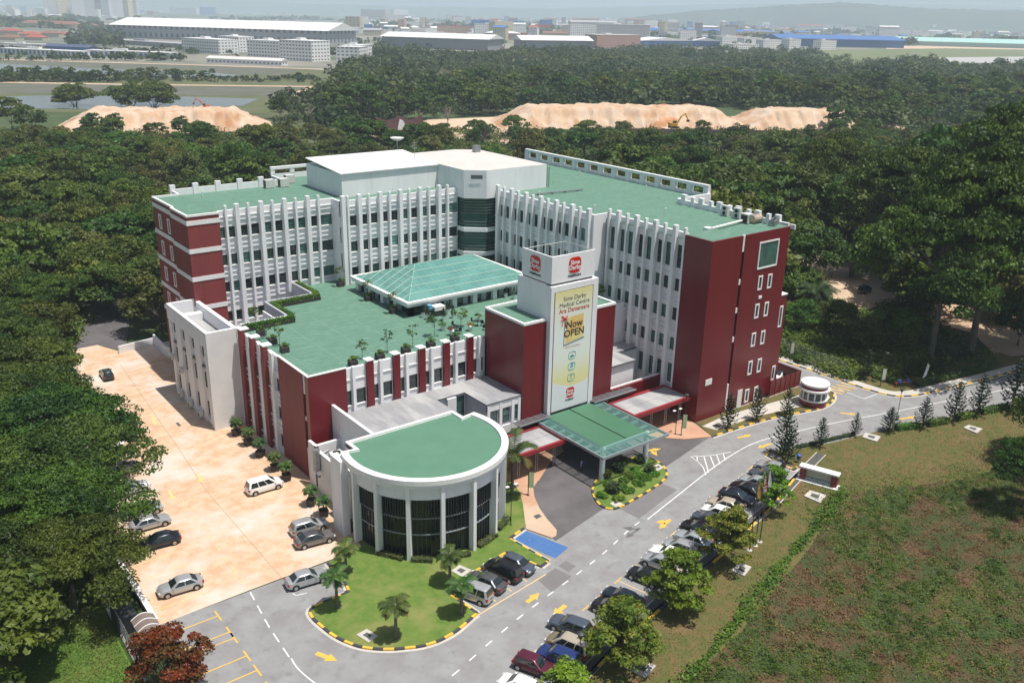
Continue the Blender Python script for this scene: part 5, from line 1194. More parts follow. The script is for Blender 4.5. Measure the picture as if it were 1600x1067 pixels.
def quads(cen, nrm, size, aspect=.55, rg=rng, jit=.8, up=.4):
    n = len(cen); nn = nrm*(1-up)+np.array([0, 0, up])+rg.normal(size=(n, 3))*jit*.5; nn /= np.linalg.norm(nn, axis=1)[:, None]+1e-9
    t = rg.normal(size=(n, 3)); t -= (t*nn).sum(1)[:, None]*nn; t /= np.linalg.norm(t, axis=1)[:, None]+1e-9; b = np.cross(nn, t)
    s = size*(.6+.8*rg.random(n))[:, None]
    v = np.stack([cen-t*s, cen-b*s*aspect+t*s*.1, cen+t*s, cen+b*s*aspect+t*s*.1], 1).reshape(-1, 3)
    return v
def qmesh(name, vs, mats, midx=None, extra=None):
    """vs: (4n,3) quads; extra: MB with wood"""
    me = bpy.data.meshes.new(name); n = len(vs)//4
    me.vertices.add(len(vs)); me.vertices.foreach_set('co', vs.astype(np.float32).ravel())
    me.loops.add(4*n); me.loops.foreach_set('vertex_index', np.arange(4*n, dtype=np.int32))
    me.polygons.add(n); me.polygons.foreach_set('loop_start', np.arange(0, 4*n, 4, dtype=np.int32)); me.polygons.foreach_set('loop_total', np.full(n, 4, np.int32))
    for m_ in mats: me.materials.append(m_)
    if midx is not None: me.polygons.foreach_set('material_index', midx.astype(np.int32))
    me.update(calc_edges=True); return me
def sph(n, rg):
    v = rg.normal(size=(n, 3)); return v/np.linalg.norm(v, axis=1)[:, None]
def crown(R_, H0, H1, K, Mn, leaf, shape='round', seed=0, cl=.32, flat=.55):
    """K leaf clumps spread over a crown of radius R_ between heights H0 and H1"""
    rg = np.random.default_rng(seed); cs = []
    hc = (H0+H1)/2; hh = (H1-H0)/2; lob = rg.random(5)*2*np.pi
    while len(cs) < K:
        d = sph(1, rg)[0]
        if shape == 'umbrella':
            r = np.sqrt(rg.random())*R_; a = rg.random()*2*np.pi; k = 1+.18*np.sin(3*a+lob[0])+.12*np.sin(5*a+lob[1]); r *= k
            z = H1-(r/(R_*1.1))**2*(H1-H0)*.75-rg.random()**2*(H1-H0)*.45+.35*np.sin(r*1.3+lob[2]); cs.append((r*np.cos(a), r*np.sin(a), z))
        elif shape == 'layer':
            z = H0+(H1-H0)*rg.random()**1.1; t = (z-H0)/(H1-H0); rr = R_*(1-.75*t)*(.55+.45*min(1, t*5+.4)); a = rg.random()*2*np.pi; r = rr*np.sqrt(rg.random()); cs.append((r*np.cos(a), r*np.sin(a), z))
        else:
            a = math.atan2(d[1], d[0]); k = (.55+.45*rg.random()**.5)*(1+.16*np.sin(3*a+lob[0])+.1*np.sin(4*d[2]*2+lob[1]))
            if d[2] < -.6: continue
            cs.append((d[0]*R_*k, d[1]*R_*k, hc+d[2]*hh*k))
    cs = np.array(cs); V = []; rc = R_*cl
    for c in cs:
        s = rc*(.7+.6*rg.random()); d = sph(Mn, rg); d[:, 2] = np.abs(d[:, 2])*1.0-.25; rad = .55+.45*rg.random(Mn)[:, None]
        p = c+d*np.array([s, s, s*flat])*rad; V.append(quads(p, d, leaf, rg=rg))
    return cs, np.concatenate(V)
def trunk(mb, cs, h0, r0, nb, m_, seed=0, lean=0):
    rg = random.Random(seed); z1 = h0; top = (lean, 0, z1)
    mb.tube([(0, 0, 0), (lean*.4+.05, .05, z1*.5), top], [r0, r0*.8, r0*.62], 8, m_)
    idx = list(range(len(cs))); rg.shuffle(idx)
    for i in idx[:nb]:
        c = cs[i]; mid = (lean+(c[0]-lean)*.45, c[1]*.45, z1+(c[2]-z1)*.62)
        mb.tube([top, mid, tuple(c)], [r0*.45, r0*.22, r0*.06], 5, m_, cap=False)
def make_tree(name, leafm, R_, H0, H1, K, Mn, leaf, shape='round', seed=0, cl=.32, flat=.55, nb=9, r0=.3, bark='bark'):
    t = empty(name); cs, V = crown(R_, H0, H1, K, Mn, leaf, shape, seed, cl, flat)
    w_ = MB(); trunk(w_, cs, H0*.9 if H0 > 1 else 1, r0, nb, M[bark], seed); w_.build('trunk', t, 60)
    link('crown', qmesh('crown', V, [leafm]), t); return t
POOL = {}
def put(key, p, s=1.0, rz=None, sz=None, label=None, cat='tree', group=None, name=None):
    if not isinstance(POOL[key], list): POOL[key] = [POOL[key], False]
    if not POOL[key][1]: r = POOL[key][0]; POOL[key][1] = True
    else: r = copy_tree(POOL[key][0])
    r.location = tuple(p) if len(p) == 3 else (p[0], p[1], 0); r.rotation_euler = (0, 0, rr.random()*6.28 if rz is None else rz); r.scale = (s, s, sz or s)
    tag(r, label, cat, group); return r
rr = random.Random(3)
# prototypes
for i in range(3): POOL[f'rain{i}'] = make_tree('umbrella_tree', M['leafdark'], 8.5, 6.5, 11.5, 170, 190, .20, 'umbrella', 20+i, .20, .36, nb=16, r0=.38)
for i in range(4): POOL[f'round{i}'] = make_tree('forest_tree', M['leafmid'], 5.2, 2.8, 11, 66, 130, .29, 'round', 30+i, .34, .6, nb=7, r0=.28)
for i in range(3): POOL[f'olive{i}'] = make_tree('olive_forest_tree', M['leafolive'], 5.0, 2.2, 10.5, 60, 120, .29, 'round', 40+i, .32, .7, nb=9, r0=.25)
for i in range(2): POOL[f'bright{i}'] = make_tree('bright_bushy_tree', M['leafbright'], 3.4, .6, 5.5, 44, 120, .22, 'round', 50+i, .36, .6, nb=5, r0=.16)
for i in range(3): POOL[f'mid{i}'] = make_tree('wood_tree', M['leafmid'] if i else M['leafdark'], 5.4, 3, 11.5, 34, 60, .55, 'round', 60+i, .38, .6, nb=4, r0=.3)
for i in range(2): POOL[f'umb{i}'] = make_tree('spreading_tree', M['leafdark'] if i else M['leafmid'], 7.5, 6, 11, 60, 60, .5, 'umbrella', 70+i, .24, .4, nb=9, r0=.35)
for i in range(3): POOL[f'neem{i}'] = make_tree('roadside_tree', M['leafneem2'] if i == 0 else M['leafneem'], 3.3, 1.7, 6.2, 74, 115, .14, 'layer', 80+i, .22, .34, nb=22, r0=.14)
POOL['redtree'] = make_tree('red_leaved_tree', M['leafred'], 3.3, .8, 7.5, 60, 190, .16, 'round', 90, .30, .7, nb=12, r0=.18)
def make_bare():
    t = empty('bare_tree'); w_ = MB(); rg = random.Random(4)
    w_.tube([(0, 0, 0), (.2, 0, 5)], [.2, .13], 6, M['bare'])
    w2 = MB()
    for k in range(22):
        a = rg.random()*6.28; r = 1.5+rg.random()*2.5; h = 5+rg.random()*4.5; m1 = (math.cos(a)*r*.4, math.sin(a)*r*.4, 4.5+(h-4.5)*.5); e = (math.cos(a)*r, math.sin(a)*r, h)
        w2.tube([(.15, 0, 3.5+rg.random()*1.5), m1, e], [.09, .06, .02], 4, M['bare'], cap=False)
        for _ in range(4): w2.tube([m1, (e[0]+rg.uniform(-1, 1), e[1]+rg.uniform(-1, 1), e[2]+rg.uniform(-1, .6))], [.04, .012], 3, M['bare'], cap=False)
    w_.build('trunk', t); w2.build('branches', t); return t
POOL['bare'] = make_bare()
def frond(mb, base, az, L, rise, droop, nl=16, lw=.9, m_=None, rach=.04, width=.09):
    pts = []; n = 7
    for i in range(n+1):
        s = i/n; r = L*s*(1-.25*s*droop); z = rise*math.sin(min(1, s*1.15)*math.pi*.55)*1.0-droop*L*.55*s*s
        pts.append(Vector((base[0]+math.cos(az)*r, base[1]+math.sin(az)*r, base[2]+z)))
    mb.tube(pts, [rach*(1-.8*i/n) for i in range(n+1)], 4, m_, cap=False)
    side = Vector((-math.sin(az), math.cos(az), 0))
    for j in range(nl):
        s = .12+.86*j/nl; k = s*n; i = min(int(k), n-1); p = pts[i].lerp(pts[i+1], k-i); d = (pts[i+1]-pts[i]).normalized(); ll = lw*math.sin(math.pi*(.12+.8*s))**.7
        for sg in (-1, 1):
            e = p+side*sg*ll*.85+d*ll*.55+Vector((0, 0, -ll*.28)); wv = d*width*.5
            mb.add([p-wv, p+wv, e+wv*.4, e-wv*.4], [(0, 1, 2, 3)], m_)
def make_palm(name, h, nf, L, lw, rise, leafm, r0=.16, dry=0, seed=0, nl=14, width=.12, lean=.0, droop=(.3, 1.1)):
    rg = random.Random(seed); t = empty(name); w_ = MB(); w_.tube([(0, 0, 0), (lean*.4, 0, h*.5), (lean, 0, h)], [r0*1.25, r0, r0*.85], 9, M['barkp']); w_.lathe([(r0*.8, h-.1), (r0*1.4, h+.1), (r0*.6, h+.35)], c=(lean, 0, 0), n=8, mat=M['barkp']); w_.build('trunk', t, 60)
    c = MB()
    for k in range(nf):
        az = k*2.399+rg.uniform(-.2, .2); u = k/nf; frond(c, (lean, 0, h+.15), az, L*(.8+.3*rg.random()), rise*(1-.9*u), droop[0]+(droop[1]-droop[0])*u, nl, lw, M['leafdry'] if k >= nf-dry else leafm, width=width)
    c.build('fronds', t); return t
for i in range(3): POOL[f'lawnpalm{i}'] = make_palm('lawn_palm', 3.3+.2*i, 11, 1.75, .7, .75, M['leafpalm'], .15, 2, 100+i, 12, .16)
POOL['foxtail'] = make_palm('foxtail_palm', 4.6, 12, 3.4, .85, 3.0, M['leafpalm'], .16, 4, 110, 26, .13, droop=(.05, 1.1))
for i in range(2): POOL[f'oil{i}'] = make_palm('oil_palm', 4.2+i, 40, 4.6, 1.1, 2.6, M['leafoil'], .42, 5, 120+i, 24, .13, droop=(.2, 1.3))
def make_pine(i, h):
    rg = random.Random(130+i); t = empty('norfolk_pine'); w_ = MB(); w_.tube([(0, 0, 0), (0, 0, h)], [.10, .02], 6, M['bark']); w_.build('trunk', t)
    V = []; rg2 = np.random.default_rng(130+i); z = h*.16; c = MB()
    while z < h*.985:
        u = (z-h*.16)/(h*.84); Lb = (h*.27)*(1-u)**.8*(1 if u > .08 else .75)+.12; nb = 6 if u < .75 else 5; a0 = rg.random()*6.28
        for k in range(nb):
            a = a0+k*6.283/nb+rg.uniform(-.12, .12); L_ = Lb*rg.uniform(.85, 1.12); n = max(5, int(L_*24)); s = np.linspace(.15, 1, n)
            px_ = np.cos(a)*L_*s; py_ = np.sin(a)*L_*s; pz_ = z-.10*L_*np.sin(s*3.1)+.42*L_*s**2
            P_ = np.stack([px_, py_, pz_], 1)+rg2.normal(size=(n, 3))*.035
            V.append(quads(P_, np.tile([0, 0, 1.0], (n, 1)), .11, .6, rg2, jit=1.2)); 
        z += h*.092*(1-.3*u)
    link('crown', qmesh('crown', np.concatenate(V), [M['leafpine']]), t); return t
for i in range(3): POOL[f'pine{i}'] = make_pine(i, 5.0)
# --- roadside trees over the parked cars
def by_px(key, base, top, h0, label, w=None, cat='tree', group=None, z=0.0, rz=None):
    p = G(*base, z); h = zat(*top, p)-z; s = h/h0; return put(key, p, (w or s), rz, s, label, cat, group)
by_px('neem0', (1205, 799), (1222, 728), 6.6, 'bright green roadside tree beside the flagpoles and sign wall', w=.82)
by_px('neem1', (1132, 879), (1142, 786), 6.6, 'dark feathery roadside tree between the flagpoles and the bright tree', w=1.12)
by_px('neem0', (1057, 950), (1062, 858), 6.6, 'bright yellow green roadside tree above the empty parking bay', w=1.2)
by_px('neem2', (969, 1040), (968, 932), 6.6, 'large olive green roadside tree hiding the blue grey estate car', w=1.22)
p = G(885, 1132); put('neem0', p, 1.05, 1.0, .95, 'bright roadside tree cut by the bottom edge of the view')
p = G(272, 1092); q_ = put('redtree', p, .86, .4, .94, 'bushy tree with rusty red leaves beside the carport')
# --- pines
for i, (bs, tp, lb) in enumerate((((1137, 669), (1141, 613), 'slim dark pine in front of the maroon tower, leftmost of three there'), ((1181, 657), (1188, 603), 'thin sparse pine on the verge, middle of three before the maroon tower'), ((1229, 649), (1234, 603), 'slim dark pine just left of the guard house'),
   ((1224, 711), (1236, 632), 'tall dark pine on the kerb point opposite the guard house'), ((1230, 724), (1241, 668), 'pine standing directly behind the striped kerb corner of the parking row'), ((1281, 698), (1289, 652), 'small pine on the road edge, next right of the kerb corner pair'), ((1335, 681), (1338, 643), 'very small pine by the concrete drain cover'),
   ((1389, 674), (1396, 636), 'broad low pine beside the cone lamp post'), ((1441, 669), (1444, 619), 'dense dark pine between the hedge blocks, left one'), ((1489, 659), (1498, 594), 'tall pine between hedge blocks with the road behind'), ((1527, 649), (1536, 583), 'tall pine right of the middle hedge block'), ((1580, 642), (1596, 560), 'tallest dark pine at the right edge of the road'),
   ((1352, 593), (1355, 545), 'dark shaded pine behind the far fence end'), ((1419, 592), (1420, 552), 'dark shaded pine behind the low red rail'), ((1465, 590), (1468, 556), 'dark shaded pine right of the white feather flag'))):
    by_px(f'pine{i % 3}', bs, tp, 5.0, lb, w={7: 1.15, 8: 1.15}.get(i), group=None)
# --- palms on the lawn
for i, (bs, tp, lb) in enumerate((((541, 894), (541, 846), 'lawn palm nearest the round glass front, by the yard edge'), ((527, 949), (524, 890), 'lawn palm beside the silver sedan, with drooping side fronds'), ((619, 997), (616, 940), 'lawn palm alone near the round end of the lawn'), ((703, 910), (704, 855), 'lawn palm behind the silver people carrier'), ((721, 960), (722, 905), 'lawn palm in front of the silver people carrier, at the kerb'))):
    by_px(f'lawnpalm{i % 3}', bs, tp, 4.3, lb, cat='palm', z=.13, w=1.0)
p = G(800, 775); put('foxtail', p, 1.12, 2.2, 1.15, 'tall foxtail palm with dry hanging fronds beside the round glass front', 'palm')
# potted palms
M['pot'] = mat('dark_square_pot', (.045, .035, .035), .6); M['wpot'] = mat('white_pot', (.75, .75, .75), .5)
ppp = make_palm('potted_palm', 2.0, 13, 1.15, .5, .65, M['leafpalm'], .1, 1, 140, 10, .15); q = MB(); q.add([(-.45, -.45, 0), (.45, -.45, 0), (.45, .45, 0), (-.45, .45, 0), (-.55, -.55, .95), (.55, -.55, .95), (.55, .55, .95), (-.55, .55, .95)], [(0, 3, 2, 1), (4, 5, 6, 7), (0, 1, 5, 4), (1, 2, 6, 5), (2, 3, 7, 6), (3, 0, 4, 7)], M['pot']); q.build('pot', ppp); POOL['potpalm'] = ppp
for i, b_ in enumerate(((370, 680), (389, 695), (407, 713), (430, 735), (448, 750), (487, 789), (506, 806))):
    put('potpalm', G(*b_), .95, None, .95, ['potted palm nearest the white side block, first of the yard row', 'second potted palm from the white side block', 'third potted palm from the white side block', 'fourth potted palm, standing beyond the white people carrier', 'potted palm nearest the front of the white people carrier', 'potted palm by the plant yard wall, the farther of two', 'potted palm beside the silver estate car, nearer of two by the plant yard wall'][i], 'potted palm', 'potted palms along the maroon wall')
# --- round shrubs, cycads on the island
def make_shrub(name, r, h, lm, K=14, Mn=60, leaf=.12, seed=0, sprout=False):
    t = empty(name); cs, V = crown(r, .05, h, K, Mn, leaf, 'round', seed, .5, .8); q = MB(); q.tube([(0, 0, 0), (0, 0, h*.4)], [.05, .03], 5, M['bark']); q.build('stem', t); link('foliage', qmesh('foliage', V, [lm]), t); return t
POOL['shrub'] = make_shrub('round_shrub', .6, 1.1, M['leafmid'], seed=150); POOL['lshrub'] = make_shrub('low_yellow_shrub', .9, .6, M['hedge'], seed=151)
POOL['cycad'] = make_palm('cycad', .45, 22, 1.15, .3, .75, M['leafoil'], .14, 0, 152, 16, .07)
for i, (x, y) in enumerate(((948, 745), (966, 735), (958, 768), (984, 748), (1000, 722), (1014, 738), (974, 724))):
    put('cycad' if i % 3 else 'shrub', G(x, y, .16), .85+.2*rr.random(), None, None, 'dark spiky cycad in the planted island under the canopy' if i % 3 else 'dark round shrub in the planted island under the canopy', 'shrub', 'cycads in the planted island' if i % 3 else 'round shrubs in the planted island')
for i, (x, y) in enumerate(((975, 752), (966, 780), (992, 738), (1003, 745), (983, 768), (998, 757), (1010, 748), (953, 757), (972, 762), (988, 744), (940, 775), (1022, 742))): put('lshrub', G(x, y, .16), .75, None, None, 'low yellow green ground shrub among the cycads of the planted island', 'shrub', 'low shrubs in the planted island')
# --- hedges
def hedge_thing(a, b_, w_, h, lb, lm=None, z=0, dens=55, leaf=.11, name='hedge', box=None, planter=None):
    a = Vector(a); b_ = Vector(b_); d = b_-a; L = d.length; ang = math.atan2(d.y, d.x); t = tag(empty(name, (a.x, a.y, z), ang), lb, 'hedge')
    n = int(dens*L*(w_+2*h)); P_ = rng.random((n, 3)); face = rng.integers(0, 4, n); P_[:, 0] *= L; P_[:, 1] = (P_[:, 1]-.5)*w_; P_[:, 2] *= h
    P_[face == 0, 1] = -w_/2; P_[face == 1, 1] = w_/2; P_[face >= 2, 2] = h; nr = np.zeros((n, 3)); nr[face == 0, 1] = -1; nr[face == 1, 1] = 1; nr[face >= 2, 2] = 1; P_ += rng.normal(size=(n, 3))*.07
    z0 = .45 if planter else 0
    P_[:, 2] += z0; link('foliage', qmesh('foliage', quads(P_, nr, leaf), [lm or M['hedge']]), t)
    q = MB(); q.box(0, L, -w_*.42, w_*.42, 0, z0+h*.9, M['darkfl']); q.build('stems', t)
    if planter: q = MB(); q.box(-.05, L+.05, -w_*.55, w_*.55, 0, .55, M['pot']); q.build('planter_box', t)
    return t
for a, b_, lb in (((1400, 672), (1434, 668), 'bright clipped hedge block between the broad low pine and the dense pine'), ((1449, 666), (1480, 660), 'bright clipped hedge block left of the tall pine'), ((1494, 657), (1524, 649), 'bright clipped hedge block between two tall pines'), ((1532, 647), (1574, 638), 'bright clipped hedge block at the right end of the road edge')):
    hedge_thing(tuple(G(*a)[:2]), tuple(G(*b_)[:2]), 1.0, .85, lb)
hedge_thing(tuple(G(1370, 590)[:2]), tuple(G(1405, 601)[:2]), 1.6, .7, 'shaded hedge behind the pale post banner', M['leafbright']); hedge_thing(tuple(G(1430, 603)[:2]), tuple(G(1545, 575)[:2]), 1.8, .7, 'long dark hedge behind the feather flag', M['leafmid'])
hedge_thing(tuple(G(1245, 700)[:2]), tuple(G(1335, 679)[:2]), .6, .35, 'low dark hedge along the road edge under the small pines', M['leafpine'])
# straggling hedge between verge and field
hp = chaikin([tuple(G(*p)[:2]) for p in ((1318, 768), (1296, 800), (1262, 838), (1225, 880), (1190, 925), (1155, 968), (1120, 1010), (1075, 1060), (1050, 1090))], 2)
hr = resample(hp, .12); n = len(hr)*9; pid = rng.integers(0, len(hr), n); C_ = np.array([(x, y, 0) for x, y in hr])[pid]; thick = .75+.35*np.sin(pid*.035)+.25*np.sin(pid*.11)
C_ += rng.normal(size=(n, 3))*np.array([.55, .55, 0])*thick[:, None]; C_[:, 2] = np.abs(rng.normal(size=n))*.38*thick; o_ = C_[0].copy(); o_[2] = 0
t = tag(empty('wild_hedge', tuple(o_)), 'long straggling bright green hedge between the dry verge and the rough field', 'hedge'); link('foliage', qmesh('foliage', quads(C_-o_, np.tile([0, 0, 1.], (n, 1)), .17), [M['leafbright']]), t)
# clipped bushes round the glass front
for i, (a, b_) in enumerate((((590, 866), (630, 876)), ((643, 877), (676, 879)), ((693, 876), (735, 868)), ((748, 857), (775, 838)), ((778, 830), (795, 812)))):
    hedge_thing(tuple(G(*a)[:2]), tuple(G(*b_)[:2]), .7, .45, ['brownish clipped hedge at the foot of the glass front, first from the yard', 'brownish clipped hedge at the foot of the glass front, second from the yard', 'brownish clipped hedge at the foot of the glass front, third from the yard', 'brownish clipped hedge at the foot of the glass front, fourth from the yard', 'brownish clipped hedge at the end of the glass front nearest the blue bay'][i], M['leafolive'], z=.13, leaf=.09)
# --- terrace planting
for a, b_, lb in (((42.6, 115.0), (50.2, 115.0), 'leafy planter hedge along the near light well of the terrace'), ((50.2, 115.4), (50.2, 122.6), 'planter hedge along the side of the near light well'), ((50.4, 122.6), (58.0, 122.6), 'leafy planter hedge along the far light well of the terrace'), ((58.0, 123.2), (58.0, 130.6), 'planter hedge running to the wing wall at the far light well')):
    hedge_thing(a, b_, .75, .55, lb, M['leafbright'], z=13.7, planter=True, dens=70)
M['box'] = M['pot']
def box_tree(p, h, lb, kind=0, grp=None, pot='pot', lm='leafbright'):
    t = tag(empty('planter_tree', p), lb, 'planter', grp); w_ = .5; q = MB(); q.box(-w_, w_, -w_, w_, 0, .75, M[pot]); q.build('planter_box', t)
    c1, V = crown(.6, .6, 1.15, 8, 40, .08, 'round', 160, .5, .7); link('shrub', qmesh('shrub', V, [M['hedge']]), t)
    if kind: q = MB(); q.tube([(0, 0, .6), (.05, 0, h)], [.04, .025], 5, M['bark']); q.build('stem', t); cs, V = crown(.8, h-.8, h+.7, 9, 26, .11, 'round', 161+int(p[0]), .45, .8); link('crown', qmesh('crown', V, [M['leafmid']]), t)
    return t
for i, (x, y) in enumerate(((44.0, 104.4), (44.0, 108.2), (44.0, 112.1))): box_tree((x, y, 13.7), 0, ['clipped box planter on the yard side of the terrace, nearest the corner', 'middle clipped box planter on the yard side of the terrace', 'clipped box planter on the yard side of the terrace, farthest from the corner'][i])
for i in range(5): box_tree((49.0+3.9*i, 95.0, 13.7), 0, 'clipped green box planter behind the front parapet of the terrace', grp='box planters behind the front parapet')
for x, y, lb in ((64.0, 127.2, 'dark planter with young tree in the inner terrace corner'), (64.0, 118.0, 'dark planter with young tree beside the skylight, farther one'), (64.0, 110.4, 'dark planter with young tree at the skylight corner')): box_tree((x, y, 13.7), 2.6, lb, 1)
def sapling(px_, py_, h, lb, s=1.0, sparse=12, z=13.7, lm='leafmid'):
    p = G(px_, py_, z); t = tag(empty('young_tree', p), lb, 'tree'); q = MB(); q.tube([(0, 0, 0), (.04, 0, h*.6), (0, .05, h)], [.035, .03, .012], 5, M['bark']); cs, V = crown(.75*s, h*.45, h*1.05, 11, sparse, .13, 'round', int(px_), .42, .9)
    for c in cs[:7]: q.tube([(0, 0, h*.45), tuple(c)], [.02, .008], 3, M['bark'], cap=False)
    q.build('trunk', t); link('crown', qmesh('crown', V, [M[lm]]), t)
for a in ((437, 540, 3.0, 'slender young tree near the yard side parapet of the terrace'), (417, 530, 2.4, 'thin bare looking sapling near the yard side parapet'), (566, 560, 2.4, 'short young tree behind the first maroon pier of the front parapet'), (605, 552, 3.2, 'slender young tree behind the front parapet, second from the corner'), (645, 543, 3.2, 'young tree behind the front parapet, third from the corner'), (679, 526, 3.0, 'fuller young tree behind the front parapet by the white pots'), (720, 512, 2.6, 'olive young tree beside the terrace chairs')):
    sapling(*a, s=1.2 if a[0] in (679, 720) else .9, sparse=26 if a[0] in (679, 720) else 13)
sapling(399, 503, 2.2, 'young tree in the light well corner by the wing', z=12.5, s=1.1, sparse=30); sapling(935, 470, 2.4, 'bright young tree on the strip behind the banner tower', z=13.7, s=1.1, sparse=40, lm='leafbright')
def cone_pot(p, lb, g, s=1.0):
    t = tag(empty('potted_topiary', p), lb, 'potted plant', g); q = MB(); q.lathe([(.22*s, 0), (.33*s, .75*s), (.3*s, .78*s)], n=14, mat=M['wpot']); q.build('pot', t, 40)
    n = 420; h_ = rng.random(n)**1.3; a = rng.random(n)*6.28; r = .38*s*(1-h_)**.8*np.sin(np.minimum(1, h_*6+.4)*1.57); P_ = np.stack([r*np.cos(a), r*np.sin(a), .75*s+h_*1.25*s], 1); link('foliage', qmesh('foliage', quads(P_, np.stack([np.cos(a), np.sin(a), a*0+.3], 1), .075), [M['leafpine']]), t)
for i, (x, y) in enumerate(((661, 496), (668, 499), (677, 502), (693, 501), (699, 491), (708, 497), (690, 483))): cone_pot(G(x, y, 13.7), 'dark cone topiary in a white pot around the white box on the terrace', 'cone topiaries by the skylight', 1.0)
cone_pot(G(790, 465, 13.7), 'cone topiary in a white pot near the banner tower, left one', 'topiaries by the tower'); cone_pot(G(803, 467, 13.7), 'cone topiary in a white pot near the banner tower, right one', 'topiaries by the tower')
def flower_pot(x, y, lm, lb):
    t = tag(empty('flower_pot', G(x, y, 13.7)), lb, 'potted plant'); q = MB(); q.lathe([(.22, 0), (.36, .7), (.33, .74)], n=14, mat=M['wpot']); q.build('pot', t, 40); cs, V = crown(.5, .6, 1.15, 8, 30, .09, 'round', int(x), .5, .8); link('flowers', qmesh('flowers', V, [lm]), t)
M['pinkf'] = leafmat('pink_flowers', (.35, .10, .09), (.12, .10, .03), 1.5, hue=.01); M['orgf'] = leafmat('orange_flowers', (.30, .16, .03), (.10, .12, .02), 1.5, hue=.01)
flower_pot(692, 516, M['hedge'], 'white pot with yellow green plant on the terrace'); flower_pot(706, 524, M['pinkf'], 'white pot with pink flowers beside the first chairs'); flower_pot(735, 517, M['orgf'], 'white pot with orange flowers between the chairs'); flower_pot(747, 502, M['hedge'], 'white pot with green plant by the round table near the tower')
def chair(x, y, rz, lb):
    t = tag(empty('terrace_chair', G(x, y, 13.7), rz), lb, 'chair'); q = MB(); q.box(-.24, .24, -.24, .24, .42, .47, M['black']); q.build('seat', t); q = MB(); q.box(-.24, .24, .2, .25, .5, .95, M['black']); q.build('backrest', t)
    for sx in (-.21, .21):
        for sy in (-.21, .21): q = MB(); q.box(sx-.02, sx+.02, sy-.02, sy+.02, 0, .42, M['black']); q.build('leg', t)
for a in ((709, 512, .3, 'black chair left of the first terrace table'), (718, 521, 3.0, 'black chair in front of the first terrace table'), (739, 506, .5, 'black chair left of the second terrace table'), (754, 509, 2.2, 'black chair right of the second terrace table, near the maroon wall'), (757, 516, 2.6, 'black chair in front of the maroon tower wall')): chair(*a)
for x, y, lb in ((714, 517, 'round terrace table among the chairs by the pink flower pot'), (746, 509, 'round terrace table near the maroon tower wall')):
    t = tag(empty('terrace_table', G(x, y, 13.7)), lb, 'table'); q = MB(); q.lathe([(.45, .70), (.45, .74)], n=16, mat=M['black']); q.build('table_top', t); q = MB(); q.tube([(0, 0, 0), (0, 0, .7)], .04, 6, M['black']); q.lathe([(.25, 0), (.25, .03)], n=10, mat=M['black']); q.build('leg', t)
p = G(684, 492, 13.7); t = tag(empty('covered_unit', p), 'white covered box unit with blue drum among the cone topiaries', 'equipment'); q = MB(); q.box(-.9, .9, -.7, .7, .9, 1.5, M['sheet']); q.build('cover', t); q = MB(); q.box(-.8, .8, -.6, .6, 0, .9, M['frame']); q.build('body', t)
q = MB(); q.tube([(-1.2, .3, 1.1), (-1.2, .3, 1.7)], .4, 12, M['bblue']); q.build('drum', t, 40)
# ================================================================ woods: each tree is placed where it stands
def inside(poly, x, y):
    c = False; n = len(poly)
    for i in range(n):
        x1, y1 = poly[i]; x2, y2 = poly[(i+1) % n]
        if (y1 > y) != (y2 > y) and x < (x2-x1)*(y-y1)/(y2-y1)+x1: c = not c
    return c
FREE = [ pxpoly([(578, 212), (670, 210), (676, 236), (575, 238)]),  # places without trees (world)
 [(14.2, 40), (120, 30), (215, 30), (215, 66), (170, 63), (140, 66), (131, 72), (131, 95), (128, 160), (34, 160), (33, 152), (24, 159), (14.5, 156), (14.5, 60)],
 [(24, 154), (42, 152), (46, 170), (34, 174)],
 pxpoly([(1222, 366), (1292, 385), (1345, 410), (1402, 436), (1404, 476), (1350, 490), (1290, 475), (1265, 445), (1235, 420)]),
 pxpoly([(1228, 475), (1300, 480), (1420, 488), (1450, 520), (1440, 600), (1330, 590), (1228, 545)]),
 pxpoly([(1440, 490), (1500, 470), (1600, 490), (1640, 540), (1560, 560), (1520, 540)]),
 [(-80, -20), (14, -20), (14.3, 71), (4, 80), (-12, 84), (-80, 60)],
]
def free(x, y):
    return any(inside(p, x, y) for p in FREE)
placed = []
def hosp_zone(x, y): return 205 < proj(x, y, 0)[1] < 260 and y > 180
KD = {'rai': 'wide dark umbrella-crowned', 'rou': 'round full-crowned', 'oli': 'olive green feathery', 'umb': 'flat-topped spreading', 'bri': 'bright green bushy', 'mid': 'dense-crowned'}
def describe(key, s, x, y, lab):
    a = proj(x, y, 5); px_, py_ = a; d = math.hypot(x, y)
    hz = ['beyond the left edge', 'near the left edge', 'left of the hospital', 'behind the left wing', 'behind the white penthouse', 'behind the corner drum', 'behind the right wing', 'behind the right wing end', 'just right of the maroon block', 'above the guard house', 'toward the right edge', 'at the right edge'][max(0, min(11, int((px_+100)/150)))]
    dz = 'closest row' if py_ > 330 else ('near rows' if py_ > 265 else ('middle rows' if py_ > 225 else ('far rows' if py_ > 190 else ('just past the heaps' if py_ > 165 else 'deep past the heaps'))))
    return f"{'small' if s < .8 else ('tall' if s > 1.1 else 'medium')} {KD.get(key[:3], 'green')} tree {hz}, {dz}"
def near(x, y, r):
    for (a, b_, q_) in placed:
        if abs(a-x) < r and abs(b_-y) < r and (a-x)**2+(b_-y)**2 < (r*.5+q_*.5)**2: return True
    return False
def vis(x, y, h, m_=60):
    a = proj(x, y, h); b_ = proj(x, y, 0)
    return -m_ < a[0] < 1600+m_ and a[1] < 1090 and b_[1] > -20 and b_[0] > -300
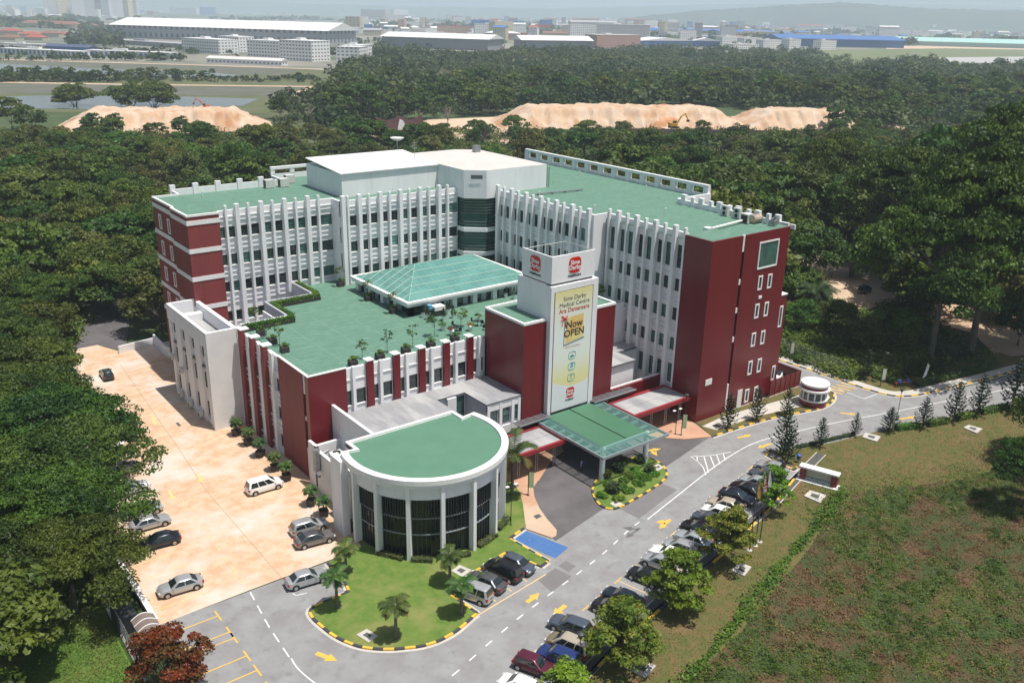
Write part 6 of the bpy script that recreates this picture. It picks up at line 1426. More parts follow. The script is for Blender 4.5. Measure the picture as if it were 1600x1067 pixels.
def scatter(n, gen, keyf, rad, lab, grp, hscale=(.8, 1.25), cat='tree', maxn=280, pre=''):
    k = 0
    for _ in range(n):
        if k >= maxn: break
        x, y = gen(); rk = rad*rr.uniform(.8, 1.2)
        if free(x, y) or near(x, y, rk) or not vis(x, y, 9): continue
        # keep trees from hiding behind the hospital
        px_, py_ = proj(x, y, 11)
        if 290 < px_ < 1130 and py_ > 330 and y > 150: continue
        key = keyf(); s = rr.uniform(*hscale)*(.62+.38*min(1, max(0, (proj(x, y, 0)[1]-212)/45)) if hosp_zone(x, y) else 1)
        asp = rr.uniform(.78, 1.25); put(key, (x, y, 0), s, None, s*asp, ('slender ' if asp > 1.1 else 'squat ' if asp < .92 else '')+pre+describe(key, s, x, y, lab), cat, grp); placed.append((x, y, rk)); k += 1
    return k
def gpx(x0, x1, y0, y1):
    def f():
        # even density over the ground: sample by distance
        px_ = rr.uniform(x0, x1); d0 = 1/(y1+8); d1 = 1/(y0+8)
        return tuple(G(px_, 1/rr.uniform(d0, d1)-8)[:2])
    return f
def rect(u0, u1, v0, v1): return lambda: (rr.uniform(u0, u1), rr.uniform(v0, v1))
# big umbrella trees hanging over the yard
def hero(x, y, key, s, sz, lb, r=9): put(key, (x, y, 0), s, (x*1.7+y*.9) % 6.28, sz, lb, 'tree'); placed.append((x, y, r))
hero(11.6, 83, 'rain1', .74, .85, 'dense umbrella tree at the yard corner above the shaded shed', 7)
hero(12.9, 91.5, 'rain0', .84, .95, 'wide umbrella tree overhanging the yard, reaching over the dark navy sedan', 8)
hero(15.6, 101, 'rain2', 1.0, 1.0, 'wide umbrella tree over the parked cars just beyond the dark navy sedan', 8)
hero(15.8, 111, 'rain1', 1.0, 1.05, 'wide umbrella tree overhanging the middle of the yard', 8)
hero(15.4, 121, 'rain0', .98, 1.0, 'umbrella tree beside the upper yard, next beyond the middle one', 8)
hero(15.8, 132, 'rain2', 1.1, 1.02, 'umbrella tree beside the small dark hatchback at the upper yard', 8)
hero(15.2, 144, 'rain1', 1.12, 1.0, 'umbrella tree at the far left corner of the yard', 8)
hero(5, 88, 'rain1', .8, .85, 'dense tree at the grass corner left of the steel fence', 9)
hero(27, 173, 'rain2', .75, .9, 'umbrella tree standing beyond the low wall at the far end of the yard', 9)
hero(14, 160, 'rain1', 1.0, 1.0, 'umbrella tree shading the lane that leaves the yard', 10)
hero(3, 76, 'round2', 1.15, .95, 'bright bushy tree at the edge of the tall grass', 6)
for bs, tp, k, w__, lb in (((1452, 562), (1440, 300), 'rain1', 1.5, 'huge umbrella tree with forked pale trunk right of the clearing'), ((1515, 556), (1530, 240), 'rain0', 1.7, 'huge umbrella tree beside the red roofed shed, right of the forked one'), ((1625, 560), (1600, 215), 'rain2', 1.7, 'huge umbrella tree at the right edge beyond the road'), ((1400, 432), (1395, 235), 'rain2', 1.6, 'tall layered tree above the sandy clearing'), ((1560, 430), (1560, 165), 'rain1', 1.9, 'highest layered tree group at the right'), ((1290, 352), (1290, 215), 'rain0', 1.3, 'tall olive tree above the oil palm'), ((1480, 380), (1470, 195), 'umb0', 1.9, 'broad tree behind the layered ones at the right')):
    p = G(*bs); hh = zat(*tp, p); hero(p.x, p.y, k, w__, hh/11.3, lb, 17)
for x, y, k, s, lb in () and ((178, 101, 'rain0', 1.15, 'huge umbrella tree spreading over the sandy clearing, left one'), (192, 92, 'rain1', 1.25, 'huge umbrella tree with forked pale trunk, right of the clearing'), (165, 88, 'umb0', .8, 'shaded tree behind the wire fence near the side road'), (213, 98, 'rain2', 1.25, 'huge umbrella tree at the right edge above the red roofed shed'), (200, 118, 'rain1', 1.2, 'huge umbrella tree behind the forked one'), (190, 74, 'umb1', .9, 'dark tree over the hedge right of the feather flag'), (225, 78, 'rain0', 1.0, 'dark umbrella tree at the right edge beyond the road'), (214, 135, 'rain0', 1.15, 'broad layered tree high on the right'), (236, 120, 'rain2', 1.2, 'broad layered tree at the right edge above the others')):
    hero(x, y, k, s, s*1.05, lb, 11)
p = G(1590, 800); hero(p.x+1.5, p.y, 'rain1', .48, .8, 'tree at the right edge of the rough field casting shade', 6); p = G(1640, 730); hero(p.x, p.y, 'rain0', .7, .9, 'leafy tree at the right frame edge below the tall pine', 6)
for x_, y_, k_, s_, lb_ in ((1238, 470, 'round1', .75, 'leafy tree close to the upper part of the maroon block'), (1250, 520, 'round3', .6, 'low leafy tree by the fence near the maroon block'), (1305, 520, 'round0', .62, 'low round tree in the middle of the shaded bushes'), (1345, 548, 'olive1', .6, 'olive shrubby tree above the far kerb'), (1395, 545, 'round2', .7, 'dark low tree left of the forked umbrella tree'), (1545, 500, 'round3', .7, 'low tree in front of the sandy ground at the right'), (1590, 540, 'round0', .75, 'low tree near the right edge beyond the road')):
    p = G(x_, y_); hero(p.x, p.y, k_, s_, s_, lb_, 4)
# oil palms
for px_, py_, s, lb in ((40, 415, 1.35, 'large oil palm at the left edge of the wood'), (1268, 498, 1.15, 'oil palm right of the maroon tower below the clearing'), (1330, 432, 1.2, 'oil palm at the upper edge of the sandy clearing'), (95, 330, .9, 'smaller oil palm among scrub at the left')):
    p = G(px_, py_); put('oil0' if s > 1 else 'oil1', p, s, None, s, lb, 'palm'); placed.append((p.x, p.y, 7))
rk_ = lambda ks: (lambda: rr.choice(ks))
near_keys = ['round0', 'round1', 'round2', 'round3', 'olive0', 'olive1', 'rain1', 'umb0']
a1 = scatter(1200, rect(-90, 9, 84, 230), rk_(['round0', 'round1', 'round2', 'round3', 'umb0', 'umb1', 'rain2', 'bright0']), 8.0, 'dense green tree in the wood left of the yard', 'trees in the wood left of the yard', (.85, 1.25), maxn=130, pre='yard-side ')
a1b = scatter(500, rect(16, 70, 158, 260), rk_(['round0', 'round2', 'round3', 'umb0', 'olive1']), 7.5, '', 'trees in the wood left of the yard', (.85, 1.2), maxn=45, pre='yard-side ')
a2 = scatter(900, rect(128, 235, 64, 200), rk_(['round0', 'round1', 'umb0', 'umb1', 'round3', 'bright1', 'olive0']), 8.0, 'dark tree in the wood right of the maroon tower', 'trees in the wood right of the hospital', (1.0, 1.7), maxn=90, pre='roadside ')
a3 = scatter(2500, gpx(-40, 1640, 215, 420), rk_(['round0', 'round2', 'olive0', 'olive1', 'olive2', 'umb0', 'umb1', 'bright0']), 9.0, 'tree of mixed green in the wood behind the hospital', 'trees in the wood behind the hospital', (.8, 1.3), maxn=290)
for x, y in ((700, 205), (755, 238), (1010, 232), (1075, 245)):
    p = G(x, y); put('bare', p, 1.2, None, 1.3, 'leafless grey tree in the wood behind the hospital', 'tree', 'leafless trees')
# shrubs and saplings that read as one mass
def clumpfield(N, gen, r0, r1, hh, per, leaf, lm, name, label=None, zz=0.0, ok=None, flat=.6):
    P_ = []; D_ = []; k = 0; tries = 0
    while k < N and tries < N*6:
        tries += 1; x, y = gen()
        if (ok or (lambda a, b_: not free(a, b_)))(x, y) is False or not vis(x, y, hh, 30): continue
        r = rr.uniform(r0, r1); h = hh*rr.uniform(.5, 1.2); d = sph(per, rng); d[:, 2] = np.abs(d[:, 2]); q_ = d*np.array([r, r, h])*(.7+.3*rng.random(per)[:, None]); q_[:, 0] += x; q_[:, 1] += y; q_[:, 2] += zz; P_.append(q_); D_.append(d); k += 1
    if not P_: return
    P_ = np.concatenate(P_); D_ = np.concatenate(D_); o = link(name, qmesh(name, quads(P_, D_, leaf), [lm])); tag(o, kind='stuff'); 
    if label: tag(o, label)
    return o
clumpfield(1500, rect(-90, 34, 84, 260), 1.6, 3.4, 2.6, 60, .42, M['leafscrub'], 'undergrowth')
clumpfield(1100, rect(127, 250, 62, 240), 1.6, 3.2, 2.2, 60, .42, M['leafscrub'], 'undergrowth')
clumpfield(5200, gpx(-40, 1640, 205, 430), 2.0, 4.2, 3.0, 50, .5, M['leafscrub'], 'undergrowth')
clumpfield(620, lambda: tuple(G(rr.uniform(1190, 1460), rr.uniform(478, 592))[:2]), .9, 2.2, 1.7, 60, .26, M['leafscrub'], 'undergrowth', ok=lambda x, y: x > 128.5 and y > 68 and not inside(FREE[3], x, y) and not inside(FREE[5], x, y))
clumpfield(160, lambda: tuple(G(rr.uniform(1200, 1290), rr.uniform(430, 560))[:2]), .9, 2.0, 2.2, 60, .24, M['leafbright'], 'undergrowth', ok=lambda x, y: x > 128.5)
# grass tufts in the field and the rough corner
def tufts(N, gen, lm, name, hh, ok, size=.12, flat=True):
    X = np.array([gen() for _ in range(N)]); keep = np.array([ok(x, y) for x, y in X]); X = X[keep]; n = len(X)
    if flat:
        c = np.column_stack([X, .03+hh*rng.random(n)**2]); tag(link(name, qmesh(name, quads(c, np.tile([0, 0, 1.], (n, 1)), size, .4, jit=1.0, up=.55), [lm])), kind='stuff'); return
    base = np.column_stack([X, np.full(n, .02)]); a = rng.random(n)*6.28; d = np.stack([np.cos(a), np.sin(a), a*0], 1); h = hh*(.4+rng.random(n)*.9)[:, None]; lean = rng.normal(size=(n, 3))*.5*hh; lean[:, 2] = 0
    w_ = .05+.06*rng.random(n)[:, None]
    up = np.array([0, 0, 1.]); v = np.stack([base-d*w_, base+d*w_, base+d*w_*.35+up*h+lean, base-d*w_*.35+up*h+lean], 1).reshape(-1, 3)
    tag(link(name, qmesh(name, v, [lm])), kind='stuff')
fieldp = [(30, 20), (30, 38), (52, 40.5), (63, 42.5), (80, 47), (93, 51.5), (98, 50.5), (110, 45), (135, 40), (160, 36), (160, 0)]
M['gr2'] = leafmat('field_weed_leaves', (.055, .105, .010), (.11, .15, .020), .2, hue=.0); M['drygr'] = leafmat('dry_grass_blades', (.12, .070, .028), (.17, .13, .045), .4, hue=.01)
def patch(x, y): return 1.2*math.sin(x*.23+1.9*math.sin(y*.19+1))+1.1*math.sin(y*.31+x*.13+1.3*math.sin(x*.11))+.8*math.sin(x*.7+y*.4+1.5*math.sin(y*.5))+.7*math.sin(y*1.1-x*.5)
tufts(110000, rect(38, 150, 8, 56), M['drygr'], 'field_grass', .2, lambda x, y: (inside(fieldp, x, y) or (x > 85 and inside(fieldp, x+rr.uniform(-3, 3), y-abs(rr.gauss(0, 3))))) and patch(x, y)+rr.uniform(-.5, .5) < -.2 and proj(x, y, 0)[0] < 1640 and proj(x, y, 0)[1] < 1090)
tufts(190000, rect(38, 150, 8, 56), M['gr2'], 'field_grass', .30, lambda x, y: (inside(fieldp, x, y) or (x > 85 and inside(fieldp, x+rr.uniform(-3, 3), y-abs(rr.gauss(0, 4))))) and (patch(x, y)+rr.uniform(-.6, .6) > -.3) and proj(x, y, 0)[0] < 1640 and proj(x, y, 0)[1] < 1090)
clumpfield(700, rect(40, 150, 10, 50), .25, .8, .45, 45, .10, M['gr2'], 'field_weeds', ok=lambda x, y: inside(fieldp, x, y) and patch(x, y) > -.4)
clumpfield(350, rect(40, 150, 10, 50), .3, .9, .3, 45, .10, M['drygr'], 'field_weeds', ok=lambda x, y: inside(fieldp, x, y) and patch(x, y) < .2)
vergep = [(130.6, 54.6), (118.8, 58.2), (105.2, 61.0), (97.2, 64), (95.3, 59), (84.6, 54.9), (72.6, 52.0), (60.7, 49.6), (51.5, 47.6), (46.8, 46.2), (36, 43.5), (36, 39.2), (52, 41), (63, 43), (80, 47.5), (93, 51.8), (98, 50.8), (110, 45.5), (135, 40.5), (150, 40), (150, 50)]
tufts(90000, rect(36, 150, 38, 65), M['gr2'], 'verge_grass', .07, lambda x, y: inside(vergep, x, y) and patch(x*1.4+7, y*1.4)+rr.uniform(-1.5, 1.5) > -.2 and proj(x, y, 0)[1] < 1090, size=.07)
tufts(70000, rect(36, 150, 38, 65), M['drygr'], 'verge_grass', .06, lambda x, y: inside(vergep, x, y) and patch(x*1.4+7, y*1.4)+rr.uniform(-1.5, 1.5) < .1 and proj(x, y, 0)[1] < 1090, size=.07)
tufts(170000, rect(-20, 13.6, 45, 92), M['grassbl'], 'field_grass', .5, size=.085, ok=lambda x, y: proj(x, y, 0)[0] > -30 and proj(x, y, 0)[1] < 1090)
# ================================================================ the distance
def winmat(name, wall, win, bw=3.2, bh=3.2, mort=.9, c2=None):
    Mt = bpy.data.materials.new(name); Mt.use_nodes = True; N = Mt.node_tree.nodes; Lk = Mt.node_tree.links; P = N['Principled BSDF']; P.inputs['Roughness'].default_value = .7
    tc = N.new('ShaderNodeTexCoord'); sp = N.new('ShaderNodeSeparateXYZ'); Lk.new(tc.outputs['Object'], sp.inputs[0]); ad = N.new('ShaderNodeMath'); Lk.new(sp.outputs[0], ad.inputs[0]); Lk.new(sp.outputs[1], ad.inputs[1])
    cb = N.new('ShaderNodeCombineXYZ'); Lk.new(ad.outputs[0], cb.inputs[0]); Lk.new(sp.outputs[2], cb.inputs[1])
    b = N.new('ShaderNodeTexBrick'); b.offset = 0; b.inputs['Color1'].default_value = (*win, 1); b.inputs['Color2'].default_value = (*(c2 or win), 1); b.inputs['Mortar'].default_value = (*wall, 1)
    b.inputs['Scale'].default_value = 1; b.inputs['Mortar Size'].default_value = mort; b.inputs['Mortar Smooth'].default_value = 0; b.inputs['Brick Width'].default_value = bw; b.inputs['Row Height'].default_value = bh
    Lk.new(cb.outputs[0], b.inputs['Vector']); Lk.new(b.outputs['Color'], P.inputs['Base Color']); return Mt
W_ = {'white': winmat('far_white_wall', (.80, .80, .79), (.16, .17, .19), 5.0, 3.8, 1.15), 'cream': winmat('far_cream_wall', (.60, .52, .38), (.2, .19, .17), 4, 3.4, 1.0), 'tower': winmat('far_tower_wall', (.62, .60, .60), (.30, .31, .36), 3.4, 3.0, .8),
 'towerp': winmat('far_mauve_tower_wall', (.34, .22, .27), (.22, .16, .2), 3.4, 3.0, .8), 'towery': winmat('far_buff_tower_wall', (.66, .56, .34), (.36, .3, .2), 3.4, 3.0, .9), 'hall': winmat('far_hall_wall', (.36, .37, .41), (.10, .12, .15), 12, 14, 3.6),
 'grey': mat('far_grey_cladding', (.24, .25, .29), .7, (.28, .29, .33), .02), 'blue': mat('far_blue_cladding', (.03, .10, .33), .6), 'shop': winmat('far_shop_wall', (.68, .68, .66), (.06, .16, .36), 6.5, 7.5, 1.5, (.22, .23, .24)), 'brick': winmat('far_pink_wall', (.45, .26, .21), (.3, .22, .2), 5, 3.6, 1.0),
 'salmon': winmat('far_salmon_wall', (.55, .36, .28), (.25, .2, .18), 4, 3.5, 1.0), 'teal': mat('far_teal_cladding', (.25, .42, .42), .6)}
R_ = {'white': mat('far_white_roof', (.72, .72, .72), .6, (.64, .64, .64), .03), 'grey': mat('far_grey_roof', (.34, .34, .36), .7), 'red': mat('far_red_roof', (.34, .085, .06), .7), 'brown': mat('far_brown_roof', (.22, .10, .07), .7), 'blue': mat('far_blue_roof', (.05, .14, .38), .6), 'teal': mat('far_teal_roof', (.36, .58, .55), .6), 'pale': mat('far_pale_roof', (.58, .57, .55), .7), 'navy': mat('far_navy_roof', (.06, .08, .15), .7)}
def far_building(name, x0, y0, x1, y1, top, depth, wall, roof, kind, label, cat='building', group=None, rise=None, over=.6):
    """front foot runs from photo spot (x0,y0) to (x1,y1); top is the photo height of the eaves at x0"""
    a = G(x0, y0); b_ = G(x1, y1); d = b_-a; L = d.length; ang = math.atan2(d.y, d.x); h = zat(x0, top, a)
    return far_at(name, a, ang, L, depth, h, wall, roof, kind, label, cat, group, rise, over)
def far_at(name, a, ang, L, depth, h, wall, roof, kind, label, cat='building', group=None, rise=None, over=.6):
    t = tag(empty(name, (a[0], a[1], 0), ang), label, cat, group); q = MB(); q.box(0, L, 0, depth, 0, h, W_[wall]); q.build('wall', t); rise = rise if rise is not None else depth*.22; o = over; q = MB()
    if kind == 'flat':
        q.box(-o*.3, L+o*.3, -o*.3, depth+o*.3, h, h+.7, R_[roof]); q.box(L*.3, L*.45, depth*.4, depth*.7, h+.7, h+3, R_[roof])
    elif kind == 'gable':   # ridge along the length
        q.add([(-o, -o, h), (L+o, -o, h), (L+o, depth+o, h), (-o, depth+o, h), (-o, depth/2, h+rise), (L+o, depth/2, h+rise)], [(0, 1, 5, 4), (2, 3, 4, 5), (1, 2, 5), (3, 0, 4), (0, 3, 2, 1)], R_[roof])
    elif kind == 'hip':
        q.add([(-o, -o, h), (L+o, -o, h), (L+o, depth+o, h), (-o, depth+o, h), (min(depth/2, L*.3), depth/2, h+rise), (L-min(depth/2, L*.3), depth/2, h+rise)], [(0, 1, 5, 4), (2, 3, 4, 5), (1, 2, 5), (3, 0, 4), (0, 3, 2, 1)], R_[roof])
    elif kind == 'cross':   # gable end towards the viewer
        q.add([(-o, -o, h), (L+o, -o, h), (L+o, depth+o, h), (-o, depth+o, h), (L/2, -o, h+rise), (L/2, depth+o, h+rise)], [(0, 1, 4), (1, 2, 5, 4), (2, 3, 5), (3, 0, 4, 5), (0, 3, 2, 1)], R_[roof])
    q.build('roof', t); return t
# land cover
M['bank'] = mat('grassed_bank', (.075, .095, .035), .95, (.11, .115, .055), .03, coord='World'); M['bankd'] = mat('stone_pitched_bank', (.12, .12, .10), .95, (.085, .095, .06), .05, coord='World')
M['water'] = mat('lake_water', (.075, .085, .085), .12, (.09, .10, .10), .01, coord='World', spec=.6); M['urban'] = mat('urban_ground', (.17, .17, .15), .95, (.07, .10, .05), .012, (.25, .23, .2), .004, coord='World')
M['sandy'] = mat('pale_sand', (.56, .43, .32), .95, (.50, .36, .25), .03, coord='World'); M['meadow'] = mat('airfield_grass', (.12, .15, .06), .95, (.15, .165, .08), .01, coord='World'); M['runway'] = mat('runway_concrete', (.38, .37, .37), .9)
def land(name, pts, z, m_): g = MB(); g.sheet(pxpoly(pts), z, m_); struct(name, g)
land('ground', [(-600, 96), (-100, 96), (330, 104), (540, 112), (600, 80), (1400, 85), (2200, 100), (2200, 62), (1600, 52), (800, 38), (0, 22), (-600, 15)], .03, M['urban'])
land('bank', [(-500, 92), (0, 92), (300, 101), (480, 108), (540, 118), (540, 160), (420, 178), (0, 175), (-500, 170)], .06, M['bank'])
land('bank', [(-500, 93), (0, 92), (300, 101), (470, 108), (440, 119), (300, 113), (0, 102), (-500, 96)], .10, M['bankd'])
land('lake', [(-500, 98), (0, 100), (130, 107), (250, 111), (330, 114), (384, 119), (330, 121), (180, 119), (80, 113), (0, 111), (-500, 108)], .16, M['water'])
land('bank', [(-500, 128), (0, 131), (200, 134), (480, 137), (440, 150), (300, 150), (0, 146), (-500, 140)], .14, M['bankd'])
land('lake', [(-500, 150), (0, 152), (60, 150), (290, 152), (405, 155), (380, 166), (200, 172), (0, 170), (-500, 168)], .18, M['water'])
land('path', [(-500, 125), (0, 128.5), (200, 132), (500, 135.5), (500, 137), (200, 133.6), (0, 130.2), (-500, 127)], .22, M['sandy']); land('path', [(478, 137), (488, 137), (470, 147), (445, 158), (430, 158), (460, 146)], .24, M['sandy'])
land('path', [(0, 93), (300, 101.5), (545, 110), (545, 111), (300, 102.5), (0, 94)], .2, M['sandy'])
land('airfield', [(1240, 79), (1500, 76), (2100, 92), (2100, 124), (1700, 112), (1500, 106), (1330, 98)], .08, M['meadow']); land('runway', [(1390, 91), (1600, 89), (2000, 94), (2000, 112), (1640, 101), (1440, 97)], .12, M['runway'])
land('sand_flat', [(490, 205), (590, 198), (660, 188), (800, 182), (860, 200), (790, 226), (700, 216), (600, 215), (500, 220)], .1, M['sandy']); land('sand_flat', [(1385, 72), (1500, 70), (1700, 76), (1700, 80), (1480, 76), (1385, 77)], .1, M['sandy'])
# spoil heaps
M['spoil'] = mat('pale_spoil_heap', (.48, .315, .195), .95, (.56, .45, .355), .14, (.40, .21, .105), .05, bump=1, bscale=.5, stretch=(1, 1, .35), coord='World', lo3=.52, hi3=.66, detail=10)
M['spoilo'] = mat('orange_spoil', (.50, .24, .11), .95, (.56, .33, .2), .1, bump=.8, bscale=.8, coord='World')
def heap(ax, ay, bx, by, W, Hh, seed, label, m_='spoil', n=90, k=26):
    a = G(ax, ay); b_ = G(bx, by); d = b_-a; L = d.length; ang = math.atan2(d.y, d.x); rg = random.Random(seed); ph = [rg.random()*6 for _ in range(8)]; vs = []
    for j in range(k+1):
        v = j/k
        for i in range(n+1):
            u = i/n; x = L*u; gl_ = .10*math.sin(x*.55+ph[5])+.07*math.sin(x*1.3+ph[6]); e = min(1, u*L/(Hh*2.0), (1-u)*L/(Hh*2.0)); s = min(1, (v+gl_*.2)/.26, (1-v)/.22); s = max(0, s); s = s if s < .45 else (.45+(s-.45)*.35 if s < .6 else .5025+(s-.6)*1.24); s = min(1, s)
            z = Hh*min(e, s)*(1+.05*math.sin(x*.035+ph[0])+.03*math.sin(x*.13+ph[1])+gl_*.35*(1 if s < .98 else .15))+(.35*math.sin(x*.4+ph[2]+v*9)+.25*math.sin(x*.9+v*17+ph[3])+rg.uniform(-.2, .2))*min(1, e*2, s*2)
            vs.append((x+rg.uniform(-.3, .3), W*v+math.sin(x*.06+ph[4])*3*(1-v), max(z, 0)))
    q = MB(); q.add(vs, [(j*(n+1)+i, j*(n+1)+i+1, (j+1)*(n+1)+i+1, (j+1)*(n+1)+i) for j in range(k) for i in range(n)], M[m_])
    t = empty('spoil_heap', (a.x, a.y, 0), ang); t['kind'] = 'structure' if False else ''; del t['kind']
    o = q.build('spoil_heap', None, 50); bpy.data.objects.remove(t); o.location = (a.x, a.y, 0); o.rotation_euler = (0, 0, ang); tag(o, label, 'spoil heap'); return o
heap(70, 214, 432, 207, 46, 9.0, 1, 'long pale sand heap in front of the lower lake, excavator on top')
heap(262, 196, 360, 193, 20, 9.6, 5, 'orange earth mound behind the excavator on the left heap', 'spoilo', 40, 16)
heap(784, 203, 1180, 202, 44, 9.5, 2, 'large pale sand heap in the middle distance with an orange digger face')
heap(1168, 203, 1420, 203, 40, 8.5, 3, 'pale sand heap right of the gap, half behind trees')
heap(1010, 204, 1090, 203, 12, 5.5, 6, 'orange earth bank behind the yellow digger', 'spoilo', 30, 12)
# hoarding
M['hoard'] = mat('rusty_brown_hoarding', (.14, .085, .075), .8, (.20, .14, .12), .5, stretch=(1, 1, 5))
for a, b_, lb in (((60, 221), (345, 221), 'rusty brown hoarding in front of the left sand heap'), ((375, 226), (425, 222), 'short rusty hoarding right of the left heap'), ((985, 209), (1195, 212), 'brown hoarding under the large sand heap')):
    A_ = G(*a); B2 = G(*b_); d = B2-A_; t = tag(empty('hoarding', A_, math.atan2(d.y, d.x)), lb, 'fence'); q = MB(); q.box(0, d.length, 0, .15, 0, 2.6, M['hoard']); q.build('panel', t)
    for k in range(int(d.length/12)): q = MB(); q.box(k*12, k*12+.3, -.2, 0, 0, 2.8, M['frame']); q.build('post', t)
# excavators
M['orange'] = mat('orange_machine_paint', (.50, .085, .02), .45); M['yel'] = mat('yellow_machine_paint', (.60, .33, .02), .45)
def excavator(p, rz, m_, lb, s=1.0):
    t = tag(empty('excavator', p, rz), lb, 'excavator'); t.scale = (s,)*3
    for sy in (-1.2, 1.2): q = MB(); q.box(-2, 2, sy-.35, sy+.35, 0, .8, M['black']); q.build('track', t)
    q = MB(); q.box(-2.2, 1.2, -1.3, 1.3, .9, 2.0, m_); q.box(-2.4, -1.2, -1.3, 1.3, 2.0, 2.4, m_); q.build('body', t); q = MB(); q.box(.0, 1.4, .1, 1.2, 2.0, 3.1, M['cglass']); q.build('cab', t)
    q = MB(); q.tube([(1.2, -.3, 1.8), (3.2, -.3, 5.0), (5.0, -.3, 6.2)], [.35, .4, .28], 6, m_); q.build('boom', t); q = MB(); q.tube([(4.9, -.3, 6.3), (6.6, -.3, 3.6)], [.28, .2], 6, m_); q.build('stick', t); q = MB(); q.box(6.1, 7.1, -.9, .3, 2.6, 3.5, M['frame']); q.build('bucket', t)
p = G(345, 203); p.z = 8.6; excavator((p.x, p.y+18, 8.3), R(160), M['orange'], 'orange excavator with raised arm on top of the left sand heap', .85)
p = G(1052, 205); excavator((p.x, p.y, 1.5), R(-20), M['yel'], 'yellow digger working at the foot of the large sand heap', 1.2)
# saddle roofed hut
a = G(592, 214); b_ = G(664, 211); d = b_-a; L = d.length; t = tag(empty('saddle_roof_house', a, math.atan2(d.y, d.x)), 'dark red house with two upswept saddle roofs beyond the wood', 'house'); M['thatch'] = mat('dark_red_thatch', (.035, .010, .010), .9, (.055, .016, .015), .5)
q = MB(); q.box(1, L-1, 0, 9, 0, 3.4, M['redL']); q.build('wall', t)
for s0, s1 in ((0, L/2), (L/2, L)):
    q = MB(); n = 12; vs = []
    for i in range(n+1):
        u = i/n; x = s0+(s1-s0)*u; zr_ = 7.0+2.2*abs(2*u-1)**1.7; vs += [(x, -1.2, 3.0), (x, 4.5, zr_), (x, 10.2, 3.0)]
    q.add(vs, [(i*3, i*3+3, i*3+4, i*3+1) for i in range(n)]+[(i*3+1, i*3+4, i*3+5, i*3+2) for i in range(n)]+[(0, 1, 2), (n*3, n*3+2, n*3+1)], M['thatch']); q.build('roof', t)
q = MB(); q.add([(L/2-2.6, -1.5, 3), (L/2+2.6, -1.5, 3), (L/2, -1.5, 7.4), (L/2, 4, 7.6), (L/2-2.6, 4, 3), (L/2+2.6, 4, 3)], [(0, 1, 2), (0, 2, 3, 4), (1, 5, 3, 2)], M['offwhite']); q.build('gable', t)
# named buildings
far_building('great_hall', 176, 59, 512, 71, 32+7, 95, 'hall', 'white', 'gable', 'very long white roofed hall with a row of dark windows', rise=13, over=4)
t = far_building('lean_to', 165, 68, 282, 76, 62, 30, 'grey', 'grey', 'flat', 'long grey annexe in front of the great white roofed hall')
far_building('terrace_shops', 0, 85, 125, 91, 76, 16, 'shop', 'white', 'flat', 'row of white shop units with blue shutters, left row'); far_building('terrace_shops', 133, 89.5, 266, 94.5, 79, 16, 'shop', 'white', 'flat', 'row of white shop units with blue shutters, right row')
far_building('low_shed', 0, 75, 72, 78, 68, 14, 'white', 'pale', 'flat', 'low white building behind the left shop row'); far_building('low_shed', 70, 79, 140, 82, 72, 14, 'blue', 'navy', 'gable', 'dark blue roofed shed behind the shop rows', rise=3)
far_building('apartment_block', 285, 81, 343, 85, 60, 30, 'white', 'white', 'flat', 'new white block left of the gap on the building site'); far_building('apartment_block', 343, 80, 374, 82, 57, 26, 'white', 'white', 'flat', 'new white block right of the gap on the building site')
far_building('apartment_block', 387, 88, 438, 91, 63, 30, 'white', 'white', 'flat', 'new white block with dark openings in front of the great hall'); far_building('apartment_block', 438, 94, 488, 97, 63, 30, 'white', 'white', 'flat', 'new white block nearest the bare yard')
far_building('long_low_building', 323, 98, 440, 103, 91, 12, 'white', 'pale', 'gable', 'long low white building by the bank', rise=2.4); far_building('apartment_block', 526, 100, 562, 101, 74, 34, 'white', 'white', 'flat', 'four storey white block standing alone before the wood'); far_building('apartment_block', 562, 98, 582, 96, 72, 24, 'white', 'white', 'flat', 'narrow white wing joined beside the lone four storey block')
for i, (x, y, x2, top, w__) in enumerate(((72, 25, 92, -22, 'tower'), (92, 25.5, 112, -24, 'towery'), (114, 26, 134, -20, 'tower'), (134, 25.5, 150, -24, 'tower'), (150, 26, 160, -26, 'towerp'), (160, 27, 172, -24, 'tower'), (173, 27, 194, 4-12, 'tower'), (194, 27, 202, -14, 'towery'), (202, 27, 215, -6, 'tower'))):
    far_building('apartment_tower', x, y, x2, y+.3, top, 26, w__, 'pale', 'flat', ['tall pale tower block, leftmost of the cluster', 'tall tower block with buff stripe, second from the left', 'tall pale tower block, third from the left', 'tall pale tower block beside the mauve one', 'mauve tower block in the middle of the cluster', 'tall pale tower right of the mauve one', 'lower pale tower block near the right end of the cluster', 'slim buff tower near the right end of the cluster', 'pale tower at the right end of the cluster'][i], 'tower block')
far_building('institution', 34, 43, 118, 46, 36, 24, 'cream', 'brown', 'hip', 'cream building with brown hipped roof below the tower blocks', rise=7)
for i, (x, y, x2, top) in enumerate(((0, 56, 28, 48), (30, 60, 58, 53), (60, 58, 92, 52), (38, 63, 66, 58), (88, 57, 99, 53), (128, 44, 146, 39), (0, 63, 24, 58))):
    far_building('house', x, y, x2, y+.8, top, 16, 'cream', ['red', 'red', 'brown', 'red', 'red', 'brown', 'brown'][i], 'hip', ['brown red roofed house at the left edge', 'bright red roofed house in the left cluster', 'long brown roofed house right of the bright red one', 'low red roofed house in front of the cluster', 'tiny red roofed house at the right of the cluster', 'reddish house in front of the tower blocks', 'brown roofed house above the shop row'][i], 'house', rise=4)
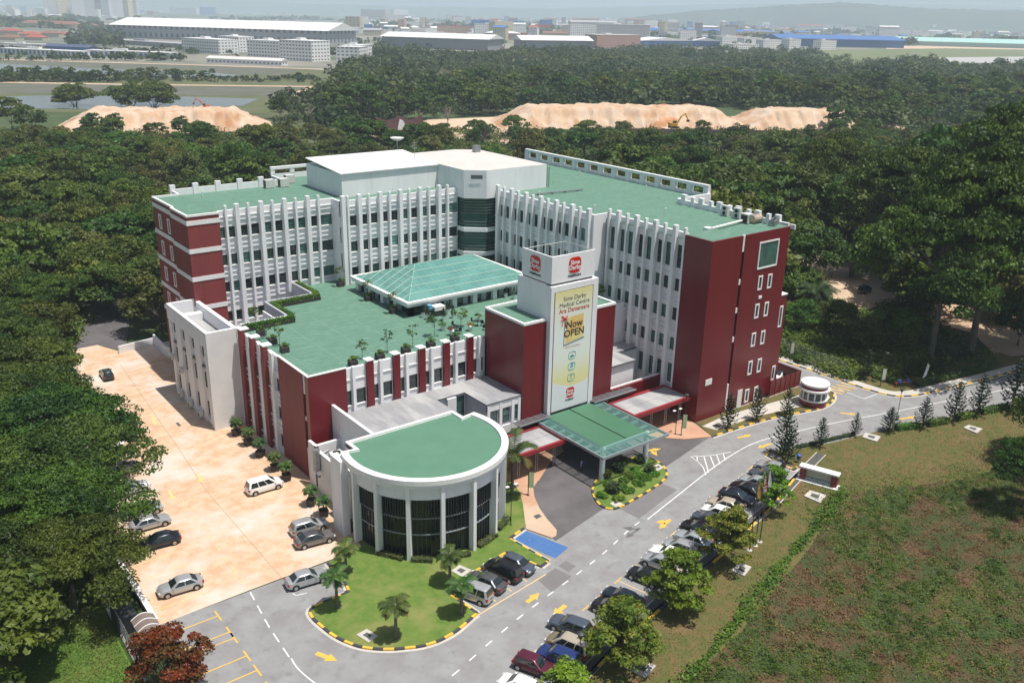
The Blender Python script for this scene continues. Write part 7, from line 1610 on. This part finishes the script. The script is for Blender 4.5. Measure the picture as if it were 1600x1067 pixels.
far_building('warehouse', 597, 74, 762, 80, 57, 60, 'grey', 'white', 'gable', 'long grey warehouse with pale roof, left of two', rise=7, over=3); far_building('warehouse', 816, 79, 924, 80, 63, 50, 'grey', 'white', 'gable', 'grey warehouse with pale low gable, right of two', rise=7, over=3)
far_building('construction_block', 932, 76, 1000, 76, 55, 40, 'brick', 'pale', 'flat', 'pinkish unfinished block beside the right warehouse'); far_building('factory', 902, 62, 978, 62, 43, 60, 'white', 'pale', 'gable', 'white factory with pale roof behind the warehouses', rise=5)
far_building('office_block', 742, 58, 802, 59, 38, 30, 'white', 'pale', 'flat', 'white office block above the gap between the warehouses'); far_building('office_block', 773, 59, 802, 59, 34, 24, 'cream', 'pale', 'flat', 'tall cream block behind the white office block')
far_building('salmon_block', 564, 30, 602, 31, 15, 40, 'salmon', 'pale', 'flat', 'distant salmon coloured block'); far_building('white_block', 616, 30, 638, 30, 15, 30, 'white', 'white', 'flat', 'distant narrow white block beside the salmon one')
far_building('slab_block', 265, 22, 307, 23, 12, 30, 'white', 'white', 'flat', 'distant white slab above the great hall roof'); far_building('slab_block', 318, 24, 338, 24, 11, 26, 'blue', 'white', 'flat', 'distant dark and white block above the great hall roof')
far_building('blue_shed', 1000, 73, 1083, 73, 64, 60, 'blue', 'white', 'cross', 'blue shed with white gable, left one', rise=6); far_building('blue_shed', 1083, 73, 1124, 74, 64, 60, 'blue', 'white', 'cross', 'blue shed with white gable, right one', rise=6)
far_building('blue_roof_works', 1000, 57, 1135, 59, 47, 70, 'white', 'blue', 'gable', 'long works with pale blue roof behind the blue sheds', rise=6); far_building('blue_roof_works', 1125, 60, 1212, 61, 50, 80, 'white', 'blue', 'gable', 'works with blue roof left of the great blue shed', rise=6)
far_building('great_blue_shed', 1218, 72, 1412, 76, 60, 140, 'blue', 'blue', 'gable', 'very large blue shed with low blue roof', rise=8, over=3); far_building('great_teal_shed', 1370, 70, 1660, 78, 63, 160, 'teal', 'teal', 'gable', 'very large shed with pale teal roof at the right', rise=9, over=3)
for i, (x, y, x2, top) in enumerate(((1128, 70, 1160, 58), (1162, 72, 1190, 60), (1145, 80, 1185, 70), (1192, 76, 1222, 63), (1232, 78, 1250, 62), (1282, 78, 1306, 64))):
    far_building('white_house_row', x, y, x2, y, top, 22, 'white', 'pale', 'flat', ['white row of houses left of the blue roof, upper left', 'white row of houses, upper middle', 'white row of houses, nearest the wood', 'white row of houses beside the great blue shed', 'narrow grey white house against the blue shed', 'grey white house at the middle of the blue shed front'][i], 'house')
# scattered town
rf = random.Random(21); WK = ['white', 'white', 'cream', 'white', 'salmon', 'grey', 'tower']; RK = ['white', 'pale', 'grey', 'red', 'pale', 'brown', 'blue', 'white']
k = 0; cells = []
while k < 298:
    px_ = rf.uniform(-20, 1620); hz = 22+(px_-800)*.0208; py_ = hz+6+rf.random()**1.4*36
    if py_ > 66 or (150 < px_ < 540 and py_ > 22) or (px_ < 160 and py_ > 30): continue
    p = G(px_, py_); dist = p.length
    if any(abs(p.x-a_)+abs(p.y-b_) < 42 for a_, b_ in cells): continue
    cells.append((p.x, p.y)); big = rf.random() < .3; L = rf.uniform(50, 130) if big else rf.uniform(18, 45); h = rf.uniform(8, 16) if rf.random() < .75 else rf.uniform(18, 42)
    wk, rk2, kd = rf.choice(WK), rf.choice(RK), rf.choice(['flat', 'gable', 'hip', 'flat'])
    far_at('town_building', (p.x, p.y), R(rf.uniform(-60, -20)), L, rf.uniform(14, 40), h, wk, rk2, kd, f'hazy {"large" if big else "small"} {"tall " if h > 18 else ""}{wk if wk not in ("tower",) else "pale"} building with {rk2} roof, {["left of the tower blocks", "above the tower blocks", "above the great hall", "above the lone white block", "above the left warehouse", "above the right warehouse", "above the blue sheds", "below the wooded hill", "above the great blue shed", "above the teal shed", "at the right frame edge"][max(0, min(10, int(px_/150)))]}, {"farthest" if py_-hz < 14 else ("middle" if py_-hz < 26 else "nearest")} rows', 'building', 'hazy buildings of the distant town', rise=4); k += 1
# the rest of the town, too small to tell apart
tm = MB(); wm = [R_['white'], R_['pale'], R_['grey'], R_['red'], W_['cream'], R_['white'], R_['blue'], W_['salmon']]
for _ in range(1500):
    px_ = rf.uniform(-20, 1620); hz = 22+(px_-800)*.0208; py_ = hz+3.5+rf.random()**1.3*34
    if (150 < px_ < 530 and py_ > 24) or (px_ < 160 and py_ > 31) or (1180 < px_ and py_ > 56): continue
    p = G(px_, py_); h = rf.uniform(5, 13) if rf.random() < .85 else rf.uniform(16, 45); L = rf.uniform(14, 60); tm.obox(p, R(rf.uniform(-60, -10)), L, rf.uniform(10, 26), 0, h, wm[0] if rf.random() < .3 else rf.choice(wm))
tag(tm.build('town'), kind='stuff')
# hills
M['hill'] = mat('wooded_hill', (.03, .05, .028), .95, (.05, .07, .04), .004, bump=.6, bscale=.05, coord='World')
def hill(pts, dist, depth, name='hill'):
    """ridge line through photo spots at a given distance"""
    vs = []; k = 7; rg = random.Random(int(dist)); fine = []
    for (x0, y0), (x1, y1) in zip(pts, pts[1:]):
        n = max(1, int(abs(x1-x0)/7))
        for i in range(n): fine.append((x0+(x1-x0)*i/n, y0+(y1-y0)*i/n))
    fine.append(pts[-1]); q = MB()
    for (x, y) in fine:
        top = Gd(x, y, dist); dr = Vector((top.x, top.y, 0)).normalized(); hz = max(2, top.z+rg.uniform(-3, 3))
        for j in range(k): s = (j/(k-1))*2-1; vs.append((top.x+dr.x*s*depth, top.y+dr.y*s*depth, -.5+hz*math.cos(s*math.pi/2)**1.2+rg.uniform(-2, 2)*(1 if 0 < j < k-1 else 0)))
    n = len(fine); q.add(vs, [(i*k+j, (i+1)*k+j, (i+1)*k+j+1, i*k+j+1) for i in range(n-1) for j in range(k-1)], M['hill']); o = q.build(name, None, 80); o['kind'] = 'structure'
hill([(960, 30), (1040, 22), (1100, 16), (1180, 12), (1250, 7), (1310, 4), (1370, 8), (1440, 13), (1520, 15), (1600, 17), (1700, 22), (1800, 40)], 7500, 900); hill([(-200, 12), (0, 8), (150, 2), (330, 0), (480, 6), (620, 10), (760, 12), (950, 15), (1100, 20)], 12000, 700)
hill([(700, 20), (900, 12), (1200, 6), (1500, 8), (1800, 20)], 13000, 500)
# trees of the middle distance
rr.seed(9)
fkeys = rk_(['mid0', 'mid1', 'mid2', 'umb0'])
def okfar(x, y): return True
FREE += [pxpoly([(60, 216), (440, 212), (440, 160), (60, 160)]), pxpoly([(780, 207), (1310, 207), (1310, 172), (1180, 178), (1150, 168), (790, 176)]), pxpoly([(480, 222), (600, 218), (700, 220), (800, 228), (860, 203), (800, 180), (660, 186), (580, 190), (480, 205)]),
         pxpoly([(-100, 145), (480, 136), (560, 120), (480, 172), (300, 176), (-100, 176)]), pxpoly([(-100, 96), (480, 106), (520, 112), (480, 124), (300, 123), (-100, 114)]), pxpoly([(470, 135), (510, 130), (560, 118), (575, 110), (520, 150), (470, 172)])]
scatter(3000, gpx(520, 1640, 140, 207), fkeys, 9.5, 'hazy tree of the wood beyond the sand heaps', 'trees of the wood beyond the sand heaps', (.8, 1.5), maxn=260)
for x, y, s, lb in ((118, 166, 1.15, 'dark round tree between the lower lake and the sand heap, left one'), (205, 167, 1.25, 'broad dark tree group before the lower lake, left crown'), (240, 167, 1.35, 'broad dark tree group before the lower lake, right crown'), (20, 205, 1.3, 'dark tree at the left edge beside the sand heap'), (48, 212, 1.1, 'dark tree second from the left edge beside the sand heap'), (438, 186, .95, 'slim dark tree at the right foot of the left sand heap'), (655, 188, 1.25, 'yellowish tall tree above the saddle roofed house'), (145, 212, .8, 'thin straggly tree in front of the left sand heap'), (180, 213, .8, 'thin straggly twin tree in front of the left sand heap'), (285, 215, .75, 'young tree in front of the sand heap right of the hoarding'), (1560, 108, 1.2, 'dark tree standing out against the airfield')):
    p = G(x, y); big = s in (1.15, 1.25, 1.35) and x < 250; p.z = -4.5*s if big else 0; put('round1' if big else ('mid1' if s > 1 else 'mid0'), (p.x, p.y, p.z), s*(1.75 if big else 1), None, s*(1.35 if big else 1), lb, 'tree')
for i in range(34):
    p = G(-8+i*10.3+rr.uniform(-4, 4), rr.uniform(119, 127)); q_ = rr.uniform(.4, .75); put('mid2', p, q_, None, rr.uniform(.5, .9), f"{'low' if q_ < .55 else 'bushy'} tree on the bank between the lakes, {i+1}{'st' if i % 10 == 0 and i != 10 else 'nd' if i % 10 == 1 and i != 11 else 'rd' if i % 10 == 2 and i != 12 else 'th'} from the left edge", 'tree', 'trees on the bank between the lakes')
def far_wood(N, gen, R0, h, per, leaf, ok, name='far_woodland'):
    V = []; k = 0; t_ = 0
    while k < N and t_ < N*8:
        t_ += 1; x, y = gen()
        if not ok(x, y): continue
        k += 1; f_ = .85+.3*math.sin(x*.021+2*math.sin(y*.013))+.2*math.sin(y*.05); r = R0*rr.uniform(.55, 1.35)*max(.5, f_); hh = h*rr.uniform(.6, 1.25)*max(.45, f_); d = sph(per, rng); d[:, 2] = np.abs(d[:, 2]); c = d*np.array([r, r, hh*.62])*(.8+.2*rng.random(per)[:, None])*(1+.2*np.sin(5*d[:, :1]+k)); c[:, 0] += x; c[:, 1] += y; c[:, 2] += hh*.35; V.append(quads(c, d, leaf*r/R0, rg=rng, aspect=.8))
    if V: tag(link(name, qmesh(name, np.concatenate(V), [M['leaffar']])), kind='stuff')

AF = pxpoly([(1240, 79), (1500, 76), (2100, 92), (2100, 124), (1700, 110), (1500, 105), (1330, 97)]); WS = pxpoly([(500, 205), (500, 130), (560, 105), (590, 88), (800, 84), (1000, 79), (1240, 82), (1330, 97), (1520, 106), (1800, 118), (1800, 215)])
far_wood(6000, gpx(480, 1680, 79, 205), 5.6, 11, 60, 1.15, lambda x, y: inside(WS, x, y) and not free(x, y))
far_wood(1800, gpx(-40, 1660, 30, 80), 16, 13, 20, 8, lambda x, y: (lambda q: q[1] < 60+(q[0]-800)*.02 and not (150 < q[0] < 530 and q[1] > 33) and (math.sin(x*.004)+math.sin(y*.005+1) > -.3))(proj(x, y, 0)))
far_wood(160, gpx(110, 200, 42, 75), 7, 10, 30, 3, lambda x, y: True); far_wood(60, gpx(0, 290, 92, 96), 4.5, 7, 40, 1.6, lambda x, y: True); far_wood(260, gpx(-20, 500, 122, 129), 3.2, 4.5, 40, 1.0, lambda x, y: True); far_wood(160, gpx(-20, 540, 76, 90), 5, 7, 30, 1.8, lambda x, y: True); far_wood(120, gpx(430, 540, 150, 200), 4, 6, 50, 1.0, lambda x, y: True); far_wood(120, gpx(530, 1240, 66, 82), 7, 10, 40, 2.2, lambda x, y: True)
# haze
q = MB(); hv = bpy.data.materials.new('haze_air'); hv.use_nodes = True; N = hv.node_tree.nodes; N.remove(N['Principled BSDF']); pv = N.new('ShaderNodeVolumePrincipled'); pv.inputs['Color'].default_value = (.74, .87, 1.0, 1); pv.inputs['Density'].default_value = HAZE = .00014; pv.inputs['Anisotropy'].default_value = .0
hv.node_tree.links.new(pv.outputs[0], N['Material Output'].inputs['Volume'])
q.box(-15000, 15000, -15000, 15000, -1.5, 460, hv); o = q.build('haze'); o['kind'] = 'stuff'
